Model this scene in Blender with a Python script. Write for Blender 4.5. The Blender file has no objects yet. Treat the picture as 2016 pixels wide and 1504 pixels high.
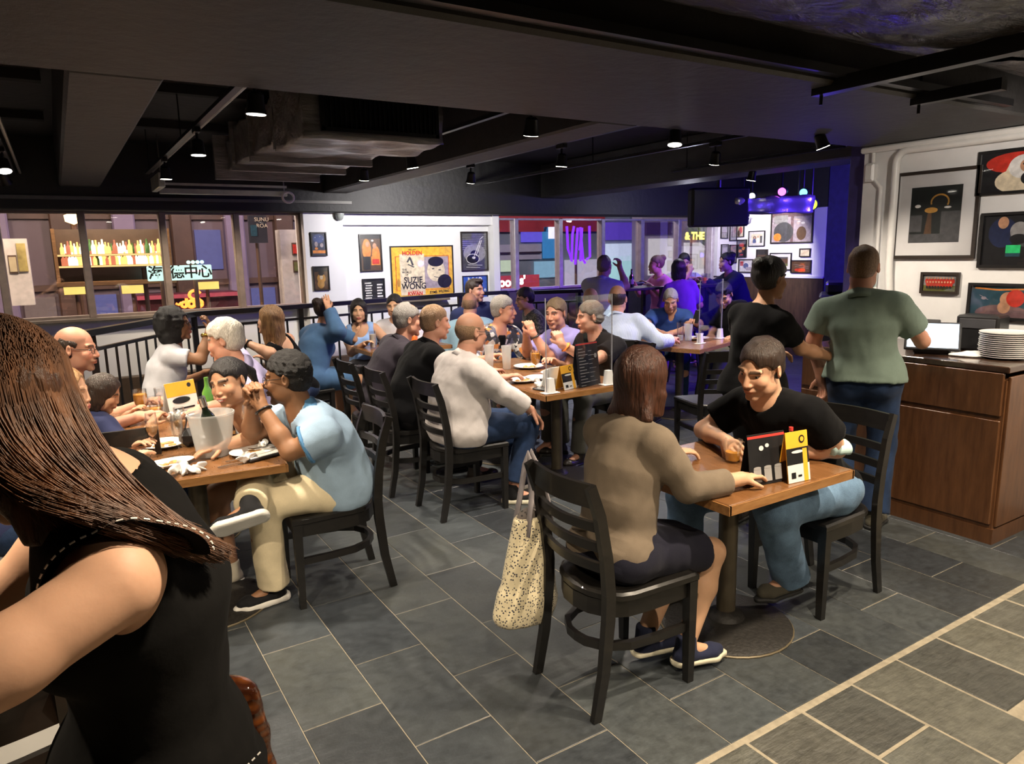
import bpy, bmesh, math, random
import numpy as np
from mathutils import Vector, Matrix

C = bpy.context.scene.collection
random.seed(7)
rng = np.random.default_rng(7)
PI = math.pi

# ---------------------------------------------------------------- camera
def set_camera():
    yaw, pitch, roll = math.radians(31.957775), math.radians(10.338729), math.radians(-1.24646)
    cy, sy, cp, sp = math.cos(yaw), math.sin(yaw), math.cos(pitch), math.sin(pitch)
    w = Vector((sy * cp, cy * cp, -sp)); r = Vector((cy, -sy, 0)); u = r.cross(w)
    cr, sr = math.cos(roll), math.sin(roll)
    r2 = cr * r + sr * u; u2 = -sr * r + cr * u
    cam = bpy.data.cameras.new('camera'); o = bpy.data.objects.new('camera', cam); C.objects.link(o)
    cam.sensor_fit = 'HORIZONTAL'; cam.sensor_width = 36.0; cam.lens = 36.0 * 1409.683 / 2016
    cam.clip_start = 0.02; cam.clip_end = 300
    m = Matrix(((r2.x, u2.x, -w.x, 0), (r2.y, u2.y, -w.y, 0), (r2.z, u2.z, -w.z, 1.69), (0, 0, 0, 1)))
    o.matrix_world = m
    bpy.context.scene.camera = o
set_camera()

sc = bpy.context.scene
sc.view_settings.view_transform = 'Standard'
sc.view_settings.look = 'None'
sc.view_settings.exposure = 0.0
sc.view_settings.gamma = 1.0
sc.view_settings.use_curve_mapping = False

world = bpy.data.worlds.new('world'); sc.world = world; world.use_nodes = True
world.node_tree.nodes['Background'].inputs[0].default_value = (0.055, 0.045, 0.075, 1)   # night sky glow of the city
world.node_tree.nodes['Background'].inputs[1].default_value = 0.35

def lamp(kind, name, loc, energy, color, aim=None, **kw):
    d = bpy.data.lights.new(name, kind); d.energy = energy; d.color = color
    for k, v in kw.items(): setattr(d, k, v)
    o = bpy.data.objects.new(name, d); C.objects.link(o); o.location = loc
    if aim is not None:
        o.rotation_euler = (Vector(aim) - Vector(loc)).to_track_quat('-Z', 'Y').to_euler()
    return o
WARM = (1.0, 0.87, 0.72); WHITE = (1.0, 0.90, 0.78)
SPOT_W = 215.0
# ceiling track heads: (x, y, aim x, aim y, lit strength); the first block is what the photograph shows
TRACK = [(0.80, 3.30, 0.75, 3.45, 1.0), (0.79, 4.72, 0.8, 4.7, 1.0), (0.79, 6.20, 0.8, 6.3, .9),
         (2.23, 4.86, 2.6, 4.9, 1.15), (2.22, 5.78, 2.3, 6.3, 1.15), (2.20, 3.28, 2.4, 3.9, 1.0),
         (3.16, 5.67, 3.3, 6.4, 1.25), (3.20, 4.38, 3.2, 4.7, 1.1), (3.19, 3.23, 2.9, 3.0, 1.0),
         (4.19, 3.83, 4.5, 4.5, 1.3), (4.17, 2.94, 4.9, 2.5, .9), (5.56, 4.63, 5.5, 5.1, 1.3),
         (-0.22, 6.04, 0.0, 5.2, .8), (-0.26, 6.99, 0.3, 8.3, .9)]
# heads of the same tracks behind and beside the viewer; the last is added to brighten the dado
TRACK_OFF = [(2.2, 1.15, 2.3, 1.9, .95), (3.2, 1.1, 3.0, 1.5, .75), (0.8, 0.7, .55, 1.3, .85),
             (-0.5, 1.6, 0.1, 2.3, .9), (4.15, 0.6, 4.9, 1.6, 1.0), (2.2, -0.4, 1.6, .6, .7), (-0.25, 3.4, 0.1, 4.0, .8), (-0.25, 4.8, 0.2, 4.8, .8), (1.3, 7.2, 1.35, 8.4, .6)]
for i, (x, y, ax, ay, s) in enumerate(TRACK + TRACK_OFF):
    lamp('SPOT', 'track_light_lamp', (x, y, 2.285), SPOT_W * s, WARM if i < len(TRACK) else (1.0, .83, .62), (ax, ay, 0),
         spot_size=math.radians(105), spot_blend=0.85, shadow_soft_size=0.035)
# stage lights, far right
lamp('SPOT', 'stage_blue_lamp', (8.6, 3.9, 2.15), 260, (.10, .04, 1.0), (7.4, 6.9, .6), spot_size=math.radians(46), spot_blend=.6, shadow_soft_size=.06)
lamp('SPOT', 'stage_violet_lamp', (7.4, 4.9, 2.2), 150, (.62, .14, 1.0), (6.6, 6.9, .9), spot_size=math.radians(52), spot_blend=.6, shadow_soft_size=.06)
lamp('SPOT', 'photo_wall_lamp', (8.4, 7.2, 2.25), 150, (1.0, .93, .86), (9.6, 7.75, 1.5), spot_size=math.radians(85), spot_blend=.5, shadow_soft_size=.04)
lamp('SPOT', 'poster_wall_lamp', (3.6, 6.6, 2.28), 230, (1.0, .95, .9), (3.75, 8.3, 1.7), spot_size=math.radians(120), spot_blend=.8, shadow_soft_size=.05)
lamp('POINT', 'window_wash_lamp', (7.2, 7.0, 2.2), 22, (.85, .85, 1.0), shadow_soft_size=.06)
lamp('AREA', 'stage_wash_lamp', (7.2, 3.6, 2.2), 170, (.1, .04, 1.0), (7.6, 4.6, .6), size=.5)
lamp('POINT', 'stage_corner_lamp', (5.85, 4.15, 1.5), 6, (.10, .05, 1.0), shadow_soft_size=.05)  # unseen lamp added to turn the added column blue
lamp('SPOT', 'side_wall_lamp', (3.9, 1.6, 2.3), 48, (1.0, .9, .8), (5.05, 2.2, 1.6), spot_size=math.radians(110), spot_blend=.8, shadow_soft_size=.05)

# ---------------------------------------------------------------- materials
def lin(c):
    return tuple(((v / 12.92) if v <= .04045 else ((v + .055) / 1.055) ** 2.4) for v in c)
def rgb(h):
    h = h.lstrip('#'); return lin(tuple(int(h[i:i + 2], 16) / 255 for i in (0, 2, 4)))
MATS = {}
class NT:
    def __init__(s, name):
        s.m = bpy.data.materials.new(name); s.m.use_nodes = True; s.t = s.m.node_tree
        s.b = s.t.nodes['Principled BSDF']; s.out = s.t.nodes['Material Output']
    def n(s, typ, **kw):
        nd = s.t.nodes.new(typ)
        for k, v in kw.items(): setattr(nd, k, v)
        return nd
    def l(s, a, b): s.t.links.new(a, b)
    def coord(s, scale=(1, 1, 1), kind='Object', rot=(0, 0, 0)):
        tc = s.n('ShaderNodeTexCoord'); mp = s.n('ShaderNodeMapping')
        mp.inputs['Scale'].default_value = scale; mp.inputs['Rotation'].default_value = rot
        s.l(tc.outputs[kind], mp.inputs['Vector']); return mp.outputs['Vector']
    def noise(s, vec, scale=5, detail=4, rough=.55):
        nd = s.n('ShaderNodeTexNoise'); nd.inputs['Scale'].default_value = scale; nd.inputs['Detail'].default_value = detail
        nd.inputs['Roughness'].default_value = rough
        if vec is not None: s.l(vec, nd.inputs['Vector'])
        return nd
    def ramp(s, fac, stops, interp='LINEAR'):
        r = s.n('ShaderNodeValToRGB'); e = r.color_ramp.elements; r.color_ramp.interpolation = interp
        while len(e) > 1: e.remove(e[-1])
        e[0].position = stops[0][0]; e[0].color = (*stops[0][1], 1)
        for p, c in stops[1:]:
            k = e.new(p); k.color = (*c, 1)
        s.l(fac, r.inputs['Fac']); return r.outputs['Color']
    def mix(s, fac, a, b, mode='MIX'):
        m = s.n('ShaderNodeMix', data_type='RGBA', blend_type=mode)
        for sock, v in ((m.inputs[0], fac), (m.inputs[6], a), (m.inputs[7], b)):
            if hasattr(v, 'links'): s.l(v, sock)
            elif isinstance(v, (int, float)): sock.default_value = v
            else: sock.default_value = (*v, 1)
        return m.outputs[2]
    def math(s, op, a, b=None):
        m = s.n('ShaderNodeMath', operation=op)
        for sock, v in ((m.inputs[0], a), (m.inputs[1], b)):
            if v is None: continue
            if hasattr(v, 'links'): s.l(v, sock)
            else: sock.default_value = v
        return m.outputs[0]
    def bump(s, h, strength=.3, dist=.01):
        b = s.n('ShaderNodeBump'); b.inputs['Strength'].default_value = strength; b.inputs['Distance'].default_value = dist
        s.l(h, b.inputs['Height']); s.l(b.outputs['Normal'], s.b.inputs['Normal'])
    def set(s, **kw):
        for k, v in kw.items():
            sock = s.b.inputs[k.replace('_', ' ')]
            if hasattr(v, 'links'): s.l(v, sock)
            elif isinstance(v, tuple) and len(v) == 3: sock.default_value = (*v, 1)
            else: sock.default_value = v
        return s

def plain(name, col, rough=.5, metal=0., var=.12, scale=12, bump=0., spec=.5, **kw):
    """a painted or moulded surface: base colour with slight uneven wear"""
    if name in MATS: return MATS[name]
    t = NT(name); v = t.coord()
    n = t.noise(v, scale)
    d = tuple(c * (1 - var) for c in col); b = tuple(min(1, c * (1 + var)) for c in col)
    t.set(Base_Color=t.ramp(n.outputs['Fac'], [(.3, d), (.7, b)]), Roughness=rough, Metallic=metal)
    t.b.inputs['Specular IOR Level'].default_value = spec
    for k, x in kw.items(): t.b.inputs[k.replace('_', ' ')].default_value = x
    if bump: t.bump(n.outputs['Fac'], bump)
    MATS[name] = t.m; return t.m
def emit(name, col, strength):
    if name in MATS: return MATS[name]
    t = NT(name); t.set(Base_Color=(0, 0, 0)); t.b.inputs['Emission Color'].default_value = (*col, 1); t.b.inputs['Emission Strength'].default_value = strength
    n = t.noise(t.coord(), 8); k = t.math('MULTIPLY_ADD', n.outputs['Fac'], strength * .3); k.node.inputs[2].default_value = strength * .85
    t.l(k, t.b.inputs['Emission Strength'])
    MATS[name] = t.m; return t.m
def fabric(name, col, rough=.9, weave=260, fold=.45, var=.12, sheen=.04):
    if name in MATS: return MATS[name]
    t = NT(name); v = t.coord()
    n = t.noise(v, 9, 3); w = t.noise(v, weave, 2)
    d = tuple(c * (1 - var) for c in col); b = tuple(min(1, c * (1 + var)) for c in col)
    base = t.ramp(n.outputs['Fac'], [(.3, d), (.7, b)])
    base = t.mix(.25, base, t.ramp(w.outputs['Fac'], [(.35, d), (.65, b)]))
    t.set(Base_Color=base, Roughness=rough, Sheen_Weight=sheen); t.b.inputs['Specular IOR Level'].default_value = .25 if max(col) > .03 else .08
    f = t.noise(t.coord((1, 1, .5)), 8, 1.6)
    h = t.math('ADD', f.outputs['Fac'], t.math('MULTIPLY', w.outputs['Fac'], .06))
    t.bump(h, fold, .02)
    MATS[name] = t.m; return t.m
def wood(name, dark, light, scale=(1, 12, 12), rough=.35, grain=4, coat=0.):
    if name in MATS: return MATS[name]
    t = NT(name); v = t.coord(scale)
    n = t.noise(v, grain, 6, .6); n2 = t.noise(v, grain * 5, 3)
    c = t.ramp(n.outputs['Fac'], [(.3, dark), (.5, tuple((a + b) / 2 for a, b in zip(dark, light))), (.72, light)])
    c = t.mix(.14, c, t.ramp(n2.outputs['Fac'], [(.35, dark), (.65, light)]))
    t.set(Base_Color=c, Roughness=t.math('MULTIPLY_ADD', n2.outputs['Fac'], .15)); t.b.inputs['Roughness'].links[0].from_node.inputs[2].default_value = rough
    t.b.inputs['Coat Weight'].default_value = coat
    t.bump(n2.outputs['Fac'], .03, .002)
    MATS[name] = t.m; return t.m
def glass(name, tint=(1, 1, 1), rough=.02, alpha=.12, spec=.6):
    """thin glass: see-through with a clear reflection"""
    if name in MATS: return MATS[name]
    t = NT(name)
    tr = t.n('ShaderNodeBsdfTransparent'); tr.inputs[0].default_value = (*tint, 1)
    gl = t.n('ShaderNodeBsdfGlossy'); gl.inputs['Roughness'].default_value = rough; gl.inputs[0].default_value = (1, 1, 1, 1)
    lw = t.n('ShaderNodeLayerWeight'); lw.inputs[0].default_value = .35
    n = t.noise(t.coord(), 3)
    k = t.math('MULTIPLY', lw.outputs['Fresnel'], spec); k = t.math('ADD', k, t.math('MULTIPLY', n.outputs['Fac'], alpha))
    mx = t.n('ShaderNodeMixShader'); t.l(k, mx.inputs[0]); t.l(tr.outputs[0], mx.inputs[1]); t.l(gl.outputs[0], mx.inputs[2])
    t.l(mx.outputs[0], t.out.inputs['Surface'])
    MATS[name] = t.m; return t.m

# ---------------------------------------------------------------- objects
def tag(o, label=None, cat=None, group=None, kind=None):
    if label: o['label'] = label
    if cat: o['category'] = cat
    if group: o['group'] = group
    if kind: o['kind'] = kind
    return o
def thing(name, label, cat, loc=(0, 0, 0), rz=0, group=None):
    o = bpy.data.objects.new(name, None); C.objects.link(o); o.empty_display_size = .1
    o.location = loc; o.rotation_euler = (0, 0, rz)
    return tag(o, label, cat, group)
def link(name, me, mat, parent=None):
    o = bpy.data.objects.new(name, me); C.objects.link(o)
    if mat is not None and len(me.materials) == 0:
        for m in (mat if isinstance(mat, (list, tuple)) else [mat]): me.materials.append(m)
    if parent is not None: o.parent = parent
    return o
def copy_tree(o, parent=None):
    c = o.copy(); C.objects.link(c); c.parent = parent
    for ch in list(o.children): copy_tree(ch, c)
    return c

class MB:
    """collects simple solids into ONE mesh"""
    def __init__(s): s.v = []; s.f = []; s.mi = []; s.cur = 0
    def add(s, vs, fs):
        b = len(s.v); s.v += [tuple(v) for v in vs]; s.f += [tuple(i + b for i in f) for f in fs]; s.mi += [s.cur] * len(fs); return s
    def box(s, c, d, rz=0, M=None, bev=0.):
        x, y, z = (k / 2 for k in d)
        if bev:
            b = min(bev, x * .9, y * .9, z * .9)
            vs = []; fs = []
            lay = [(-z, b), (-z + b, 0), (z - b, 0), (z, b)]
            for zz, ins in lay:
                X, Y = x - ins, y - ins
                q = [(-X + (b if not ins else 0), -Y), (X - (b if not ins else 0), -Y), (X, -Y + (b if not ins else 0)), (X, Y - (b if not ins else 0)),
                     (X - (b if not ins else 0), Y), (-X + (b if not ins else 0), Y), (-X, Y - (b if not ins else 0)), (-X, -Y + (b if not ins else 0))]
                vs += [(a, e, zz) for a, e in q]
            for k in range(3):
                for i in range(8):
                    fs.append((k * 8 + i, k * 8 + (i + 1) % 8, (k + 1) * 8 + (i + 1) % 8, (k + 1) * 8 + i))
            fs.append(tuple(range(7, -1, -1))); fs.append(tuple(24 + i for i in range(8)))
        else:
            vs = [(a, e, g) for g in (-z, z) for e in (-y, y) for a in (-x, x)]
            fs = [(0, 2, 3, 1), (4, 5, 7, 6), (0, 1, 5, 4), (1, 3, 7, 5), (3, 2, 6, 7), (2, 0, 4, 6)]
        R = Matrix.Rotation(rz, 4, 'Z') if M is None else M
        return s.add([(R @ Vector(v)) + Vector(c) for v in vs], fs)
    def ring(s, pts_list, close=True, cap=True):
        n = len(pts_list[0]); vs = [p for r in pts_list for p in r]; fs = []
        for k in range(len(pts_list) - 1):
            for i in range(n if close else n - 1):
                j = (i + 1) % n; fs.append((k * n + i, k * n + j, (k + 1) * n + j, (k + 1) * n + i))
        if cap and close:
            fs.append(tuple(range(n - 1, -1, -1))); fs.append(tuple((len(pts_list) - 1) * n + i for i in range(n)))
        return s.add(vs, fs)
    def tube(s, path, r, n=8, cap=True, flat=None):
        """r: number or list; flat=(a,b): rectangular section a (sideways) x b (up) instead of round"""
        P = [Vector(p) for p in path]; m = len(P)
        rs = r if isinstance(r, (list, tuple)) else [r] * m
        rings = []; up = None
        for i in range(m):
            t = (P[min(i + 1, m - 1)] - P[max(i - 1, 0)]).normalized()
            if up is None:
                up = Vector((0, 0, 1)) if abs(t.z) < .9 else Vector((1, 0, 0))
            a = t.cross(up)
            if a.length < 1e-4: a = t.orthogonal()
            a.normalize(); b = a.cross(t).normalized()
            if flat is None: up = b
            if flat:
                w, h = flat; k = rs[i]
                rings.append([P[i] + a * (sx * w / 2 * k) + b * (sz * h / 2 * k) for sx, sz in ((-1, -1), (1, -1), (1, 1), (-1, 1))])
            else:
                rings.append([P[i] + a * (math.cos(2 * PI * j / n) * rs[i]) + b * (math.sin(2 * PI * j / n) * rs[i]) for j in range(n)])
        return s.ring(rings, True, cap)
    def lathe(s, prof, n=20, c=(0, 0, 0), cap=True):
        rings = [[(c[0] + r * math.cos(2 * PI * j / n), c[1] + r * math.sin(2 * PI * j / n), c[2] + z) for j in range(n)] for r, z in prof]
        return s.ring(rings, True, cap)
    def prism(s, poly, z0, z1, M=None):
        n = len(poly); vs = [(x, y, z0) for x, y in poly] + [(x, y, z1) for x, y in poly]
        if M is not None: vs = [M @ Vector(v) for v in vs]
        fs = [(i, (i + 1) % n, n + (i + 1) % n, n + i) for i in range(n)] + [tuple(range(n - 1, -1, -1)), tuple(range(n, 2 * n))]
        return s.add(vs, fs)
    def quad(s, a, b, c, d): return s.add([a, b, c, d], [(0, 1, 2, 3)])
    def mesh(s, name, smooth=False):
        me = bpy.data.meshes.new(name); me.from_pydata(s.v, [], s.f)
        if smooth: me.polygons.foreach_set('use_smooth', [True] * len(s.f))
        if any(s.mi): me.polygons.foreach_set('material_index', s.mi)
        me.update(); return me
    def build(s, name, mat, parent=None, smooth=False, bevel=0):
        me = s.mesh(name, smooth)
        o = link(name, me, mat, parent)
        if smooth and smooth != 'all': me.set_sharp_from_angle(angle=math.radians(38))
        if bevel:
            b = o.modifiers.new('bevel', 'BEVEL'); b.width = bevel; b.segments = 2; b.limit_method = 'ANGLE'; b.angle_limit = .6
        return o

def text_mesh(body, size, M, mat, name, parent=None, align='CENTER', depth=.0008, sx=1.0, bold=0.0):
    cu = bpy.data.curves.new(name, 'FONT'); cu.body = body; cu.size = size; cu.align_x = align; cu.align_y = 'CENTER'; cu.extrude = depth; cu.resolution_u = 3
    cu.offset = bold
    o = bpy.data.objects.new(name, cu); C.objects.link(o)
    bpy.context.view_layer.update()
    me = bpy.data.meshes.new_from_object(o.evaluated_get(bpy.context.evaluated_depsgraph_get()))
    bpy.data.objects.remove(o); bpy.data.curves.remove(cu)
    me.transform(M @ Matrix.Diagonal((sx, 1, 1, 1)))
    me.materials.clear(); me.name = name
    return link(name, me, mat, parent)

# ---------------------------------------------------------------- implicit surfaces (numpy) for bodies, clothes, hair
def unit(v): v = np.asarray(v, float); return v / (np.linalg.norm(v) + 1e-9)
class Field:
    def __init__(s, lo, hi, h, fine=()):
        s.ax = []
        for k in range(3):
            segs = [(lo[k], hi[k], h)] + [(c[k] - r, c[k] + r, hh) for c, r, hh in fine]
            xs = [lo[k]]
            while xs[-1] < hi[k]:
                x = xs[-1]; st = h
                for a, b, hh in segs[1:]:
                    if a - hh <= x < b: st = min(st, hh)
                    elif x < a and x + st > a: st = min(st, max(hh, a - x))
                xs.append(x + st)
            s.ax.append(np.array(xs, np.float32))
        s.F = np.full([len(a) for a in s.ax], .12, np.float32)
    def sub(s, lo, hi):
        sl = []; g = []
        for k in range(3):
            a = max(0, np.searchsorted(s.ax[k], lo[k]) - 1); b = min(len(s.ax[k]), np.searchsorted(s.ax[k], hi[k]) + 1)
            if b - a < 1: return None, None
            sl.append(slice(a, b)); g.append(s.ax[k][a:b])
        return tuple(sl), (g[0][:, None, None], g[1][None, :, None], g[2][None, None, :])
    def _apply(s, sl, d, k, op):
        A = s.F[sl]
        if op == 'u':
            if k > 0:
                hh = np.maximum(k - np.abs(A - d), 0) / k; s.F[sl] = np.minimum(A, d) - hh * hh * k * .25
            else: s.F[sl] = np.minimum(A, d)
        elif op == 's':
            d = -d
            if k > 0:
                hh = np.maximum(k - np.abs(A - d), 0) / k; s.F[sl] = np.maximum(A, d) + hh * hh * k * .25
            else: s.F[sl] = np.maximum(A, d)
    def cone(s, a, b, r1, r2, k=.02, op='u'):
        a = np.asarray(a, float); b = np.asarray(b, float); m = max(r1, r2) + k + .02
        sl, g = s.sub(np.minimum(a, b) - m, np.maximum(a, b) + m)
        if sl is None: return s
        ab = b - a; L2 = max(ab @ ab, 1e-9)
        px, py, pz = (g[i] - a[i] for i in range(3))
        t = np.clip((px * ab[0] + py * ab[1] + pz * ab[2]) / L2, 0, 1)
        d = np.sqrt((px - t * ab[0]) ** 2 + (py - t * ab[1]) ** 2 + (pz - t * ab[2]) ** 2) - (r1 + (r2 - r1) * t)
        s._apply(sl, d.astype(np.float32), k, op); return s
    def ell(s, c, R, rad, k=.02, op='u'):
        """R rows = axes"""
        c = np.asarray(c, float); rad = np.asarray(rad, float); R = np.asarray(R, float); m = max(rad) + k + .02
        ext = np.sqrt(((R * rad[:, None]) ** 2).sum(0)) + k + .02
        sl, g = s.sub(c - ext, c + ext)
        if sl is None: return s
        px, py, pz = (g[i] - c[i] for i in range(3))
        q = [(px * R[i, 0] + py * R[i, 1] + pz * R[i, 2]) for i in range(3)]
        k0 = np.sqrt(sum((q[i] / rad[i]) ** 2 for i in range(3)))
        k1 = np.sqrt(sum((q[i] / rad[i] ** 2) ** 2 for i in range(3))) + 1e-6
        s._apply(sl, (k0 * (k0 - 1) / k1).astype(np.float32), k, op); return s
    def eseg(s, a, b, lat, wa, wb, k=.03, op='u'):
        """tapered limb with elliptical section; wa=(half width along lat, half depth)"""
        a = np.asarray(a, float); b = np.asarray(b, float); ax = unit(b - a); L = np.linalg.norm(b - a)
        lat = unit(np.asarray(lat, float) - ax * (ax @ np.asarray(lat, float))); dep = np.cross(ax, lat)
        m = max(*wa, *wb) + k + .02
        sl, g = s.sub(np.minimum(a, b) - m, np.maximum(a, b) + m)
        if sl is None: return s
        px, py, pz = (g[i] - a[i] for i in range(3))
        dot = lambda v: px * v[0] + py * v[1] + pz * v[2]
        z = dot(ax); t = np.clip(z / L, 0, 1); w1 = wa[0] + (wb[0] - wa[0]) * t; w2 = wa[1] + (wb[1] - wa[1]) * t
        wm = np.minimum(w1, w2); dz = z - t * L
        x = dot(lat) / w1; y = dot(dep) / w2; zz = dz / wm
        k0 = np.sqrt(x * x + y * y + zz * zz); k1 = np.sqrt((x / w1) ** 2 + (y / w2) ** 2 + (zz / wm) ** 2) + 1e-6
        s._apply(sl, (k0 * (k0 - 1) / k1).astype(np.float32), k, op); return s
    def cut(s, p, n, lim=None, k=.006):
        """remove the side n points to (only within radius lim of p)"""
        p = np.asarray(p, float); n = unit(n); lo = np.array([a[0] for a in s.ax]); hi = np.array([a[-1] for a in s.ax])
        if lim: lo = np.maximum(lo, p - lim); hi = np.minimum(hi, p + lim)
        sl, g = s.sub(lo, hi)
        if sl is None: return s
        d = -((g[0] - p[0]) * n[0] + (g[1] - p[1]) * n[1] + (g[2] - p[2]) * n[2])
        if lim:
            rr = np.sqrt((g[0] - p[0]) ** 2 + (g[1] - p[1]) ** 2 + (g[2] - p[2]) ** 2); d = np.maximum(d, rr - lim * .98)
        s._apply(sl, d.astype(np.float32), k, 's'); return s
    def wrinkle(s, amp, freq, seed=0, stretch=(1, 1, .5)):
        r = np.random.default_rng(seed); g = (s.ax[0][:, None, None], s.ax[1][None, :, None], s.ax[2][None, None, :])
        near = np.abs(s.F) < .05
        if not near.any(): return s
        idx = np.nonzero(near); p = np.stack([s.ax[i][idx[i]] * stretch[i] for i in range(3)], -1)
        f = np.zeros(len(p), np.float32)
        for o in range(7):
            d = unit(r.normal(size=3)); fr = freq * (1 + .35 * o)
            f += np.sin(p @ (d * fr) + r.uniform(0, 6) + 1.5 * np.sin(p @ (unit(r.normal(size=3)) * fr * .6))) / (1 + .5 * o)
        f /= 3
        s.F[idx] -= amp * (1 - np.abs(1 - 2 * np.abs(f) % 2)) if False else amp * f
        return s
    def mesh(s, name):
        F = s.F; nx, ny, nz = F.shape
        S = F < 0
        cnt = np.zeros((nx - 1, ny - 1, nz - 1), np.int8)
        for i in (0, 1):
            for j in (0, 1):
                for k in (0, 1): cnt += S[i:nx - 1 + i, j:ny - 1 + j, k:nz - 1 + k]
        act = (cnt > 0) & (cnt < 8); ids = np.full(act.shape, -1, np.int32); I = np.nonzero(act); n = len(I[0])
        ids[I] = np.arange(n, dtype=np.int32)
        acc = np.zeros((n, 3), np.float32); num = np.zeros(n, np.float32)
        crn = [(i, j, k) for i in (0, 1) for j in (0, 1) for k in (0, 1)]
        val = {c: F[I[0] + c[0], I[1] + c[1], I[2] + c[2]] for c in crn}
        x0 = [s.ax[k][I[k]] for k in range(3)]; dx = [s.ax[k][I[k] + 1] - s.ax[k][I[k]] for k in range(3)]
        for a in crn:
            for k in range(3):
                if a[k] == 0:
                    b = list(a); b[k] = 1; b = tuple(b); va, vb = val[a], val[b]; m = (va < 0) != (vb < 0)
                    t = np.where(m, va / np.where(m, va - vb, 1), 0)
                    for q in range(3):
                        acc[:, q] += np.where(m, x0[q] + dx[q] * (t if q == k else a[q]), 0)
                    num += m
        V = acc / num[:, None]
        Q = []
        for k in range(3):
            o1, o2 = (k + 1) % 3, (k + 2) % 3
            A = [slice(None)] * 3; B = [slice(None)] * 3; A[k] = slice(0, -1); B[k] = slice(1, None)
            ch = S[tuple(A)] != S[tuple(B)]; E = np.nonzero(ch)
            ok = (E[o1] > 0) & (E[o2] > 0) & (E[o1] < F.shape[o1] - 1) & (E[o2] < F.shape[o2] - 1)
            E = [e[ok] for e in E]
            def cid(d1, d2):
                e = [x.copy() for x in E]; e[o1] -= d1; e[o2] -= d2; return ids[e[0], e[1], e[2]]
            q = np.stack([cid(1, 1), cid(0, 1), cid(0, 0), cid(1, 0)], -1)
            ins = S[E[0], E[1], E[2]]; q[~ins] = q[~ins][:, ::-1]; Q.append(q)
        Q = np.concatenate(Q)
        me = bpy.data.meshes.new(name); me.vertices.add(n); me.vertices.foreach_set('co', V.ravel())
        m = len(Q); me.loops.add(m * 4); me.loops.foreach_set('vertex_index', Q.ravel().astype(np.int32))
        me.polygons.add(m); me.polygons.foreach_set('loop_start', np.arange(0, m * 4, 4, dtype=np.int32))
        me.polygons.foreach_set('use_smooth', np.ones(m, bool)); me.update(calc_edges=True)
        return me, V
# ================================================================= materials of the room
M_paint = None
def concrete(name, col, var=.25, bump=.25):
    t = NT(name); v = t.coord()
    n = t.noise(v, 2.2, 6, .6); n2 = t.noise(v, 14, 5, .6)
    d = tuple(c * (1 - var) for c in col); b = tuple(c * (1 + var) for c in col)
    c = t.ramp(n.outputs['Fac'], [(.3, d), (.7, b)])
    c = t.mix(.3, c, t.ramp(n2.outputs['Fac'], [(.35, d), (.65, b)]))
    t.set(Base_Color=c, Roughness=.6); t.bump(t.math('ADD', n.outputs['Fac'], n2.outputs['Fac']), bump, .02)
    return t.m
m_beam = concrete('black_painted_concrete', (.030, .028, .028))
m_slab = concrete('black_painted_slab', (.010, .0098, .0098))
m_white = plain('white_painted_wall', (.74, .74, .76), .55, var=.03, scale=4, bump=.08)
m_offwhite = plain('white_gloss_conduit', (.72, .70, .67), .35, var=.04)
m_blackmetal = plain('black_metal', (.012, .012, .013), .35, .3, var=.2)
m_steel = plain('galvanised_steel', (.35, .34, .31), .4, .8, var=.2)
m_mull = plain('brown_window_mullion', (.22, .17, .14), .45, .2, var=.15)
m_mull2 = plain('grey_window_mullion', (.36, .33, .36), .4, .3, var=.15)
m_dark = plain('near_black_matt', (.006, .006, .007), .8, var=.2)

def slate(name, dark, light, olive, rough=.38, rugged=.25):
    t = NT(name); v = t.coord(); oi = t.n('ShaderNodeObjectInfo')
    vv = t.n('ShaderNodeVectorMath', operation='ADD'); t.l(v, vv.inputs[0])
    cmb = t.n('ShaderNodeCombineXYZ'); k = t.math('MULTIPLY', oi.outputs['Random'], 40.); t.l(k, cmb.inputs[0]); t.l(k, cmb.inputs[1]); t.l(cmb.outputs[0], vv.inputs[1])
    vec = vv.outputs[0]
    n = t.noise(vec, 3.2, 6, .6); n2 = t.noise(vec, 22, 6, .65)
    mp = t.n('ShaderNodeMapping'); mp.inputs['Scale'].default_value = (3, 14, 3); mp.inputs['Rotation'].default_value = (0, 0, .5); t.l(vec, mp.inputs['Vector'])
    n3 = t.noise(mp.outputs[0], 2.2, 5, .6)
    c = t.ramp(n.outputs['Fac'], [(.28, dark), (.72, light)])
    c = t.mix(t.math('MULTIPLY', oi.outputs['Random'], .75), c, t.ramp(n.outputs['Fac'], [(.25, dark), (.7, olive)]))
    vein = t.ramp(n3.outputs['Fac'], [(.485, (0, 0, 0)), (.5, (1, 1, 1)), (.515, (0, 0, 0))])
    c = t.mix(t.math('MULTIPLY', vein, .10), c, tuple(x * 2.6 for x in light))
    c = t.mix(.35, c, t.ramp(n2.outputs['Fac'], [(.3, tuple(x * .55 for x in dark)), (.7, tuple(x * 1.2 for x in light))]))
    wn = t.n('ShaderNodeTexWhiteNoise', noise_dimensions='1D'); t.l(t.math('MULTIPLY', oi.outputs['Random'], 77.7), wn.inputs['W'])
    c = t.mix(1., c, t.ramp(wn.outputs['Value'], [(0, (.62, .62, .64)), (.5, (.95, .95, .95)), (1, (1.3, 1.28, 1.2))]), 'MULTIPLY')
    r = t.math('MULTIPLY_ADD', n2.outputs['Fac'], .3); r.node.inputs[2].default_value = rough - .12
    t.set(Base_Color=c, Roughness=r)
    h = t.math('ADD', t.math('MULTIPLY', n3.outputs['Fac'], .7), t.math('MULTIPLY', n2.outputs['Fac'], .5))
    t.bump(h, rugged, .012)
    return t.m
m_slate = slate('dark_slate', (.026, .030, .035), (.062, .073, .083), (.066, .066, .052))
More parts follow.
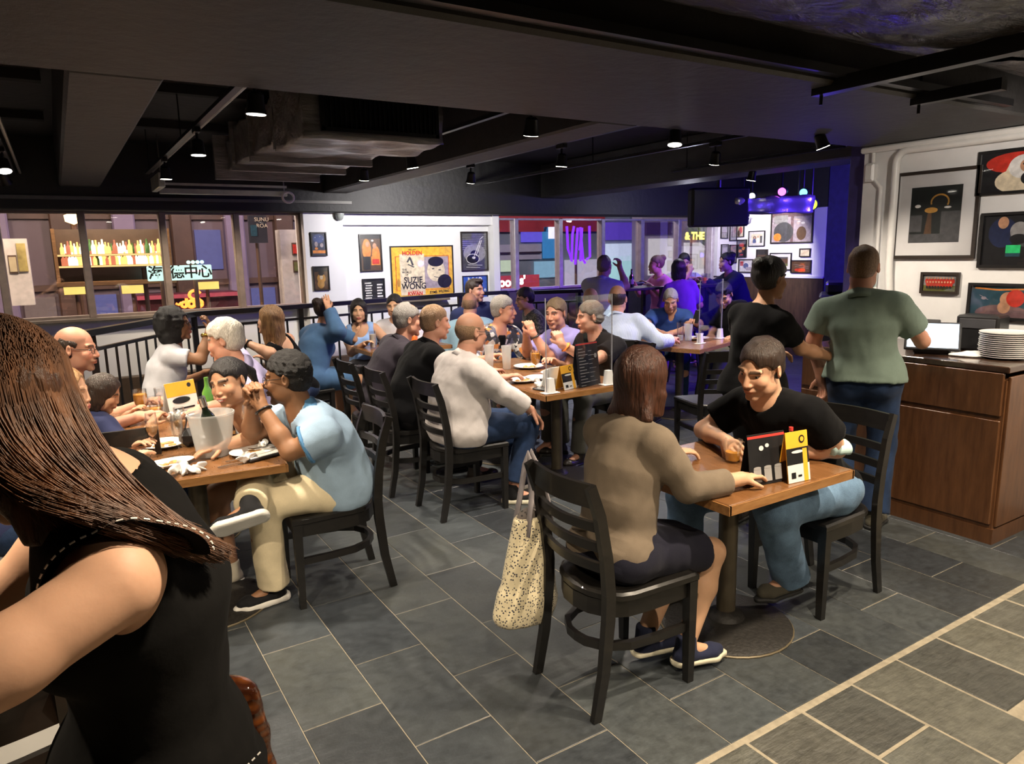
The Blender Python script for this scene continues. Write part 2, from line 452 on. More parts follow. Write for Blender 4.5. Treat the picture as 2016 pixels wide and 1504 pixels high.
m_slate2 = slate('riven_slate', (.040, .039, .032), (.13, .128, .105), (.055, .068, .072), .5, 1.0)
m_grout = plain('tan_grout', (.30, .26, .19), .85, var=.2, scale=30)

# ================================================================= floor
U0, V0, TW, TL, G = .5643, 2.9864, .3062, .602, .0035
YB = 1.48                                                    # the joint where the two pavings meet
fl = MB(); fl.quad((-6, -6, -.0025), (14, -6, -.0025), (14, 8.4, -.0025), (-6, 8.4, -.0025))
floor = tag(fl.build('floor', m_grout), kind='structure')
def tile_mesh(w, l, b=.0022, th=.014):
    m = MB(); g = [(-w / 2, -l / 2), (w / 2, -l / 2), (w / 2, l / 2), (-w / 2, l / 2)]
    i = [(-w / 2 + b, -l / 2 + b), (w / 2 - b, -l / 2 + b), (w / 2 - b, l / 2 - b), (-w / 2 + b, l / 2 - b)]
    m.ring([[(x, y, -th) for x, y in g], [(x, y, -b * .7) for x, y in g], [(x, y, 0) for x, y in i]])
    return m.mesh('tile')
spans = []
for i in range(-9, 34):
    xa = U0 + i * TW
    off = .5 if i % 2 else 0.
    for j in range(-10, 6):
        ya = V0 - (j + 1 + off) * TL; yb = ya + TL
        ya2, yb2 = max(ya, YB + .006), min(yb, 8.28)
        if yb2 - ya2 < .02: continue
        spans.append((xa + TW / 2, (ya2 + yb2) / 2, TW - G, yb2 - ya2 - G, 0))
# rougher paving on the viewer's side of the joint
U1 = U0 + .045
cuts = {}
for i in range(-6, 17):
    r = random.Random(i * 13 + 5); y = YB - .014; n = 0
    first = {3: .52, 4: .60, 5: .30, 6: .55, 7: .42, 8: .60, 9: .35}.get(i, r.uniform(.25, .6))
    while y > -.6:
        l = first if n == 0 else .6
        spans.append((U1 + i * TW + TW / 2, y - l / 2, TW - .008, l - .009, 1)); y -= l; n += 1
def in_view(x, y):
    d = Vector((x, y, -1.69)); w = Vector((.5207, .8347, -.1795)); r = Vector((.848, -.529, 0)); z = d.dot(w)
    return z > .3 and abs(d.dot(r) / z) < .80 and (d - w * z - r * d.dot(r)).length / z < 1.0
spans = [s for s in spans if in_view(s[0], s[1])]
spans.sort(key=lambda s: math.hypot(s[0], s[1]))
cache = {}
rest = MB()
for n, (x, y, w, l, k) in enumerate(spans):
    if n < 296:
        key = (round(w, 3), round(l, 3), k)
        if key not in cache:
            cache[key] = tile_mesh(w, l, .0022 if k == 0 else .005)
            cache[key].materials.append(m_slate if k == 0 else m_slate2)
        o = bpy.data.objects.new('tile', cache[key]); C.objects.link(o); o.parent = floor
        o.location = (x, y, random.uniform(-.0006, .0006) if k == 0 else random.uniform(-.002, .001))
        o.rotation_euler = (random.uniform(-1, 1) * .0015 * (1 + 2 * k), random.uniform(-1, 1) * .0015 * (1 + 2 * k), 0)
    else:
        rest.box((x, y, -.007), (w, l, .014))
if rest.v: tag(rest.build('tile_field', m_slate, floor), kind='stuff')

# ================================================================= ceiling, beams
def struct(name, mb, mat, parent=None, **kw):
    o = mb.build(name, mat, parent, **kw)
    if parent is None: o['kind'] = 'structure'
    return o
ceiling = struct('ceiling', MB().box((4, 1.3, 2.86), (20, 14.4, .12)), m_slab)
ZB = 2.37
struct('ceiling_beam', MB().box((3, 2.61, (ZB + 2.8) / 2), (18, 1.18, 2.8 - ZB), bev=.015), m_beam)
struct('ceiling_beam', MB().box((.275, 5.75, (ZB + 2.8) / 2), (.335, 5.1, 2.8 - ZB), bev=.015), m_beam)
struct('ceiling_beam', MB().box((2.73, 5.72, (ZB + 2.8) / 2), (.28, 5.04, 2.8 - ZB), bev=.015), m_beam)
struct('ceiling_beam', MB().box((5.72, 5.75, (ZB + 2.8) / 2), (.42, 5.1, 2.8 - ZB), bev=.015), m_beam)
struct('ceiling_beam', MB().box((3.2, 8.22, 2.49), (13.2, .42, .66), bev=.01), m_slab)     # over the windows
# strips of ledge under that beam
struct('trim_1', MB().box((1.1, 7.99, 2.268), (3.6, .035, .03)).box((1.3, 8.06, 2.205), (3.2, .03, .022)), plain('grey_ledge', (.10, .095, .088), .5))
# cross battens on the slab, left bays
bt = MB()
for y in (3.9, 5.3, 6.7): bt.box((-1.5, y, 2.77), (3.1, .09, .06)); bt.box((1.6, y, 2.77), (2.2, .07, .06))
struct('trim_2', bt, m_dark)
# ================================================================= far wall and its windows
YW = 8.3
wl = MB()
wl.box((1.0, YW + .1, .55), (8.0, .2, 1.10))                                   # dado under the left windows
struct('wall_front', wl, m_white)
struct('trim_3', MB().box((.9, YW - .05, 1.115), (6.6, .16, .03), bev=.004), plain('brown_sill', (.16, .13, .10), .4))
# shelf / booth line below the windows
struct('trim_4', MB().box((.8, 8.12, .36), (5.6, .10, .34), bev=.01), plain('dark_brown_bench_panel', (.07, .045, .03), .45))
struct('wall_pillar', MB().box((2.615, YW + .02, 1.1), (.45, .34, 2.2)), m_white)           # pilaster between windows and posters
struct('wall_poster', MB().box((3.87, YW + .16, 1.1), (2.2, .2, 2.2)).box((3.87, YW + .05, 2.11), (2.06, .20, .15)), m_white)
struct('wall_pillar_right', MB().box((4.935, YW + .05, 1.1), (.09, .26, 2.2)), m_white)
struct('wall_front_right', MB().box((7.3, YW + .1, .58), (4.7, .2, 1.16)), plain('dark_wall', (.05, .045, .06), .6))
def window(n, xs, z0, z1, mat, ww, glassmat):
    fr = MB()
    o = bpy.data.objects.new('window_%d' % n, None); C.objects.link(o); o['kind'] = 'structure'
    for x in xs: MB().box((x, YW + .02, (z0 + z1) / 2), (ww, .12, z1 - z0), bev=.008).build('mullion', mat, o)
    MB().box(((xs[0] + xs[-1]) / 2, YW + .02, z0 + .015), (xs[-1] - xs[0], .10, .03)).build('bottom_rail', mat, o)
    MB().box(((xs[0] + xs[-1]) / 2, YW + .02, z1 - .012), (xs[-1] - xs[0], .10, .024)).build('top_rail', mat, o)
    for a, b in zip(xs, xs[1:]):
        MB().box(((a + b) / 2, YW + .03, (z0 + z1) / 2), (b - a - ww, .008, z1 - z0 - .03)).build('pane', glassmat, o)
    return o
m_pane = glass('window_glass', (.93, .92, .93), .015, .06, .35)
window(1, [-1.88, -1.15, -.43, .26, .975, 1.70, 2.40], 1.125, 2.165, m_mull, .066, m_pane)
window(2, [4.98, 5.28, 6.015, 6.775, 7.535, 8.311, 9.053, 9.56], 1.165, 2.125, m_mull2, .07, m_pane)
# end wall with photographs, right
XE = 9.6
struct('wall_end', MB().box((XE + .1, 7.46, 1.72), (.2, 1.70, 1.02)), m_white)
m_panel = wood('dark_panel_wood', (.030, .016, .009), (.085, .048, .026), (6, 6, 1), .4)
struct('wall_panelling', MB().box((XE + .1, 7.46, .60), (.22, 1.70, 1.21)), m_panel)
struct('wall_end_top', MB().box((XE + .1, 7.46, 2.515), (.2, 1.7, .57)), m_slab)
struct('wall_column', MB().box((5.66, 3.62, 1.4), (.12, .10, 2.8)), plain('pale_column_paint', (.5, .5, .55), .6))  # column added to catch blue light like a lit wall edge
struct('trim_5', MB().box((XE - .012, 7.46, 1.21), (.03, 1.70, .03)), m_white)
# stage recess and boundary walls
m_stage = plain('dark_blue_stage_wall', (.035, .025, .13), .7, var=.2)
struct('wall_stage', MB().box((XE + .1, 4.2, 1.4), (.2, 4.8, 2.8)), m_stage)
struct('wall_stage_side', MB().box((7.4, 3.28, 1.4), (4.6, .12, 2.8)), m_stage)
struct('wall_left', MB().box((-3.6, 2, 1.4), (.2, 14, 2.8)), plain('dark_side_wall', (.10, .085, .07), .7))
struct('wall_back', MB().box((2, -4.6, 1.4), (14, .2, 2.8)), plain('dark_bar_wall', (.16, .11, .07), .6))
struct('wall_back_right', MB().box((7.2, -1.5, 1.4), (4.4, .2, 2.8)), plain('dark_bar_wall2', (.10, .08, .07), .6))
# right wall with pictures (white painted brick, seen from the room)
XR = 5.05
struct('wall_right', MB().box((XR + .09, .85, 1.2), (.18, 4.70, 2.40)), plain('white_painted_brick', (.70, .69, .68), .5, var=.05, scale=7, bump=.15))
# ---- pipes and conduit on the right wall
def tube_thing(name, label, cat, paths, r, mat, n=10, group=None):
    m = MB()
    for p in paths: m.tube(p, r, n)
    return tag(m.build(name, mat, smooth=True), label, cat, group)
def arc(c, r, a0, a1, ax, n=6):
    """points of an arc in the plane of constant x"""
    return [(ax, c[0] + r * math.cos(a0 + (a1 - a0) * i / n), c[1] + r * math.sin(a0 + (a1 - a0) * i / n)) for i in range(n + 1)]
tube_thing('pipe', 'thick white pipe bending down the right wall beside the arch photo', 'pipe',
           [[(XR - .035, 1.2, 2.315), (XR - .035, 2.86, 2.315)] + arc((2.86, 2.235), .08, PI / 2, 0, XR - .035) + [(XR - .035, 2.94, 1.5), (XR - .035, 2.90, 1.03)]], .026, m_offwhite)
tube_thing('conduit', 'thin white conduit running down the corner edge of the right wall', 'pipe',
           [[(XR - .02, 3.12, 2.36), (XR - .02, 3.12, 2.16), (XR - .02, 3.05, 2.08), (XR - .02, 3.04, 1.02)]], .014, m_offwhite)
jb = thing('junction_box', 'white electrical box on the corner of the right wall under the beam', 'box', (XR - .02, 3.13, 2.19))
MB().box((0, 0, 0), (.06, .07, .13), bev=.01).build('body', m_offwhite, jb); MB().box((-.033, 0, 0), (.008, .05, .10), bev=.003).build('cover', m_offwhite, jb)
struct('trim_6', MB().box((XR - .03, 1.7, 2.345), (.06, 3.0, .04), bev=.01), m_offwhite)
# ================================================================= ceiling fittings
m_lamp = emit('warm_white_lamp_face', (1.0, .93, .80), 14)
m_reflect = plain('lamp_reflector', (.5, .48, .45), .25, .9)
def track_head(x, y, ax, ay, label):
    d = Vector((ax - x, ay - y, -2.2)).normalized()
    o = thing('track_light', label, 'spotlight', (x, y, 2.44), 0, 'ceiling track spotlights')
    MB().box((0, 0, -.01), (.035, .10, .03), bev=.004).build('adapter', m_blackmetal, o)
    MB().tube([(0, 0, -.02), (0, 0, -.075)], .008, 6).build('stem', m_blackmetal, o)
    q = d.to_track_quat('-Z', 'Y').to_matrix().to_4x4(); q.translation = (0, 0, -.115)
    b = MB().lathe([(.022, .055), (.034, .045), (.038, -.01), (.046, -.035), (.043, -.035)], 18)
    h = b.build('lamp_head', m_blackmetal, o, smooth=True); h.matrix_local = q
    f = MB().lathe([(.001, -.0375), (.040, -.0375), (.040, -.0355), (.001, -.0355)], 18, cap=False).build('lens', m_lamp, h)
    return o
TL = ['spotlight in front of the ceiling duct', 'spotlight left of the duct over the left aisle', 'small spotlight beside the steel cable tray',
      'bright spotlight under the white rose right of the duct', 'small spotlight behind the bright one near the duct end', 'spotlight in the bay right of the duct grille',
      'spotlight aimed at the poster wall', 'unlit looking spotlight of the third track over the long table', 'bright spotlight of the third track near the big beam',
      'dark spotlight hanging on the fourth track', 'tilted spotlight beside the right wall corner', 'spotlight beyond the last beam near the stage',
      'upper spotlight at the left edge of the photo', 'lower spotlight at the left edge of the photo']
for (x, y, ax, ay, s), l in zip(TRACK, TL): track_head(x, y, ax, ay, 'black ceiling ' + l)
def track(x, y0, y1, label):
    o = thing('lighting_track', label, 'track', (x, (y0 + y1) / 2, 2.455))
    L = y1 - y0
    MB().box((0, 0, 0), (.034, L, .022)).build('rail', m_blackmetal, o)
    MB().tube([(.045, -L / 2, .015), (.045, L / 2, .015)], .011, 8).build('conduit', m_steel, o, smooth=True)
    for i in range(max(2, int(L / 1.2))):
        yy = -L / 2 + .2 + i * (L - .4) / max(1, int(L / 1.2) - 1)
        MB().tube([(0, yy, .01), (0, yy, .36)], .005, 5).build('hanger_rod', m_blackmetal, o)
for x, y0, y1, l in ((-.22, 3.3, 7.9, 'black lighting track at the far left of the ceiling'), (.79, 3.2, 7.4, 'black lighting track with steel conduit left of the duct'),
                     (2.21, 3.25, 7.6, 'black lighting track between the duct and the middle beam'), (3.18, 3.25, 7.7, 'black lighting track right of the middle beam'),
                     (4.18, 2.9, 7.6, 'black lighting track in the bay next to the right wall corner'), (5.40, 3.6, 5.5, 'short black lighting track beside the last beam')):
    track(x, y0, y1, l)
rs = thing('ceiling_rose', 'white round disc above a bright spotlight near the duct', 'disc', (2.23, 4.86, 2.47)); MB().lathe([(.06, 0), (.065, .006), (.02, .012)], 20).build('disc', m_offwhite, rs, smooth=True); MB().tube([(0, 0, -.03), (0, 0, .002)], .01, 8).build('stem', m_offwhite, rs)
# ---- air duct
m_foil = NT('grey_wrapped_duct'); _v = m_foil.coord((1, 5, 5)); _n = m_foil.noise(_v, 3, 5, .6)
m_foil.set(Base_Color=m_foil.ramp(_n.outputs['Fac'], [(.3, (.13, .125, .125)), (.7, (.30, .28, .28))]), Roughness=.35, Metallic=.35); m_foil.bump(_n.outputs['Fac'], .6, .03); m_foil = m_foil.m
du = thing('air_duct', 'large grey wrapped air duct with a black grille hung from ceiling', 'duct', (1.55, 4.4, 2.4))
def wrapped(name, x0, x1, y0, y1, z0, z1, seed, amp=.008):
    """box with a slack wrapping: subdivided faces pushed about"""
    b = bmesh.new(); bmesh.ops.create_cube(b, size=1)
    for v in b.verts: v.co = Vector((x0 if v.co.x < 0 else x1, y0 if v.co.y < 0 else y1, z0 if v.co.z < 0 else z1))
    bmesh.ops.subdivide_edges(b, edges=b.edges[:], cuts=14, use_grid_fill=True)
    r = random.Random(seed); ph = [r.uniform(0, 6) for _ in range(6)]
    for v in b.verts:
        p = v.co
        w = math.sin(p.y * 22 + ph[0] + 2 * math.sin(p.x * 5 + ph[1])) + .7 * math.sin(p.x * 17 + p.y * 9 + ph[2]) + .6 * math.sin(p.z * 30 + p.y * 13 + ph[3])
        n = v.normal; v.co = p + Vector((n.x, n.y, n.z)) * (w * amp)
    me = bpy.data.meshes.new(name); b.to_mesh(me); b.free(); me.polygons.foreach_set('use_smooth', [True] * len(me.polygons)); return me
for nm, a in (('front_box', (-.30, .56, -.30, .34, -.06, .30)), ('middle_section', (-.28, .56, .34, 1.60, .0, .28)), ('rear_section', (-.20, .58, 1.60, 2.9, .03, .26))):
    link(nm, wrapped(nm, *a, seed=hash(nm) % 100), m_foil, du)
for y in (.34, 1.0, 1.60, 2.3):
    MB().box((.14, y, .13), (.90, .045, .36)).build('flange', m_foil, du)
gr = MB().box((.14, -.312, .12), (.70, .02, .30)).build('grille', m_dark, du)
gm = MB()
for i in range(24): gm.box((-.19 + i * .0287, -.33, .12), (.008, .02, .27))
for z in (-.02, .262): gm.box((.14, -.332, z), (.72, .025, .022))
for x in (-.21, .49): gm.box((x, -.332, .12), (.022, .025, .30))
tag(gm.build('grille_bars', m_blackmetal, du), kind='stuff')
# ---- steel cable tray
ct = thing('cable_tray', 'bright steel strut frame hanging behind the duct', 'frame', (.9, 6.9, 2.33))
m_alu = plain('bright_aluminium', (.62, .62, .58), .3, .7)
MB().box((.55, .5, -.03), (1.15, .05, .05), bev=.004).build('strut', m_alu, ct); MB().box((-.06, .25, .02), (.05, .55, .12), bev=.004).build('side_plate', m_alu, ct)
MB().box((.55, .5, .035), (1.15, .03, .02)).build('strut', m_alu, ct)
for x in (.0, 1.1): MB().tube([(x, .5, 0), (x, .5, .47)], .006, 6).build('hanger_rod', m_steel, ct)
cb = MB(); cb.tube([(1.12 + .055 * math.cos(a), .44, -.07 + .05 * math.sin(a)) for a in [i * 2 * PI / 14 for i in range(15)]], .012, 6); cb.build('cable_coil', m_offwhite, ct, smooth=True)
# ---- wrapped duct close overhead
m_film = NT('dark_plastic_film'); _v = m_film.coord((1, 1.6, 1)); _n = m_film.noise(_v, 4.5, 6, .62); _n.inputs['Distortion'].default_value = .8
m_film.set(Base_Color=(.045, .042, .045), Roughness=.26); m_film.bump(_n.outputs['Fac'], .9, .05); m_film = m_film.m
wd = thing('wrapped_duct', 'dark duct wrapped in crinkled plastic film close overhead', 'duct', (2.6, 1.4, 2.5))
def film(name, x0, x1, y0, y1, zb, seed):
    nx, ny = 90, 46; r = random.Random(seed); ph = [r.uniform(0, 6.28) for _ in range(8)]; vs = []; fs = []
    for j in range(ny + 1):
        for i in range(nx + 1):
            x = x0 + (x1 - x0) * i / nx; y = y0 + (y1 - y0) * j / ny; s = math.sin(PI * j / ny)
            z = zb + .10 - .10 * s ** .5
            z -= s * (.030 * abs(math.sin(x * 3.1 + ph[0] + .8 * math.sin(y * 4 + ph[1]))) + .016 * abs(math.sin(x * 8 + y * 5 + ph[2] + math.sin(y * 9 + ph[3]))) + .008 * abs(math.sin(x * 17 - y * 13 + ph[4])))
            vs.append((x, y, z))
    for j in range(ny):
        for i in range(nx):
            a = j * (nx + 1) + i; fs.append((a, a + nx + 1, a + nx + 2, a + 1))
    top = MB(); top.add(vs, fs); top.box(((x0 + x1) / 2, (y0 + y1) / 2, zb + .25), (x1 - x0, y1 - y0, .30))
    return top.mesh(name, True)
link('film_wrap', film('film_wrap', -2.2, .82, -.75, .55, -.06, 3), m_film, wd)
link('film_wrap', film('film_wrap', .95, 2.4, -.75, .55, -.04, 8), m_film, wd)
MB().box((-.5, .585, -.09), (4.6, .045, .035)).build('rail', m_blackmetal, wd)
for x in (.36,): MB().box((x, .18, -.13), (.06, 1.1, .06)).build('cross_bracket', m_blackmetal, wd)
MB().box((1.0, .45, -.135), (.05, .40, .05)).build('cross_bracket', m_blackmetal, wd)
for x, y in ((.36, .70), (.36, -.30), (1.0, .62)): MB().tube([(x, y, -.2), (x, y, .3)], .008, 6).build('hanger_rod', m_blackmetal, wd)
vg = thing('vent_grille', 'small metal vent grille at the top right of the ceiling', 'grille', (2.62, 1.02, 2.30))
MB().box((0, 0, 0), (.26, .03, .16)).build('frame', m_steel, vg)
for i in range(7): MB().box((-.1 + i * .033, -.018, 0), (.008, .02, .13)).build('slat', m_blackmetal, vg)
# ---- stage gear
tv = thing('television', 'large black screen hung from ceiling beside the photo wall', 'television', (6.0, 5.42, 2.10), -.5)
MB().box((0, 0, 0), (.62, .16, .40), bev=.02).build('casing', plain('tv_black', (.004, .004, .005), .5), tv); MB().box((0, -.085, 0), (.57, .01, .34)).build('screen', plain('screen_black', (.003, .003, .004), .35), tv); MB().tube([(0, 0, .2), (0, 0, .6)], .025, 8).build('bracket', m_blackmetal, tv)
def stage_light(name, label, loc, col, strength, r=.035):
    o = thing(name, label, 'stage light', loc, 0)
    d = (Vector((2.5, 3.0, 1.5)) - Vector(loc)).normalized().to_track_quat('-Z', 'Y').to_matrix().to_4x4()
    h = MB().lathe([(r * .8, .13), (r * 1.25, .10), (r * 1.35, .0), (r * 1.2, 0)], 16).build('housing', m_blackmetal, o, smooth=True); h.matrix_local = d
    MB().lathe([(.001, -.006), (r * 1.15, -.006), (r * 1.15, -.002), (.001, -.002)], 16, cap=False).build('lens', emit('stage_' + name, col, strength), h)
    MB().tube([(0, 0, .05), (0, 0, 2.80 - loc[2])], .01, 6).build('stem', m_blackmetal, o)
stage_light('green_stage_light', 'stage light glowing yellow green above the stage', (6.98, 5.0, 2.12), (.62, .85, .03), 3.2, .05)
stage_light('cyan_stage_light', 'stage light glowing cyan over the green one', (6.90, 5.05, 2.245), (.18, .7, 1.0), 3., .035)
stage_light('pink_stage_light', 'stage light glowing pink violet left of the green one', (6.48, 5.0, 2.24), (.8, .12, 1.0), 4., .035)
stage_light('white_stage_light', 'small stage light glowing white beside the television', (6.62, 5.5, 2.235), (1, 1, 1), 4, .03)
tr = thing('foil_duct', 'short length of silver crumpled duct under the stage lights', 'duct', (6.50, 5.15, 2.10), -.5)
link('wrap', wrapped('wrap', -.42, .42, -.09, .09, -.07, .09, 4, .014), plain('silver_foil', (.6, .6, .58), .25, .8, bump=.4), tr)
for x in (-.3, .3): MB().tube([(x, 0, .05), (x, 0, .47)], .006, 6).build('hanger_rod', m_blackmetal, tr)
# ================================================================= railing along the far wall
m_rail = plain('railing_black', (.010, .010, .011), .3, .2)
RP = [(-1.1, 4.2), (-.19, 5.38), (.16, 5.92), (1.02, 7.15), (2.06, 7.36), (4.13, 7.78), (4.75, 7.70)]
def railing(pts, label):
    x0, y0 = pts[0]
    o = thing('railing', label, 'railing', (x0, y0, 0))
    L = [(x - x0, y - y0) for x, y in pts]
    MB().tube([(x, y, 1.185) for x, y in L], 1, flat=(.07, .045)).build('handrail', m_rail, o)
    MB().tube([(x, y, 1.06) for x, y in L], 1, flat=(.03, .025)).build('upper_rail', m_rail, o)
    MB().tube([(x, y, .16) for x, y in L], 1, flat=(.03, .025)).build('lower_rail', m_rail, o)
    for i, (x, y) in enumerate(L): MB().box((x, y, .59), (.05, .05, 1.18)).build('post', m_rail, o)
    for (a, b), (c, d) in zip(L, L[1:]):
        n = max(1, int(math.hypot(c - a, d - b) / .135))
        for i in range(1, n):
            t = i / n; MB().box((a + (c - a) * t, b + (d - b) * t, .60), (.018, .018, .92)).build('baluster', m_rail, o)
    return o
railing(RP, 'black metal railing with balusters along the left and middle of the room')
railing([(4.85, 7.42), (5.5, 7.2), (6.1, 7.0)], 'black metal railing in front of the right windows')
# ================================================================= chairs
m_chair = wood('black_stained_wood', (.0045, .004, .0038), (.011, .0095, .008), (3, 3, 12), .30, coat=.12)
def chair_parts(o):
    """faces +x; origin on the floor under the seat"""
    seat = MB(); P = []
    W, B = .215, .20
    out = [(.225, -W), (.225, W)]
    for i in range(9):
        a = PI / 2 + PI * i / 8
        out.append((-.085 + .135 * math.cos(a), (B) * math.sin(a) * (1 if abs(math.sin(a)) > .99 else 1)))
    inner = [(x * .96 + .002, y * .95) for x, y in out]; dish = [(x * .6 + .005, y * .6) for x, y in out]
    seat.ring([[(x, y, .425) for x, y in inner], [(x, y, .432) for x, y in out], [(x, y, .452) for x, y in out], [(x, y, .46) for x, y in inner], [(x, y, .453) for x, y in dish]])
    seat.build('seat', m_chair, o, smooth=True)
    ap = MB(); ap.tube([(.20, -.185, .395), (.0, -.182, .395), (-.10, -.172, .395), (-.16, -.14, .395), (-.20, -.07, .395), (-.21, 0, .395), (-.20, .07, .395), (-.16, .14, .395), (-.10, .172, .395), (0, .182, .395), (.20, .185, .395)], 1, flat=(.022, .065))
    ap.box((.20, 0, .395), (.022, .37, .065)); ap.build('apron', m_chair, o)
    for s in (-1, 1):
        f = MB(); f.ring([[(.20 + dx * k, s * .192 + dy * k, z) for dx, dy in ((-1, -1), (1, -1), (1, 1), (-1, 1))] for z, k in ((0, .015), (.43, .021))]); f.build('leg', m_chair, o)
        r = MB(); r.tube([(-.262, s * .188, 0), (-.225, s * .188, .18), (-.205, s * .188, .38), (-.202, s * .188, .48), (-.215, s * .188, .62), (-.245, s * .188, .78), (-.285, s * .188, .895)], [.9, 1, 1.1, 1.1, 1.05, 1, .9], flat=(.026, .040)); r.build('leg', m_chair, o)
    def slat(z, h, xb, depth=.035, name='slat'):
        m = MB(); n = 10
        pts = [(xb - depth * math.cos((i / n - .5) * PI) , -.182 + .364 * i / n, z) for i in range(n + 1)]
        rings = []
        for i, (x, y, zz) in enumerate(pts):
            rings.append([(x - .009, y, zz - h / 2), (x + .009, y, zz - h / 2), (x + .007, y, zz + h / 2), (x - .011, y, zz + h / 2)])
        m.ring(rings); m.build(name, m_chair, o, smooth=True)
    slat(.855, .085, -.262, .03, 'top_rail'); slat(.735, .035, -.235); slat(.655, .035, -.218); slat(.575, .035, -.208)
    st = MB(); st.tube([(.20, -.185, .235), (.05, -.18, .235), (-.08, -.165, .235), (-.16, -.12, .235), (-.20, -.05, .235), (-.205, 0, .235), (-.20, .05, .235), (-.16, .12, .235), (-.08, .165, .235), (.05, .18, .235), (.20, .185, .235)], 1, flat=(.022, .032))
    st.build('stretcher', m_chair, o)
CH0 = [None]
def chair(x, y, phi, label):
    """phi: heading the sitter faces, clockwise from +y"""
    if CH0[0] is None:
        o = thing('dining_chair', label, 'chair', (0, 0, 0), 0, 'black ladder-back chairs'); chair_parts(o); CH0[0] = o
    else: o = copy_tree(CH0[0])
    o['label'] = label; o.location = (x, y, 0); o.rotation_euler = (0, 0, PI / 2 - math.radians(phi)); return o
# ================================================================= tables
m_table = wood('brown_table_wood', (.13, .055, .018), (.22, .10, .036), (9, .8, 6), .22, coat=.3)
m_edge = wood('table_edge_wood', (.20, .085, .024), (.38, .19, .065), (2, 14, 14), .3)
m_pole = plain('dark_bronze_pole', (.10, .082, .055), .38, .35, var=.15, bump=.06)
m_cast = plain('black_cast_base', (.018, .016, .014), .55, .2, var=.4, scale=60, bump=.3)
def table(x, y, w, d, rz, label, poles=((0, 0),), z=.755, th=.042, r0=.29):
    o = thing('pedestal_table', label, 'table', (x, y, 0), rz)
    t = MB().box((0, 0, z - th / 2), (w, d, th), bev=.003); t.build('tabletop', m_table, o)
    e = MB()
    for s in (-1, 1): e.box((0, s * d / 2, z - th / 2 - .001), (w + .004, .012, th - .006)); e.box((s * w / 2, 0, z - th / 2 - .001), (.012, d + .012, th - .006))
    e.build('edge_band', m_edge, o)
    for px, py in poles:
        MB().lathe([(.042, .03), (.042, z - th - .02), (.07, z - th - .01), (.16, z - th)], 20, (px, py, 0)).build('pole', m_pole, o, smooth=True)
        MB().lathe([(r0, 0), (r0, .012), (r0 - .012, .018), (r0 * .55, .028), (.085, .04), (.075, .055), (.045, .075)], 36, (px, py, 0)).build('base', m_cast, o, smooth=True)
        MB().lathe([(r0 + .004, 0), (r0 + .006, .006), (r0 + .002, .010)], 36, (px, py, 0)).build('base_rim', plain('worn_rim', (.16, .13, .08), .4, .4), o, smooth=True)
    return o
table(2.37, 2.055, .755, .70, 0, 'small brown wooden table between the woman in taupe and the man in black t-shirt', ((.03, .0),))
table(.485, 3.62, .68, .70, math.radians(-5), 'wooden table with the ice bucket beside the man in light blue polo', ((-.03, -.02),))
table(.52, 4.62, .72, .95, 0, 'wooden table behind the ice bucket table where the white-haired woman sits', ((0, 0),))
table(3.0, 4.57, .76, 1.56, 0, 'long wooden table of the group of men in the middle', ((.03, -.33), (.03, .40)))
table(5.28, 5.22, .95, .86, math.radians(18.5), 'wooden table of the man in the striped shirt on the right', ((0, 0),))
table(2.86, 6.66, .86, .50, 0, 'brown table by the railing in front of the girl in light blue', ((0, 0),), z=.78)
# chairs the photograph shows
chair(1.735, 2.025, 90, 'black chair with the patterned tote bag where the woman in taupe sits')
chair(2.985, 2.03, -90, 'black chair at the right table under the man in black t-shirt')
chair(1.045, 3.48, -86, 'black chair under the man in the light blue polo shirt')
chair(2.165, 4.10, 90, 'black chair under the bald man in the white shirt')
chair(2.08, 4.74, 90, 'black chair under the man with short ginger-grey hair in black')
chair(2.05, 5.27, 90, 'black chair under the grey-haired man in dark purple grey')
chair(4.42, 4.02, 20, 'empty black chair before the striped shirt man\'s table')
chair(.17, 4.06, 8, 'black chair whose back hides the chin of the girl at left')
chair(1.83, 6.66, 80, 'black chair by the railing beside the woman in the loose blue dress')
chair(3.95, 4.68, -90, 'black chair behind the man in the black polo at the long table')
chair(4.35, 5.02, 55, 'black chair under the man in the striped shirt')
# near chair, bottom left
chair(-.27, 1.80, 0, 'black chair at the bottom left corner behind the long-haired woman')
# ================================================================= service counter
m_cab = wood('reddish_brown_laminate', (.075, .030, .012), (.155, .066, .026), (9, 9, 1.2), .3, coat=.15)
m_top = wood('dark_counter_top', (.03, .014, .008), (.07, .035, .02), (2, 9, 9), .12, coat=.4)
co = thing('service_counter', 'reddish brown wooden counter standing against the right wall', 'counter', (4.665, 2.45, 0))
MB().box((.0, 0, .505), (.735, 1.27, .87)).build('body', m_cab, co)
MB().box((.0, 0, 1.0), (.76, 1.30, .035), bev=.004).build('worktop', m_top, co)
MB().box((.0, 0, .045), (.75, 1.29, .09)).build('plinth', m_cab, co)
MB().box((-.372, 0, .86), (.02, 1.25, .24), bev=.004).build('drawer_front', m_cab, co)
for y in (-.315, .315): MB().box((-.372, y, .415), (.02, .622, .60), bev=.004).build('door', m_cab, co)
MB().box((.0, -.642, .53), (.70, .015, .86), bev=.003).build('side_panel', m_cab, co)
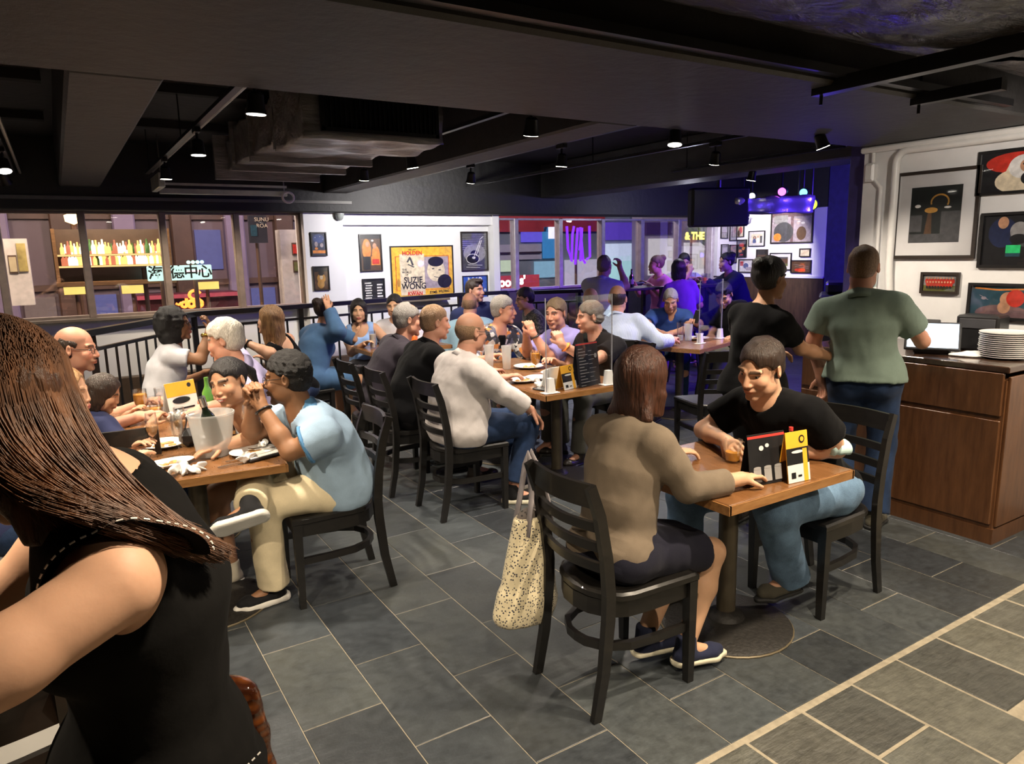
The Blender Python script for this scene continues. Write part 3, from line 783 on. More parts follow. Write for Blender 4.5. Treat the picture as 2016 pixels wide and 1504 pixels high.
# ================================================================= people
A = lambda *v: np.array(v, float)
Z3 = A(0, 0, 1)
def skin_mat():
    if 'skin' in MATS: return MATS['skin']
    t = NT('skin'); at = t.n('ShaderNodeAttribute', attribute_name='tint'); v = t.coord(); n = t.noise(v, 30, 4)
    c = t.mix(.18, at.outputs['Color'], t.mix(1., at.outputs['Color'], t.ramp(n.outputs['Fac'], [(.3, (.75, .62, .58)), (.7, (1.15, 1.05, 1.0))]), 'MULTIPLY'))
    t.set(Base_Color=c, Roughness=.54, Subsurface_Weight=.12); t.b.inputs['Specular IOR Level'].default_value = .35; t.b.inputs['Subsurface Radius'].default_value = (.012, .005, .003); t.b.inputs['Subsurface Scale'].default_value = .6
    t.bump(t.noise(v, 160, 2).outputs['Fac'], .06, .002)
    MATS['skin'] = t.m; return t.m
def hair_mat(name, dark, light, stretch=(34, 34, 3), rough=.42):
    k = 'hair_' + name
    if k in MATS: return MATS[k]
    t = NT(k); v = t.coord(stretch); n = t.noise(v, 4, 4, .6)
    t.set(Base_Color=t.ramp(n.outputs['Fac'], [(.3, dark), (.7, light)]), Roughness=rough); t.bump(n.outputs['Fac'], .7, .012)
    MATS[k] = t.m; return t.m
def eye_mats():
    return [plain('eye_white', (.62, .58, .54), .25, var=.04), plain('eye_iris_brown', (.035, .018, .010), .15, var=.2), plain('shoe_black', (.008, .008, .009), .5, var=.2)]
SK = dict(fair=(.57, .33, .21), pink=(.54, .275, .185), tan=(.46, .25, .145), brown=(.27, .135, .068), dark=(.16, .078, .042), asian=(.55, .33, .20))

def ik(a, t, l1, l2, pole):
    a = np.asarray(a, float); t = np.asarray(t, float); d = t - a; L = np.linalg.norm(d); u = d / (L + 1e-9)
    L2 = min(L, (l1 + l2) * .995)
    if L > L2: t = a + u * L2
    c = (l1 * l1 + L2 * L2 - l2 * l2) / (2 * L2); h = math.sqrt(max(l1 * l1 - c * c, 0))
    p = np.asarray(pole, float); p = p - u * (p @ u); p = unit(p)
    return a + u * c + p * h, t

def person(label, pos, head, phi, skin='fair', seat=.46, hy=0, hp=0, hr=0, sc=1.0, fat=1.0, fem=False, twist=0, arms=None, legs=None,
           hair=None, top=None, bottom=None, shoes=None, near=0, fface=True, group=None, hunch=.045, smile=False, glasses=None, beard=None, standing=False, extras=None, bodyhide=False, jaw=1.0, bulge=.0):
    """pos: pelvis (x, y); head: centre of the head (x, y, z); phi: heading of the body clockwise from +y; hy/hp/hr turn (right +), nod (down +), tilt of the head"""
    root = thing('person', label, 'person', (pos[0], pos[1], 0), 0, group)
    off = A(pos[0], pos[1], 0)
    hv = [.013, .0095, .0065][near]; hh = [.0075, .0052, .0036][near]; hc = [.014, .010, .0075][near]; hn = [.0075, .0055, .0042][near]
    ph = math.radians(phi); F = A(math.sin(ph), math.cos(ph), 0); R = A(math.cos(ph), -math.sin(ph), 0)
    tw = math.radians(phi + twist); RT = A(math.cos(tw), -math.sin(tw), 0)
    P = A(pos[0], pos[1], (seat + .105 * sc) if not standing else seat)
    Hc = np.asarray(head, float)
    # head frame
    a = math.radians(phi + hy); hf0 = A(math.sin(a), math.cos(a), 0); hr0 = A(math.cos(a), -math.sin(a), 0)
    p = math.radians(hp); hf = hf0 * math.cos(p) - Z3 * math.sin(p); hu = Z3 * math.cos(p) + hf0 * math.sin(p)
    q = math.radians(hr); hrt = hr0 * math.cos(q) - hu * math.sin(q); hu = hu * math.cos(q) + hr0 * math.sin(q)
    HM = np.stack([hrt, hf, hu]); s = sc
    hl = lambda x, y, z: Hc + s * (HM.T @ A(x, y, z))
    # spine
    NB = Hc - hu * .125 * s - hf * .045 * s - Z3 * .055 * s                       # base of the neck
    d = NB - P
    mid = P + d * .5 - F * (hunch + bulge) * s
    bez = lambda t: (1 - t) ** 2 * P + 2 * t * (1 - t) * mid + t * t * NB
    waist, chest, upper = bez(.36), bez(.66), bez(.88)
    up = unit(NB - chest); RT = unit(RT - up * (RT @ up)); FT = np.cross(up, RT)
    shw = (.158 if fem else .185) * s; fb = fat
    SH = [NB - up * .062 * s + RT * (sg * shw) - FT * .005 for sg in (-1, 1)]
    # limbs
    la1, la2 = .285 * s, .255 * s; ll1, ll2 = .425 * s, .42 * s
    arms = arms or {}; legs = legs or {}
    EL, WR, HD = [None, None], [None, None], [None, None]
    for i, sg in ((0, -1), (1, 1)):
        sp = arms.get('LR'[i], {})
        tgt = np.asarray(sp.get('w', P + F * .30 + R * sg * .16 + Z3 * .08), float)
        pole = np.asarray(sp.get('pole', -Z3 * .8 + R * sg * .6 - F * .5), float)
        if 'e' in sp:
            e = np.asarray(sp['e'], float); e = SH[i] + unit(e - SH[i]) * min(np.linalg.norm(e - SH[i]), la1 * 1.08); w = e + unit(tgt - e) * min(np.linalg.norm(tgt - e), la2 * 1.05)
        else: e, w = ik(SH[i], tgt, la1, la2, pole)
        EL[i], WR[i] = e, w
        fwd = unit(w - e)
        hd = unit(np.asarray(sp.get('dir', fwd), float)); n = np.asarray(sp.get('palm', -Z3), float); n = unit(n - hd * (n @ hd))
        HD[i] = (hd, n, sp.get('curl', .45))
    HIP, KN, AN, FD = [None, None], [None, None], [None, None], [None, None]
    for i, sg in ((0, -1), (1, 1)):
        sp = legs.get('LR'[i], {})
        HIP[i] = P + R * sg * .092 * s - Z3 * .02 + (F * .02 if not standing else 0)
        dflt = (P + F * .44 * s + R * sg * .14); dflt = A(dflt[0], dflt[1], .09)
        if standing: dflt = A(*(P + R * sg * .10)[:2], .09)
        tgt = np.asarray(sp.get('a', dflt), float)
        if 'k' in sp: KN[i] = np.asarray(sp['k'], float); AN[i] = KN[i] + unit(tgt - KN[i]) * min(np.linalg.norm(tgt - KN[i]), ll2 * 1.06)
        else: KN[i], AN[i] = ik(HIP[i], tgt, ll1, ll2, sp.get('pole', F + Z3 * .8 + R * sg * .15))
        FD[i] = unit(np.asarray(sp.get('toe', F * .95 + R * sg * .2), float))
    # ---------- bare body, one continuous surface
    pts = [P, Hc, *SH, *EL, *WR, *KN, *AN]
    lo = np.min(pts, 0) - .24 * s; hi = np.max(pts, 0) + .24 * s; lo[2] = max(lo[2], -.01)
    fine = [(Hc, .165 * s, hh)] + [(WR[i] + HD[i][0] * .085 * s, .115 * s, hn) for i in (0, 1) if not arms.get('LR'[i], {}).get('hidden')]
    f = Field(lo, hi, hv, fine)
    def torso(g, e=0., k=.05, low=True):
        g.eseg(P - Z3 * .01, waist, RT, (.168 * fb * s + e, .118 * fb * s + e), (.140 * fb * s + e, .105 * fb * s + e), k)
        g.eseg(waist, chest, RT, (.142 * fb * s + e, .108 * fb * s + e), ((.150 if fem else .168) * s * (.6 + .4 * fb) + e, .112 * s + e), k)
        g.eseg(chest, upper, RT, ((.150 if fem else .168) * s * (.6 + .4 * fb) + e, .112 * s + e), ((.125 if fem else .15) * s + e, .082 * s + e), k)
        g.cone(SH[0] * .85 + NB * .15, SH[1] * .85 + NB * .15, .058 * s + e, .058 * s + e, k)
        g.cone(upper, NB + up * .01, .085 * s + e * .5, .055 * s + e * .3, k)
        if bulge or fat > 1.1: g.ell(waist + FT * .05 - up * .02, np.stack([RT, FT, up]), A(.15 * fb, .10 * fb, .14) * s + e, k)
        if fem: 
            for sg in (-1, 1): g.ell(chest + FT * .085 * s + RT * sg * .068 * s - up * .005, np.stack([RT, FT, up]), A(.058, .05, .06) * s + e, .03)
    def thighs(g, e=0., k=.04):
        for i in (0, 1):
            g.cone(HIP[i], KN[i], .086 * s * (.5 + .5 * fb) + e, .058 * s + e, k)
            if not standing: g.ell(P + R * (i * 2 - 1) * .085 * s - F * .03 - Z3 * .02, np.stack([R, F, Z3]), A(.10, .115, .085) * s * (.5 + .5 * fb) + e, k)
            else: g.ell(P + R * (i * 2 - 1) * .08 * s - F * .03 - Z3 * .03, np.stack([R, F, Z3]), A(.095, .105, .11) * s + e, k)
    def shins(g, e=0., k=.025, ra=.038):
        for i in (0, 1):
            m = KN[i] * .62 + AN[i] * .38 - unit(np.cross(R, unit(AN[i] - KN[i]))) * -.012
            g.cone(KN[i], m, .054 * s + e, .054 * s + e, k); g.cone(m, AN[i], .054 * s + e, ra * s + e, k)
    def arm(g, i, e=0., k=.022, upto=2.0):
        m = SH[i] * .55 + EL[i] * .45
        g.cone(SH[i], m, .056 * s * (.6 + .4 * fb) + e, .050 * s * (.6 + .4 * fb) + e, k)
        if upto >= 1: g.cone(m, EL[i], .048 * s * (.6 + .4 * fb) + e, .039 * s + e, k)
        if upto > 1:
            fm = EL[i] * .65 + WR[i] * .35
            g.cone(EL[i], fm, .040 * s + e, .041 * s + e, k); g.cone(fm, WR[i], .041 * s + e, .028 * s + e * .7, k)
    torso(f); thighs(f); shins(f)
    for i in (0, 1): arm(f, i)
    # feet
    for i in (0, 1):
        a0 = A(*AN[i]); upv = Z3 if legs.get('LR'[i], {}).get('sup') is None else unit(legs['LR'[i]]['sup']); fd = unit(FD[i] - upv * (FD[i] @ upv)); f.cone(a0 - upv * .02, a0 + fd * .12 * s - upv * .052, .034 * s, .022 * s, .015)
    # hands
    def hand(g, i, e=0.):
        hd, n, curl = HD[i]; sd = np.cross(hd, n) * (1 if i == 0 else -1)          # towards the thumb
        w = WR[i]; hs = s * (.92 if fem else 1.0)
        g.cone(w, w + hd * .02 * hs, .026 * hs, .026 * hs, .015)
        g.eseg(w + hd * .02 * hs, w + hd * .075 * hs, sd, (.030 * hs, .017 * hs), (.038 * hs, .014 * hs), .012)
        spread = .0
        for q, (o, ln, r) in enumerate(((.030, .072, .0092), (.010, .080, .0094), (-.010, .074, .0090), (-.028, .058, .0080))):
            b = w + hd * .082 * hs + sd * o * hs; ang = curl * (.9 + .12 * q); dd = unit(hd * math.cos(ang * .7) + n * math.sin(ang * .7) + sd * o * 3.0 * (1 - curl * .6))
            j = b + dd * ln * .45 * hs; d2 = unit(dd * math.cos(ang) + np.cross(sd, dd) * (math.sin(ang) * (1 if np.cross(sd, dd) @ n > 0 else -1)))
            j2 = j + d2 * ln * .32 * hs; d3 = unit(d2 * math.cos(ang * .7) + np.cross(sd, d2) * (math.sin(ang * .7) * (1 if np.cross(sd, d2) @ n > 0 else -1)))
            g.cone(b - hd * .012 * hs, j, r * 1.05 * hs, r * hs, .004); g.cone(j, j2, r * hs, r * .93 * hs, .003); g.cone(j2, j2 + d3 * ln * .27 * hs, r * .93 * hs, r * .8 * hs, .003)
        tb = w + hd * .022 * hs + sd * .024 * hs + n * .006; td = unit(hd * .62 + sd * .62 + n * (.25 + .5 * curl)); t1 = tb + td * .040 * hs; td2 = unit(td + hd * .35 - sd * .5 * curl + n * .3 * curl)
        g.cone(tb, t1, .0145 * hs, .0115 * hs, .010); g.cone(t1, t1 + td2 * .032 * hs, .0112 * hs, .009 * hs, .004)
    for i in (0, 1):
        if not arms.get('LR'[i], {}).get('hidden'): hand(f, i)
    # neck and head
    nr = (.048 if fem else .058) * s * (.75 + .25 * fb)
    f.cone(NB, hl(0, -.018, -.075), nr * 1.08, nr, .02)
    E = HM
    f.ell(hl(0, -.014, .030), E, A(.074, .096, .088) * s, .02)
    f.ell(hl(0, .028, -.028), E, A(.060 * (.97 + .03 * fb), .066, .088) * s, .02)
    f.ell(hl(0, .032, -.082), E, A(.047 * jaw, .050, .036) * s, .02)
    f.cone(hl(-.012, .074, -.108), hl(.012, .074, -.108), .016 * s, .016 * s, .016)
    for sg in (-1, 1):
        f.ell(hl(sg * (.038 if fem else .040), .058, -.032 if fem else -.030), E, (A(.027, .028, .028) if fem else A(.024, .026, .026)) * s, .016)
        f.ell(hl(sg * .050, .018, -.070), E, A(.018, .040, .034) * s * jaw, .018)
        f.cone(hl(sg * .048, .072, .023), hl(sg * .014, .086, .018), .0085 * s * (.6 if fem else .9), (.0050 if fem else .0085) * s, .012)
        f.ell(hl(sg * .032, .103 if fem else .1015, -.002), E, A(.019, .018, .013) * s, .010, 's')
        f.cone(hl(sg * .019, .078, .0075), hl(sg * .043, .070, .0070), .0046 * s, .0040 * s, .003)
        f.cone(hl(sg * .021, .076, -.0125), hl(sg * .042, .070, -.0120), .0040 * s, .0034 * s, .003)
        # ear
        ce, se = math.cos(.45 * sg), math.sin(.45 * sg); er = np.stack([E[0] * ce - E[1] * se, E[1] * ce + E[0] * se, E[2]])
        f.ell(hl(sg * .078, -.012, -.006), er, A(.0080, .018, .028 if fem else .031) * s, .006)
        f.ell(hl(sg * .087, -.008, -.002), er, A(.006, .010, .018) * s, .005, 's')
    f.cone(hl(0, .088, .008), hl(0, .100 if fem else .107, -.034), .0078 * s, (.0098 if fem else .0122) * s, .008)
    for sg in (-1, 1): f.ell(hl(sg * (.0115 if fem else .0135), .093 if fem else .096, -.039), E, A(.0085, .011, .008) * s, .006)
    f.ell(hl(0, .084, -.064), E, A(.030, .018, .013) * s, .012)
    f.ell(hl(0, .0975, -.0630), E, A(.0225, .0075, .0048) * s, .004); f.ell(hl(0, .0955, -.0755), E, A(.019, .008, .0055) * s, .004)
    if not smile: f.ell(hl(0, .107, -.0690), E, A(.022, .007, .0018) * s, .003, 's')
    else:
        for sg in (-1, 1): f.ell(hl(sg * .024, .088, -.064), E, A(.008, .006, .005) * s, .008)
    me, V = f.mesh('body')
    # tint
    sk = A(*SK[skin]); L = ((V - Hc) @ HM.T) / s
    col = np.tile(sk, (len(V), 1))
    x, y, z = np.abs(L[:, 0]), L[:, 1], L[:, 2]
    sm = lambda d, w: np.clip(1 - d / w, 0, 1)
    lip = sm(np.sqrt((x / .024) ** 2 + ((z + .069) / .0125) ** 2), 1.15) * (y > .08); lip = np.clip(lip * 3, 0, 1)
    if smile:
        tt = np.clip(sm(np.sqrt((x / .020) ** 2 + ((z + .0690 - 8 * x * x) / .0042) ** 2), 1.0) * 4, 0, 1) * (y > .08)
        lip = np.maximum(lip, np.clip(sm(np.sqrt((x / .031) ** 2 + ((z + .0690 - 8 * x * x) / .0088) ** 2), 1.0) * 3, 0, 1) * (y > .075))
    lc = A(.42, .12, .10) if fem else sk * A(.78, .55, .52)
    col = col * (1 - lip[:, None]) + lc * lip[:, None]
    if smile: col = col * (1 - tt[:, None]) + A(.80, .76, .70) * tt[:, None]
    chk = sm(np.sqrt(((x - .042) / .03) ** 2 + ((z + .03) / .03) ** 2), 1) * (y > .03); nz = sm(np.sqrt((x / .018) ** 2 + ((z + .035) / .02) ** 2), 1.) * (y > .09)
    rd = np.clip(chk * .5 + nz * .4, 0, 1)[:, None] * (1.0 if skin == 'pink' else .55); col = col * (1 - rd) + col * A(1.08, .70, .66) * rd
    hcol = A(*(hair or {}).get('brow', (.03, .018, .012)))
    br = sm(np.abs(z - .0235 + .10 * np.abs(x - .03)), .0085) * ((x > .012) & (x < .052) & (y > .05)) * 2.2; br = np.clip(br, 0, .9)
    col = col * (1 - br[:, None]) + hcol * br[:, None]
    ln = sm(np.sqrt(((x - .0315) / .02) ** 2 + ((z - .004) / .0045) ** 2), 1.1) * (y > .06) * .7; col = col * (1 - ln[:, None]) + A(.03, .015, .012) * ln[:, None]
    if beard:
        bb = np.clip(sm(np.sqrt((x / .07) ** 2 + ((z + .085) / .055) ** 2), 1.0) * 3, 0, 1) * (y > -.02) * (1 - lip) * beard[1]
        bb = bb * (1 - np.clip(sm(np.sqrt(((x - .045) / .03) ** 2 + ((z + .03) / .03) ** 2), 1) * 2, 0, 1))
        col = col * (1 - bb[:, None]) + A(*beard[0]) * bb[:, None]
    if hair and hair.get('fuzz'):
        hz = np.clip((z - .01 - .35 * np.clip(y, 0, 1)) * 40, 0, 1) * (y < .06); hz = np.maximum(hz, np.clip((.00 - y) * 40, 0, 1) * (z > -.075) * (x < .072)) * .55
        bald = sm(np.sqrt((x / .07) ** 2 + ((y - .01) / .085) ** 2), 1.) * (z > .06); hz = hz * (1 - np.clip(bald * 2, 0, 1))
        col = col * (1 - hz[:, None]) + A(*hair['fuzz']) * hz[:, None]
    at = me.attributes.new('tint', 'FLOAT_COLOR', 'POINT'); at.data.foreach_set('color', np.concatenate([col, np.ones((len(V), 1))], 1).astype(np.float32).ravel())
    def attach(name, me, mat, par=None):
        me.transform(Matrix.Translation((-off[0], -off[1], 0))); return link(name, me, mat, par or root)
    body = attach('body', me, skin_mat())
    # ---------- eyes
    if True:
        for sg in (-1, 1):
            m = MB(); c = hl(sg * .0315, .0688, -.0025); Rm = Matrix([list(E[0]) , list(E[1]), list(E[2])]).transposed()
            prof = [(.0005, .0125), (.0036, .0120), (.0037, .0119), (.0066, .0106), (.0067, .0105), (.0100, .0075), (.0125, 0), (.009, -.009)]
            rings = [[tuple(c + s * (E.T @ A(r * math.cos(2 * PI * j / 14), zz, r * math.sin(2 * PI * j / 14)))) for j in range(14)] for r, zz in prof]
            for q in range(len(rings) - 1):
                m.cur = 2 if q < 2 else (1 if q < 4 else 0); m.ring(rings[q:q + 2], cap=(q == 0))
            eo = attach('eye', m.mesh('eye', True), eye_mats())
    # ---------- hair
    if hair:
        st = hair['style']; hm = hair['mat']
        ext = .0
        L0 = Hc - .17 * s; H0 = Hc + .17 * s
        if st in ('long', 'shoulder', 'loose'): L0 = np.minimum(L0, NB - .36 * s); H0 = np.maximum(H0, NB + .25 * s)
        if st in ('bob',): L0 = L0 - Z3 * .10
        if st == 'afro': L0 = L0 - .07; H0 = H0 + .07
        if st in ('bun', 'ponytail'): L0 = L0 - .10; H0 = H0 + .09
        g = Field(L0, H0, hh * 1.15)
        th = hair.get('th', .014) * (.68 if st in ('short', 'quiff', 'curly', 'bun', 'ponytail') else 1); k = .012
        if st == 'afro':
            g.ell(hl(0, -.035, .015), E, A(.128, .125, .135) * s, k); g.ell(hl(0, -.05, -.07), E, A(.12, .09, .10) * s, .03)
        elif st == 'ring':
            g.ell(hl(0, -.016, .012), E, A(.074 + th * .7, .096 + th * .6, .085) * s, k)
            g.cut(hl(0, 0, .052), HM.T @ A(0, .35, 1), None, .01)
        else:
            g.ell(hl(0, -.014, .030), E, A(.074 + th, .096 + th, .088 + th * 1.15) * s, k)
            if st in ('short', 'quiff', 'curly', 'thin'): g.ell(hl(0, -.045, -.02), E, A(.068 + th * .6, .06 + th * .6, .06) * s, .015)
            if st == 'quiff': g.ell(hl(0, .045, .098), E, A(.058, .05, .026) * s, .02)
            if st == 'thin': g.ell(hl(0, .065, .105), E, A(.05, .07, .035) * s, .012, 's')
        if st in ('bob', 'shoulder', 'long', 'loose'):
            dn = {'bob': .13, 'shoulder': .19, 'long': .34, 'loose': .24}[st] * s; dn = hair.get('len', dn)
            b0 = hl(0, -.03, .02)
            hang = unit(-Z3 * 1.0 + (-FT) * .18 if st != 'bob' else -hu - hf * .05)
            g.eseg(b0, b0 + hang * (.10 * s), E[0], (.085 * s, .085 * s), (.088 * s, .07 * s), .02)
            g.eseg(b0 + hang * (.06 * s), b0 + hang * dn - FT * .02, E[0], (.088 * s, .070 * s), (hair.get('w', .085) * s, .035 * s), .025)
            for sg in (-1, 1):
                fr = hair.get('front', .02)
                g.eseg(hl(sg * .07, fr - .01, .03), hl(sg * .074, fr, -.05), E[1], (.030 * s, .017 * s), (.036 * s, .016 * s), .015)
                g.eseg(hl(sg * .074, fr, -.05), hl(sg * .074, fr - .005, -.05) + hang * max(dn - .09 * s, .02), E[1], (.036 * s, .016 * s), (.03 * s, .014 * s), .015)
        if st == 'ponytail':
            t0 = hl(0, -.105, .055); g.ell(t0, E, A(.025, .03, .025) * s, .01); g.cone(t0, t0 - hf * .07 * s - hu * .06 * s, .03 * s, .024 * s, .01); g.cone(t0 - hf * .07 * s - hu * .06 * s, t0 - hf * .09 * s - hu * .16 * s, .026 * s, .008 * s, .01)
        if st == 'bun': g.ell(hl(0, -.085, .085), E, A(.05, .05, .045) * s, .01)
        # open the face, ears and neck
        if st == 'afro':
            g.ell(hl(0, .085, -.035), E, A(.070, .080, .098) * s, .012, 's'); 
        else:
            fz = hair.get('line', .080)
            g.ell(hl(0, .105, fz - .125), E, A(.066, .085, .120) * s, .012, 's')
            if st in ('short', 'quiff', 'curly', 'thin', 'ring', 'bun', 'ponytail'):
                for sg in (-1, 1): g.ell(hl(sg * .09, .006, -.030), E, A(.034, .034, .052) * s, .008, 's'); g.ell(hl(sg * .07, .065, -.03), E, A(.045, .052, .075) * s, .01, 's')
                g.cut(hl(0, -.05, hair.get('nape', -.075)), HM.T @ A(0, .45, -1), .13 * s, .01)
            if st in ('bob', 'shoulder', 'long', 'loose'): g.ell(hl(0, .10, -.10), E, A(.062, .10, .13) * s, .012, 's')
        g.wrinkle(hair.get('amp', .0035) * s, hair.get('freq', 110), 3, hair.get('stretch', (1, 1, .35)))
        hme, _ = g.mesh('hair'); attach('hair', hme, hm)
    # ---------- clothes
    if top:
        up_to = {'none': 0, 'short': .62, 'half': .9, 'long': 2.0, 'three': 1.75}[top.get('sleeve', 'short')]
        e = top.get('e', .014); el = top.get('es', .016)
        g = Field(lo, hi, hc); torso(g, e, .05)
        hem = top.get('hem', .02)
        if not standing:
            for i in (0, 1): g.ell(P + R * (i * 2 - 1) * .085 * s - F * .03 - Z3 * .0, np.stack([R, F, Z3]), A(.10 + top.get('drop', 0) * .2, .12 + top.get('drop', 0) * .3, .08 + top.get('drop', 0)) * s * (.5 + .5 * fb) + e, .04)
        else: g.eseg(P - Z3 * (hem + .02), P, R, (.215 * fb * s + e, .185 * fb * s + e), (.190 * fb * s + e, .155 * fb * s + e), .04)
        if standing and not top.get('skirt'):
            for i in (0, 1): g.ell(P + R * (i * 2 - 1) * .08 * s - F * .03 - Z3 * .03, np.stack([R, F, Z3]), A(.115, .130, .13) * s + e, .04)
        if top.get('skirt'):
            g.eseg(P - Z3 * top['skirt'], P, R, top.get('skw', (.22 * s, .19 * s)), (.17 * s + e, .13 * s + e), .05)
        for i in (0, 1):
            if up_to == 0: continue
            if up_to <= 1:
                g2 = SH[i] + (EL[i] - SH[i]) * up_to; g.cone(SH[i], g2, .055 * s * (.6 + .4 * fb) + el * .8, .054 * s * (.6 + .4 * fb) + el * 1.15, .03)
                g.cut(g2 + unit(EL[i] - SH[i]) * -.005, EL[i] - SH[i], .10 * s, .004)
            else:
                arm(g, i, el, .025, 1.0)
                w2 = EL[i] + (WR[i] - EL[i]) * (up_to - 1)
                g.cone(EL[i], w2, .044 * s + el, (.040 if up_to < 2 else .032) * s + el, .025); g.cut(w2 - unit(WR[i] - EL[i]) * .006, WR[i] - EL[i], .08 * s, .004)
        # neckline
        nk = top.get('neck', 'round')
        if nk == 'round': g.ell(NB + up * .045 + FT * .015, np.stack([RT, FT, up]), A(.075, .082, .055) * s, .008, 's')
        elif nk == 'v': g.ell(NB + up * .03 + FT * .055, np.stack([RT, FT, up]), A(.06, .09, .10) * s, .008, 's'); g.ell(NB + up * .05, np.stack([RT, FT, up]), A(.07, .07, .05) * s, .008, 's')
        elif nk == 'collar':
            g.ell(NB + up * .055 + FT * .02, np.stack([RT, FT, up]), A(.064, .07, .055) * s, .006, 's'); g.ell(NB + up * .02 + FT * .085, np.stack([RT, FT, up]), A(.035, .06, .07) * s, .006, 's')
        elif nk == 'scoop':
            g.ell(NB + up * .03 + FT * .06, np.stack([RT, FT, up]), A(.09, .11, .14) * s, .01, 's'); g.ell(NB + up * .03 - FT * .06, np.stack([RT, FT, up]), A(.075, .10, .10) * s, .01, 's')
        elif nk == 'tank':
            g.ell(NB + up * .02 + FT * .06, np.stack([RT, FT, up]), A(.085, .12, .15) * s, .01, 's'); g.ell(NB + up * .02 - FT * .07, np.stack([RT, FT, up]), A(.085, .11, .16) * s, .01, 's')
        if up_to == 0:
            for i in (0, 1): g.ell(SH[i] + RT * (i * 2 - 1) * .03, np.stack([RT, FT, up]), A(.055, .11, .10) * s, .01, 's')
        if not standing and top.get('tuck', False): g.cut(P + Z3 * .03, -Z3)
        elif not standing: 
            g.cut(P - Z3 * (.10 + top.get('drop', 0)) * s, -Z3)
        else: g.cut(P - Z3 * (top.get('skirt', hem) + .0), -Z3)
        g.wrinkle(top.get('amp', .0045), top.get('freq', 26), top.get('seed', 1), (1, 1, .7)); g.wrinkle(top.get('amp', .0045) * .4, 70, 5, (1, 1, .6))
        tme, _ = g.mesh('top'); to = attach(top.get('name', 'shirt'), tme, top['mat'])
        if nk == 'collar':
            # a folded collar round the neck
            cm = MB(); ring0 = []; ring1 = []; ring2 = []
            for q in range(15):
                an = math.radians(-148 + 296 * q / 14) + PI
                dirn = RT * math.sin(an) * .070 * s + FT * math.cos(an) * .070 * s
                dirn = -RT * math.sin(an) * .071 * s + FT * math.cos(an) * .066 * s
                fr = abs(q - 7) / 7
                ring0.append(tuple(NB + dirn * 1.03 + up * (.030 - .03 * fr) * s - off)); ring1.append(tuple(NB + dirn * .95 + up * (.066 - .04 * fr) * s - off)); ring2.append(tuple(NB + dirn * (1.36 + .14 * fr) + up * (.022 - .045 * fr) * s - off))
            cm.ring([ring0, ring1, ring2], close=False, cap=False)
            co_ = cm.build('collar', top.get('collar', top['mat']), to, smooth='all'); so = co_.modifiers.new('thickness', 'SOLIDIFY'); so.thickness = .004
        if 'trim' in top and up_to and up_to <= 1:
            for i in (0, 1):
                c0 = SH[i] + (EL[i] - SH[i]) * up_to - unit(EL[i] - SH[i]) * .012; ax = unit(EL[i] - SH[i]); r0 = (.054 * s * (.6 + .4 * fb) + el * 1.15) * 1.0
                qa = unit(np.cross(ax, Z3 + .3 * R)); qb = np.cross(ax, qa); tm = MB()
                tm.tube([tuple(c0 + (qa * math.cos(2 * PI * j / 20) + qb * math.sin(2 * PI * j / 20)) * (r0 + .001) - off) for j in range(21)], 1, flat=(.014, .014)); tm.build('sleeve_band', top['trim'], to, smooth='all')
    if bottom:
        kind = bottom.get('kind', 'trousers'); e = bottom.get('e', .014)
        g = Field(lo, hi, hc)
        g.eseg(P - Z3 * .02, P + (waist - P) * .45, R, (.166 * fb * s + e * .6, .122 * fb * s + e * .6), (.150 * fb * s + e * .5, .112 * fb * s + e * .5), .04)
        if kind == 'skirt':
            thighs(g, e)
            cnt = [HIP[i] + (KN[i] - HIP[i]) * .86 for i in (0, 1)]
            g.eseg((HIP[0] + HIP[1]) / 2, (cnt[0] + cnt[1]) / 2, R, (.165 * s + e, .085 * s + e), (np.linalg.norm(cnt[1] - cnt[0]) / 2 + .062 * s, .068 * s + e), .03)
            d0 = unit((KN[0] + KN[1]) / 2 - (HIP[0] + HIP[1]) / 2); g.cut((cnt[0] + cnt[1]) / 2, d0, None, .006)
        else:
            thighs(g, e)
            if kind == 'shorts':
                for i in (0, 1): g.cut(HIP[i] + (KN[i] - HIP[i]) * .8, KN[i] - HIP[i], .16 * s)
            else:
                flare = bottom.get('flare', .045)
                for i in (0, 1):
                    a1 = AN[i] + unit(KN[i] - AN[i]) * bottom.get('crop', .01)
                    g.cone(KN[i], a1, .056 * s + e, flare * s + e, .03); g.cut(a1, AN[i] - KN[i], .09 * s)
        g.wrinkle(bottom.get('amp', .005), 30, 4, (1, 1, .8))
        bme, _ = g.mesh('bottom'); attach(bottom.get('name', 'trousers' if kind == 'trousers' else kind), bme, bottom['mat'])
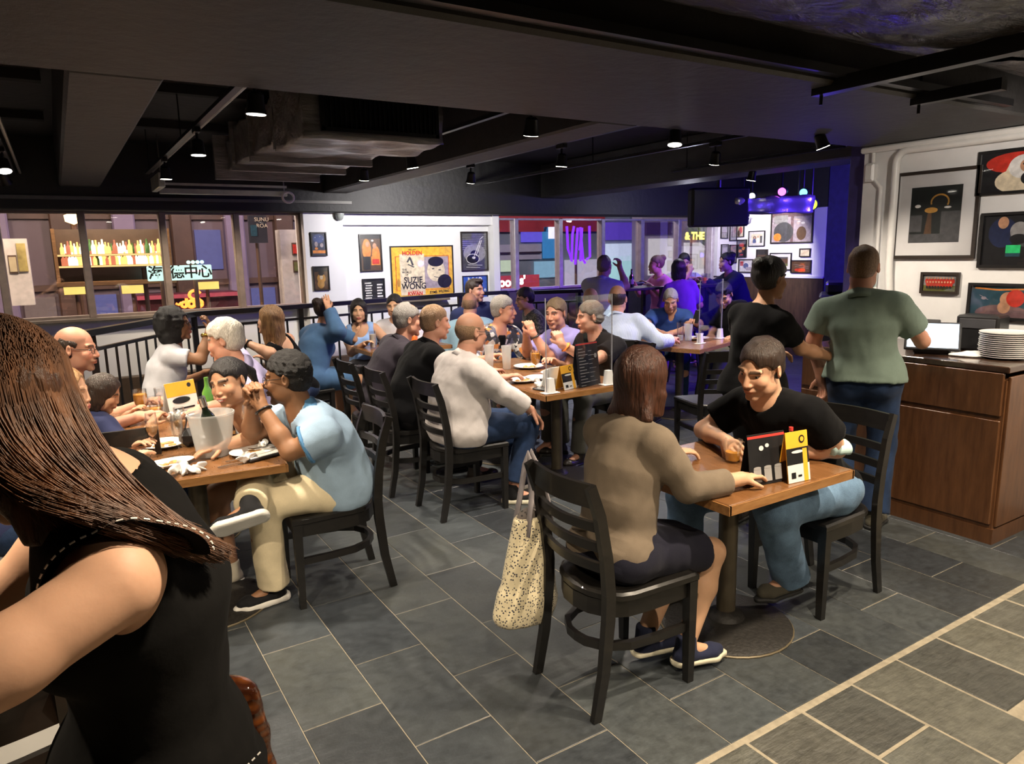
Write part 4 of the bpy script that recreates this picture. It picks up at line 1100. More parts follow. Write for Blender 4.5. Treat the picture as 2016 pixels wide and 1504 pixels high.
    if shoes:
        for i in (0, 1):
            a0 = AN[i]; fd = FD[i]; sup = legs.get('LR'[i], {}).get('sup', None)
            upv = Z3 if sup is None else unit(sup); fd = unit(fd - upv * (fd @ upv)); rt = np.cross(fd, upv)
            heel = a0 - upv * .055 * s - fd * .035 * s; toe = a0 - upv * .055 * s + fd * .175 * s
            l0 = np.min([heel, toe, a0], 0) - .09; h0 = np.max([heel, toe, a0], 0) + .09
            g = Field(l0, h0, min(hc, .008)); g.eseg(heel + fd * .01, toe - fd * .05, rt, (.036 * s, .034 * s), (.044 * s, .026 * s), .02); g.cone(toe - fd * .045, toe - fd * .02, .034 * s, .026 * s, .02); g.cone(a0 - upv * .03, a0 + upv * .03, .046 * s, .043 * s, .02)
            g.cut(heel - upv * .018 * s, -upv, None, .004); g.cut(a0 + upv * .042 * s, upv, None, .004)
            sme, _ = g.mesh('shoe'); so = attach('shoe', sme, shoes['mat'])
            g = Field(l0, h0, min(hc, .007)); sh = shoes.get('sole_h', .022); g.eseg(heel - upv * .02 * s - fd * .005, toe - upv * .02 * s - fd * .042, rt, (.042 * s, sh * 1.1), (.050 * s, sh), .01); g.cone(toe - upv * .02 * s - fd * .05, toe - upv * .02 * s, .046 * s, .024 * s, .015)
            g.cut(heel - upv * (.034 * s), -upv, None, .003); g.cut(heel - upv * (.034 * s - sh), upv, None, .003)
            sme, _ = g.mesh('sole'); attach('sole', sme, shoes['sole'], so)
            if shoes.get('laces') and near:
                lm = MB()
                for q in range(4):
                    c0 = a0 + fd * (.045 + .022 * q) * s - upv * (.012 + .0125 * q) * s; lm.tube([tuple(c0 - rt * .022 * s - upv * .006 - off), tuple(c0 + upv * .006 - off), tuple(c0 + rt * .022 * s - upv * .006 - off)], .0022, 5)
                lm.build('laces', shoes['laces'], so)
    if glasses:
        m = MB()
        for sg in (-1, 1):
            m.tube([tuple(hl(sg * .034 + .023 * math.cos(j * PI / 8), .098 - .10 * abs(.023 * math.cos(j * PI / 8)) * 1.0, -.004 + .017 * math.sin(j * PI / 8)) - off) for j in range(17)], .0016 * s, 5)
            m.tube([tuple(hl(sg * .057, .095, .002) - off), tuple(hl(sg * .076, .03, .004) - off), tuple(hl(sg * .083, -.01, .006) - off)], .0016 * s, 5)
        m.tube([tuple(hl(-.011, .099, .0) - off), tuple(hl(0, .104, .003) - off), tuple(hl(.011, .099, .0) - off)], .0016 * s, 5)
        m.build('glasses', glasses, root, smooth='all')
    info = dict(root=root, off=off, P=P, NB=NB, SH=SH, EL=EL, WR=WR, HD=HD, KN=KN, AN=AN, hl=hl, E=E, R=R, F=F, RT=RT, FT=FT, up=up, s=s, waist=waist, chest=chest)
    if extras: extras(info)
    return info
def ring_on(info, i, t, r, th, mat, name, flat=None):
    """watch or bracelet round a forearm; t = 0 elbow .. 1 wrist"""
    e, w = info['EL'][i], info['WR'][i]; c = e + (w - e) * t; ax = unit(w - e); a = unit(np.cross(ax, Z3 + .2 * info['R'])); b = np.cross(ax, a)
    m = MB(); pts = [tuple(c + (a * math.cos(2 * PI * j / 18) + b * math.sin(2 * PI * j / 18)) * r - info['off']) for j in range(19)]
    m.tube(pts, 1 if flat else th, 6, flat=flat); return m.build(name, mat, info['root'], smooth='all')
# ================================================================= clothes
def pattern(name, cols, scale, rough=.85, kind='voronoi', base=None):
    if name in MATS: return MATS[name]
    t = NT(name); v = t.coord((1, 1, 1))
    if kind == 'voronoi':
        n = t.n('ShaderNodeTexVoronoi'); n.inputs['Scale'].default_value = scale; w = t.noise(v, 14, 2)
        vm = t.n('ShaderNodeVectorMath', operation='ADD'); t.l(v, vm.inputs[0]); sc_ = t.n('ShaderNodeVectorMath', operation='SCALE'); t.l(w.outputs['Color'], sc_.inputs[0]); sc_.inputs['Scale'].default_value = .05; t.l(sc_.outputs[0], vm.inputs[1]); t.l(vm.outputs[0], n.inputs['Vector'])
        sp = t.n('ShaderNodeSeparateColor'); t.l(n.outputs['Color'], sp.inputs[0])
        k = len(cols); c = t.ramp(sp.outputs[0], [(i / k, x) for i, x in enumerate(cols)], 'CONSTANT')
    elif kind == 'dots':
        n = t.n('ShaderNodeTexVoronoi'); n.inputs['Scale'].default_value = scale; n.inputs['Randomness'].default_value = .75; t.l(v, n.inputs['Vector'])
        c = t.ramp(n.outputs['Distance'], [(0, cols[1]), (.30, cols[1]), (.36, cols[0])])
    else:
        n = t.n('ShaderNodeTexWave', wave_type='BANDS', bands_direction='X'); n.inputs['Scale'].default_value = scale; n.inputs['Distortion'].default_value = .6
        mp = t.coord((1, 1, .05), rot=(0, 0, kind)); t.l(mp, n.inputs['Vector'])
        c = t.ramp(n.outputs['Fac'], [(.0, cols[0]), (.62, cols[0]), (.72, cols[1])])
    t.set(Base_Color=c, Roughness=rough, Sheen_Weight=.2)
    f = t.noise(t.coord((1, 1, .45)), 16, 3); t.bump(f.outputs['Fac'], .25, .02)
    MATS[name] = t.m; return t.m
fb_ = fabric
F_black = fb_('black_cotton', (.0032, .0032, .0038)); F_black2 = fb_('black_jersey', (.005, .0045, .005)); F_dkpurple = fb_('dark_plum_cotton', (.032, .026, .036)); F_char = fb_('charcoal_polo', (.009, .0085, .0095))
F_white = fb_('white_cotton', (.58, .535, .515)); F_whitet = fb_('white_tshirt', (.62, .62, .66)); F_cream = fb_('cream_chino', (.70, .60, .40), fold=.35); F_polo = fb_('light_blue_pique', (.30, .42, .55)); F_poloc = fb_('mid_blue_rib', (.10, .26, .48))
F_taupe = fb_('taupe_knit', (.155, .120, .085), weave=380); F_navy = fb_('navy_twill', (.016, .016, .026)); F_jean = fb_('washed_denim', (.13, .22, .34), var=.5, fold=.4); F_dkjean = fb_('dark_denim', (.014, .030, .075), var=.5, fold=.35)
F_green = fb_('grey_green_linen', (.175, .235, .20)); F_lav = fb_('lavender_cotton', (.42, .38, .60)); F_lblue = fb_('pale_blue_cotton', (.28, .44, .56)); F_dress = fb_('denim_blue_cotton', (.05, .11, .215)); F_gingham = fb_('light_blue_gingham', (.26, .42, .74))
F_purpleshirt = fb_('violet_stripe_shirt', (.28, .24, .52)); F_royal = fb_('royal_blue_polo', (.028, .07, .26)); F_navyshirt = fb_('navy_cotton', (.02, .026, .075)); F_pink = fb_('pink_cotton', (.55, .17, .42)); F_violet = fb_('violet_jersey', (.16, .06, .34)); F_grey = fb_('pale_grey_shirt', (.42, .40, .46)); F_khaki = fb_('khaki_grey', (.10, .10, .085)); F_beige = fb_('beige_cotton', (.4, .34, .25)); F_indigo = fb_('indigo_jumper', (.012, .012, .04))
F_floral = pattern('floral_shirt', [(.03, .03, .035), (.55, .48, .42), (.60, .22, .05), (.10, .10, .14), (.62, .60, .58), (.02, .02, .025)], 26)
F_stripe = pattern('blue_striped_shirt', [(.62, .68, .80), (.22, .32, .58)], 42, kind=.95)
F_olive = pattern('olive_patterned_shirt', [(.05, .045, .035), (.14, .12, .09), (.03, .028, .022)], 60)
F_dots = pattern('black_white_spotted', [(.01, .01, .012), (.7, .7, .72)], 11, kind='dots')
sneak = dict(mat=fb_('shoe_black_knit', (.012, .012, .013), .7), sole=plain('white_rubber', (.62, .60, .55), .55, var=.08), laces=plain('grey_lace', (.35, .34, .32), .8), sole_h=.034)
shoe_dark = dict(mat=plain('dark_leather', (.018, .013, .010), .4, var=.3), sole=plain('dark_rubber', (.02, .02, .02), .6))
shoe_navy = dict(mat=fb_('navy_canvas', (.018, .022, .05)), sole=plain('cream_rubber', (.60, .56, .42), .6, var=.08), sole_h=.024)
shoe_cream = dict(mat=fb_('cream_canvas', (.60, .55, .44)), sole=plain('white_rubber', (.62, .60, .55), .55, var=.08), sole_h=.02)
shoe_grey = dict(mat=fb_('grey_brown_mesh', (.075, .068, .05)), sole=plain('dark_rubber', (.02, .02, .02), .6), laces=plain('grey_lace', (.35, .34, .32), .8))
H_brown = hair_mat('dark_brown', (.012, .007, .005), (.035, .018, .011)); H_black = hair_mat('black', (.004, .0035, .0035), (.014, .011, .010)); H_aub = hair_mat('auburn', (.022, .008, .004), (.085, .028, .013)); H_grey = hair_mat('grey', (.16, .145, .13), (.42, .40, .37), (60, 60, 20)); H_white = hair_mat('white', (.42, .38, .32), (.74, .70, .62), (40, 40, 14)); H_ging = hair_mat('ginger_grey', (.16, .09, .045), (.36, .22, .12), (60, 60, 22)); H_blond = hair_mat('dark_blond', (.10, .05, .02), (.34, .19, .08)); H_sandy = hair_mat('sandy_brown', (.10, .065, .035), (.25, .17, .10), (60, 60, 22)); H_bgrey = hair_mat('brown_grey', (.07, .055, .042), (.19, .155, .12), (60, 60, 22))
brn = (.03, .018, .012); gry = (.22, .19, .16)
M_gold = plain('brass_gold', (.75, .52, .12), .25, 1., var=.1); M_watch = plain('watch_black', (.015, .015, .016), .3, .3); M_frame = plain('spectacle_frame', (.03, .028, .03), .3, .4)
m_mask = fb_('pale_mint_mask', (.50, .68, .66), fold=.5)

def _panel(I, mat):
    f = Field(I['NB'] - .34, I['NB'] + .18, .011); c, up, FT, RT = I['NB'], I['up'], I['FT'], I['RT']
    f.ell(c - up * .17 + FT * .060, np.stack([RT, FT, up]), A(.070, .082, .20), .02); f.cut(c - up * .005, up, None, .01)
    me, _ = f.mesh('undershirt'); me.transform(Matrix.Translation((-I['off'][0], -I['off'][1], 0))); return me
def _mask(I):
    m = MB(); rows = []
    for i in range(7):
        u = i / 6 - .5; rows.append([tuple(I['hl'](.068 * math.sin(a), .045 + .068 * math.cos(a) + .01 * math.cos(u * 3), -.06 + u * .085) - I['off']) for a in [(-1.25 + 2.5 * j / 10) for j in range(11)]])
    m.ring(rows, close=False, cap=False); return m.mesh('face_mask', True)
# ---- foreground: long haired woman in a black ruffled dress
def fg_extras(I):
    root, off, NB, up, s = I['root'], I['off'], I['NB'], I['up'], I['s']; FT, RT = I['FT'], I['RT']; out = -RT
    S = I['SH'][0]; N = 44; inner, mid, hem, hem2 = [], [], [], []
    for j in range(N + 1):
        a = -1.9 + 3.45 * j / N; d = up * math.cos(a) - FT * math.sin(a); bk = max(0, math.sin(a)); wv = math.sin(a * 5.5 + .6)
        inner.append(S - out * (.060 + .02 * bk) + d * .064 + up * .004); mid.append(S - out * .022 + d * (.076 + .006 * wv * bk))
        hem.append(S + out * (.016 + .010 * wv * bk) + d * (.079 + .030 * bk + .010 * wv * bk)); hem2.append(hem[-1] + out * .002)
    rf = MB(); rf.ring([[tuple(p - off) for p in r] for r in (inner, mid, hem)], close=False, cap=False)
    o = rf.build('ruffle', F_dress_b, root, smooth='all'); sd = o.modifiers.new('thickness', 'SOLIDIFY'); sd.thickness = .0025; sb = o.modifiers.new('smooth', 'SUBSURF'); sb.levels = 2; sb.render_levels = 2
    def stitches(pts, name):
        st = MB(); dense = []
        for p, q in zip(pts, pts[1:]):
            n = max(1, int(np.linalg.norm(q - p) / .0042))
            dense += [p * (1 - k / n) + q * (k / n) for k in range(n)]
        for i in range(0, len(dense) - 1, 2): st.tube([tuple(dense[i] - off), tuple(dense[i] + (dense[i + 1] - dense[i]) * 1.0 - off)], .0014, 5)
        tag(st.build(name, plain('white_thread', (.72, .70, .64), .6), root), kind='stuff')
    stitches([p - out * .004 + (p - S) * .03 for p in hem], 'white_stitching')
    W = I['waist']
    stitches([W + RT * (-.150 + .0 * t) * s + FT * (.10 - .22 * t) + up * (-.10 - .03 * math.sin(t * PI)) + out * (.012 * math.sin(t * PI)) for t in [k / 24 for k in range(25)]], 'waist_stitching')
    # long hair, strand by strand over the cap: each tip is a smooth function of where the strand grows
    hl = I['hl']; n = 15000; q = np.random.default_rng(5); a = q.uniform(-PI, PI, n); el = np.arcsin(q.uniform(-.30, 1, n)); ca = np.cos(el)
    L = np.stack([.091 * np.cos(a) * ca, -.014 + .113 * np.sin(a) * ca, .03 + .106 * np.sin(el)], 1)
    L = L[(L[:, 1] < .055) & ~((L[:, 0] > .045) & (L[:, 1] > -.06))]; n = len(L)
    p0 = hl(0, 0, 0) + s * (L @ I['E']); H0 = hl(0, -.014, .03); nn = (p0 - H0) / np.linalg.norm(p0 - H0, axis=1)[:, None]
    u = L[:, 1] / .113; w = L[:, 0] / .091; lay = q.uniform(0, 1, n); jt = q.normal(0, 1, (n, 3)) * .0045
    k = np.clip((.15 - u) * .75 + .12 * w + .18 * (lay - .5), 0, 1)[:, None]
    back = A(-.01, .985, 1.395) * (1 - k) + A(.158, 1.005, 1.268) * k + np.stack([.0 * w, .035 * w, .02 * lay], 1) + jt
    topt = np.stack([-.04 + .05 * lay, .99 + .03 * w, 1.375 + .02 * lay], 1) + jt
    frt = np.stack([-.135 - .15 * np.clip((u + .3) * .9, 0, 1), .985 - .02 * lay, 1.25 + .13 * lay], 1) + jt
    gb = (u < -.30)[:, None]; gt = ((u < .0) & (w > -.2))[:, None]
    tip = np.where(gb, back, np.where(gt, topt, frt))
    jit = q.normal(0, 1, (n, 3)) * .0022
    c1 = p0 + nn * .016 - np.where(gb, .15, .09) * Z3 + jit; c2 = np.where(gb, tip + A(-.085, -.03, .065), tip * .8 + p0 * .2 + nn * .02) + jit
    T = np.linspace(0, 1, 11)[None, :, None]
    P = ((1 - T) ** 3 * p0[:, None] + 3 * T * (1 - T) ** 2 * c1[:, None] + 3 * T * T * (1 - T) * c2[:, None] + T ** 3 * tip[:, None]) - off
    tg = np.gradient(P, axis=1); tg /= np.linalg.norm(tg, axis=2)[..., None] + 1e-9
    sd = np.cross(tg, A(.3, .9, .2)); sd /= np.linalg.norm(sd, axis=2)[..., None] + 1e-9; up2 = np.cross(sd, tg)
    rad = (.0010 * (1 - .7 * T ** 2)); V = np.stack([P + rad * (sd * math.cos(b) + up2 * math.sin(b)) for b in (0, 2.094, 4.189)], 2).reshape(-1, 3)
    st_ = np.arange(n)[:, None, None] * 33 + np.arange(10)[None, :, None] * 3; e0 = np.arange(3)[None, None, :]; e1 = (e0 + 1) % 3
    Q = np.stack([st_ + e0, st_ + e1, st_ + 3 + e1, st_ + 3 + e0], -1).reshape(-1, 4).astype(np.int32)
    me = bpy.data.meshes.new('hair_strands'); me.vertices.add(len(V)); me.vertices.foreach_set('co', V.astype(np.float32).ravel()); me.loops.add(Q.size); me.loops.foreach_set('vertex_index', Q.ravel())
    me.polygons.add(len(Q)); me.polygons.foreach_set('loop_start', np.arange(0, Q.size, 4, dtype=np.int32)); me.polygons.foreach_set('use_smooth', np.ones(len(Q), bool)); me.update(calc_edges=True)
    tag(link('hair_strands', me, H_fg2, [c for c in root.children if c.name.startswith('hair')][0]), kind='stuff')
F_dress_b = plain('black_dress_cloth', (.0035, .0032, .003), .92, var=.2, scale=40, bump=.1, spec=.15)
H_fg = hair_mat('chestnut', (.03, .012, .005), (.12, .048, .018), (26, 26, 2.2), .5)
H_fg2 = hair_mat('chestnut_strands', (.045, .018, .007), (.19, .078, .030), (9, 9, 1.2), .52)
person('person leaning at bottom left with long chestnut hair and black ruffled dress', (.045, 1.17), (-.095, 1.13, 1.492), -84, 'fair', seat=.90, standing=True, hy=0, hp=38, fem=True, near=2, sc=.98, fat=.84, fface=False,
       arms=dict(L=dict(w=(-.52, .80, 1.15), pole=(.2, -.2, -1)), R=dict(w=(-.40, 1.25, 1.02))),
       hair=dict(style='shoulder', mat=H_fg, th=.010, w=.06, len=.20, amp=.004, front=.0, brow=brn), top=dict(mat=F_dress_b, sleeve='none', neck='round', skirt=.42, skw=(.19, .17), e=.010, name='dress', amp=.003), bottom=None, extras=fg_extras)

# ---- right table
def mask_x(I):
    e, w = I['EL'][0], I['WR'][0]; c = e + (w - e) * .10; ax = unit(w - e); off = I['off']
    b = MB(); n = 9; rows = []
    for i in range(n):
        u = i / (n - 1) - .5; row = []
        for j in range(7):
            v = j / 6 - .5; a = u * 2.2 + .3
            nrm = -Z3 * 0 + I['RT'] * math.cos(a) * -1 + (-I['FT']) * 0 + Z3 * math.sin(a) * .6
            p = c + unit(nrm) * (.054 + .006 * math.sin(j * 3)) + ax * v * .095 - Z3 * .02 * u
            row.append(tuple(p - off))
        rows.append(row)
    b.ring(rows, close=False, cap=False); o = b.build('face_mask', m_mask, I['root'], smooth='all'); o['label'] = 'pale mint surgical mask worn round the elbow'; sd = o.modifiers.new('thickness', 'SOLIDIFY'); sd.thickness = .003
person('person in black t-shirt and blue jeans leaning on the small right table', (2.96, 2.04), (2.565, 2.05, 1.168), -90, 'fair', hp=20, hy=-4, hr=-7, sc=1.06, near=2, fat=1.08,
       arms=dict(R=dict(e=(2.62, 2.42, .80), w=(2.50, 2.17, .815), curl=.75, dir=(-.5, -.8, .0), palm=(-.2, -.8, -.3)), L=dict(e=(2.84, 1.845, .80), w=(2.62, 1.95, .80), curl=.6, dir=(-.9, .3, 0))),
       legs=dict(L=dict(k=(2.50, 1.90, .57), a=(2.80, 2.0, .09), toe=(-.9, .1, 0)), R=dict(k=(2.40, 2.32, .53), a=(2.42, 2.33, .09), toe=(-1, .1, 0))),
       hair=dict(style='short', mat=H_brown, th=.013, line=.082, brow=brn), beard=((.20, .11, .07), .35), top=dict(mat=F_black, sleeve='short', neck='round', e=.015, es=.024), bottom=dict(mat=F_jean, flare=.062, crop=-.02, e=.022, name='jeans'), shoes=shoe_grey, extras=mask_x)
person('person with auburn bob in taupe cardigan and dark skirt seen from behind', (1.735, 2.03), (1.875, 2.05, 1.188), 84, 'asian', hy=0, hp=6, sc=.96, fem=True, near=2,
       arms=dict(R=dict(e=(1.915, 1.835, .80), w=(2.16, 1.80, .80), curl=.35, dir=(.9, .1, 0)), L=dict(e=(1.98, 2.28, .80), w=(2.22, 2.22, .80), curl=.4)),
       legs=dict(R=dict(k=(2.155, 1.93, .455), a=(1.99, 1.90, .11), toe=(.95, -.25, -.1)), L=dict(k=(2.15, 2.10, .455), a=(1.88, 2.03, .10), toe=(.95, -.2, 0))),
       hair=dict(style='bob', mat=H_aub, th=.024, len=.16, w=.118, front=.03, amp=.004, brow=brn), top=dict(mat=F_taupe, sleeve='three', neck='round', e=.014, es=.014, name='cardigan'), bottom=dict(mat=F_navy, kind='skirt', e=.018), shoes=shoe_navy)
# ---- left table
def polo_x(I):
    ring_on(I, 0, .92, .034, .004, M_watch, 'watch', flat=(.018, .006))
person('person in light blue polo shirt and cream trousers resting elbows at the ice bucket table', (1.075, 3.475), (.868, 3.40, 1.128), -84, 'brown', hy=24, hp=4, sc=1.03, near=2, fat=1.16, hunch=.11, glasses=M_frame,
       arms=dict(L=dict(e=(.815, 3.25, .805), w=(.735, 3.385, 1.005), curl=1.0, dir=(-.25, .25, 1), palm=(.3, .9, .1)), R=dict(e=(.72, 3.62, .81), w=(.715, 3.46, 1.0), curl=1.0, dir=(-.2, -.3, 1), palm=(.2, -.9, .1))),
       legs=dict(L=dict(k=(.70, 3.38, .535), a=(.735, 3.45, .095), toe=(-1, -.12, 0)), R=dict(k=(.74, 3.60, .64), a=(.62, 3.25, .59), toe=(-.78, -.1, -.5), sup=(.1, .75, .62))),
       hair=dict(style='curly', mat=hair_mat('black_curl', (.004, .0035, .003), (.014, .011, .009), (60, 60, 60), .65), th=.014, amp=.005, freq=170, stretch=(1, 1, 1), line=.082, brow=(.012, .008, .006)), beard=((.035, .02, .012), .8),
       top=dict(mat=F_polo, sleeve='short', neck='collar', e=.018, es=.022, collar=F_poloc, trim=F_poloc, name='polo_shirt', drop=.05), bottom=dict(mat=F_cream, flare=.056, crop=.0, e=.018), shoes=sneak, extras=polo_x)
person('person with sleek dark hair smiling beside the man in light blue polo', (1.0, 3.98), (.668, 3.75, 1.08), -90, 'tan', hy=-40, hp=8, hr=10, sc=.98, fem=True, near=2, smile=True,
       arms=dict(L=dict(e=(.80, 3.66, .81), w=(.58, 3.56, .80), curl=.3, dir=(-1, -.1, 0)), R=dict(e=(.72, 4.05, .80), w=(.60, 3.80, .86), curl=.6, dir=(-.2, -.6, .6))),
       legs=dict(L=dict(a=(.60, 3.78, .09), toe=(-1, -.3, 0)), R=dict(a=(.60, 4.0, .09))),
       hair=dict(style='ponytail', mat=H_black, th=.011, line=.080, brow=(.015, .01, .008), amp=.0015, nape=-.10), top=dict(mat=fb_('white_black_print', (.35, .33, .32)), sleeve='none', neck='scoop', e=.008), bottom=dict(mat=F_beige, kind='shorts'), shoes=shoe_cream)
def white_x(I): pass
person('person with short white hair in lavender shirt at the second left table', (1.06, 4.68), (.79, 4.45, 1.215), -80, 'pink', hy=18, hp=12, sc=1.0, fem=True, near=1, fat=1.2,
       arms=dict(L=dict(e=(.86, 4.32, .87), w=(.62, 4.36, .84), curl=.5), R=dict(w=(.60, 4.75, .80))),
       hair=dict(style='short', mat=H_white, th=.020, amp=.005, nape=-.085, brow=gry), top=dict(mat=F_lav, sleeve='half', neck='collar', e=.02, es=.02), bottom=dict(mat=F_dkjean))
person('person with balding head and trimmed beard in navy shirt at the left', (-.22, 4.78), (.045, 4.85, 1.19), 95, 'pink', hy=14, hp=6, sc=1.05, near=1, fat=1.2, glasses=M_frame, beard=((.22, .13, .08), .6),
       arms=dict(R=dict(w=(.30, 4.55, .80)), L=dict(w=(.35, 4.95, .80))), hair=dict(style='ring', mat=H_brown, th=.010, fuzz=(.12, .06, .04), brow=brn), top=dict(mat=F_navyshirt, sleeve='short', neck='collar', e=.02), bottom=dict(mat=F_dkjean))
person('person with light ginger hair tied back in profile beside the long-haired woman', (-.26, 3.72), (-.026, 3.70, 1.118), 95, 'fair', hy=18, hp=4, sc=.93, fem=True, near=1,
       arms=dict(R=dict(w=(.16, 3.52, .80)), L=dict(w=(.2, 3.8, .80))), hair=dict(style='ponytail', mat=hair_mat('light_ginger', (.22, .11, .045), (.48, .28, .13)), th=.012, line=.084, brow=(.2, .11, .06)), top=dict(mat=F_navyshirt, sleeve='short'), bottom=dict(mat=F_dkjean))
person('person, a girl with dark hair lowering her face behind the black chair back', (.10, 4.46), (.141, 4.40, .985), 60, 'tan', hy=45, hp=24, sc=.80, fem=True, near=1, seat=.47,
       arms=dict(R=dict(w=(.34, 4.28, .80)), L=dict(w=(.25, 4.62, .80))), hair=dict(style='bob', mat=H_brown, th=.014, len=.12, front=.0, brow=brn), top=dict(mat=F_navyshirt, sleeve='short'), bottom=dict(mat=F_dkjean))
def afro_x(I):
    b = ring_on(I, 0, .80, .040, .012, M_gold, 'bracelet'); b['label'] = 'gold bracelet'
def afro_x2(I):
    b = ring_on(I, 1, .80, .040, .012, M_gold, 'bracelet'); b['label'] = 'gold bracelet'
person('person with big dark curly hair, glasses and gold bracelet in white t-shirt', (.54, 5.88), (.714, 5.90, 1.205), 95, 'brown', hy=14, hp=-4, sc=.98, fem=True, near=0, glasses=M_frame,
       arms=dict(R=dict(e=(.83, 5.68, .95), w=(.92, 5.75, 1.15), curl=.7, dir=(0, 0, 1), palm=(-1, .3, 0)), L=dict(w=(.90, 6.0, .80))), hair=dict(style='afro', mat=hair_mat('black_curl', (.004, .0035, .003), (.022, .017, .014), (60, 60, 60)), amp=.010, freq=80, stretch=(1, 1, 1), brow=(.01, .008, .006)),
       top=dict(mat=F_whitet, sleeve='short', e=.016), bottom=dict(mat=F_dkjean), extras=afro_x2)
person('person with long dark blond hair in black strappy top facing the windows', (1.66, 6.20), (1.475, 6.20, 1.165), -38, 'fair', hy=-14, hp=-6, sc=.97, fem=True, near=0, fat=1.05,
       arms=dict(L=dict(e=(1.42, 6.02, .90), w=(1.25, 6.2, 1.0), curl=.6), R=dict(w=(1.5, 6.6, .80))), hair=dict(style='long', mat=H_blond, th=.016, len=.32, amp=.005, brow=brn), top=dict(mat=F_black, sleeve='none', neck='tank', e=.008), bottom=dict(mat=F_dkjean), extras=lambda I: ring_on(I, 0, .85, .034, .004, M_watch, 'watch', flat=(.02, .006)))
# ---- by the railing
person('person with hand on head in loose denim blue dress beside the railing', (1.93, 6.70), (2.142, 6.80, 1.165), 70, 'tan', hy=15, hp=4, sc=.97, fem=True, near=0,
       arms=dict(R=dict(e=(2.16, 6.52, .99), w=(2.125, 6.64, 1.19), curl=.12, dir=(-.1, .25, 1), palm=(0, .9, -.2)), L=dict(w=(2.42, 6.75, .86), e=(2.25, 6.95, .96), curl=.2, dir=(.3, 0, 1))), legs=dict(R=dict(a=(2.35, 6.52, .09))),
       hair=dict(style='bun', mat=H_brown, th=.012, brow=brn), top=dict(mat=F_dress, sleeve='long', neck='round', e=.028, es=.034, skirt=0, amp=.008, name='dress'), bottom=dict(mat=F_dress, kind='skirt', e=.03), shoes=shoe_dark)
person('person, a girl with dark hair in pale blue gingham top behind the railing table', (2.63, 7.10), (2.55, 7.00, 1.135), 200, 'asian', hy=2, hp=6, sc=.92, fem=True, near=0,
       arms=dict(R=dict(w=(2.50, 6.75, .82)), L=dict(w=(2.78, 6.75, .82))), legs=dict(L=dict(a=(2.70, 6.58, .09), k=(2.66, 6.68, .5))), hair=dict(style='bob', mat=H_black, th=.014, len=.15, brow=(.01, .008, .006)), top=dict(mat=F_gingham, sleeve='none', neck='scoop', e=.010), bottom=dict(mat=F_dots, kind='skirt'), shoes=shoe_cream)
person('person with dark hair in pale shirt half hidden behind the grey-haired man', (3.0, 7.02), (2.90, 6.90, 1.165), 215, 'asian', hp=6, sc=.95, near=0, arms=dict(), hair=dict(style='short', mat=H_black, th=.018, brow=(.01, .008, .006)), top=dict(mat=F_whitet, sleeve='short'), bottom=dict(mat=F_dkjean))
# ---- long table
person('person with bald head in untucked white shirt and dark jeans at the long table', (2.14, 4.10), (2.253, 4.10, 1.18), 90, 'pink', hy=-4, hp=6, sc=1.04, near=1, fat=1.30, bulge=.02, fface=True, glasses=M_frame,
       arms=dict(R=dict(e=(2.33, 3.86, .80), w=(2.60, 3.89, .625), curl=.45, dir=(.7, .0, -.7), palm=(-.6, .1, -.7)), L=dict(w=(2.60, 4.30, .80))),
       legs=dict(R=dict(k=(2.60, 3.95, .535), a=(2.46, 3.97, .09), toe=(.8, -.55, 0)), L=dict(k=(2.58, 4.20, .53), a=(2.60, 4.18, .09))),
       hair=dict(style='ring', mat=H_ging, th=.004, fuzz=(.36, .20, .12), brow=(.3, .18, .10), amp=.001), top=dict(mat=F_white, sleeve='three', neck='collar', e=.026, es=.028, amp=.007, hem=.05), bottom=dict(mat=F_dkjean, flare=.055, crop=.06, e=.016, name='jeans'), shoes=dict(sneak, sole=plain('cream_rubber', (.60, .56, .42), .6, var=.08)))
person('person with ginger-grey hair in black shirt beside the bald man in white', (2.06, 4.74), (2.30, 4.73, 1.195), 92, 'pink', hy=4, hp=5, sc=1.03, near=1, fat=1.15,
       arms=dict(R=dict(w=(2.65, 4.58, .80)), L=dict(w=(2.65, 4.9, .80))), hair=dict(style='short', mat=H_ging, th=.010, brow=(.3, .18, .1)), top=dict(mat=F_black, sleeve='short', neck='collar', e=.020, es=.024), bottom=dict(mat=F_black2), shoes=shoe_dark)
person('person with thinning grey hair in dark plum shirt beside the ginger-grey man', (2.04, 5.25), (2.285, 5.18, 1.185), 92, 'pink', hy=6, hp=5, sc=1.04, near=1, fat=1.2,
       arms=dict(R=dict(w=(2.65, 5.05, .80)), L=dict(w=(2.65, 5.3, .80))), hair=dict(style='thin', mat=H_grey, th=.010, brow=gry), top=dict(mat=F_dkpurple, sleeve='half', neck='collar', e=.020, es=.024), bottom=dict(mat=F_black2), shoes=shoe_dark)
person('person with grey hair and floral shirt at the far end of the long table', (3.32, 5.78), (3.40, 5.57, 1.172), 178, 'pink', hy=-48, hp=2, sc=1.04, near=1, fat=1.12,
       arms=dict(R=dict(w=(3.10, 5.28, .80)), L=dict(w=(3.50, 5.25, .80))), hair=dict(style='short', mat=H_grey, th=.015, brow=gry), top=dict(mat=F_floral, sleeve='half', neck='v', e=.022, es=.024), bottom=dict(mat=F_khaki),
       extras=lambda I: link('undershirt', _panel(I, F_black), F_black, I['root']))
def clasp_x(I):
    ring_on(I, 0, .88, .032, .004, M_watch, 'watch', flat=(.024, .010))
def wrist_x(I):
    b = ring_on(I, 0, .86, .036, .006, plain('orange_band', (.85, .24, .03), .5), 'wristband', flat=(.028, .006)); b['label'] = 'orange wristband'
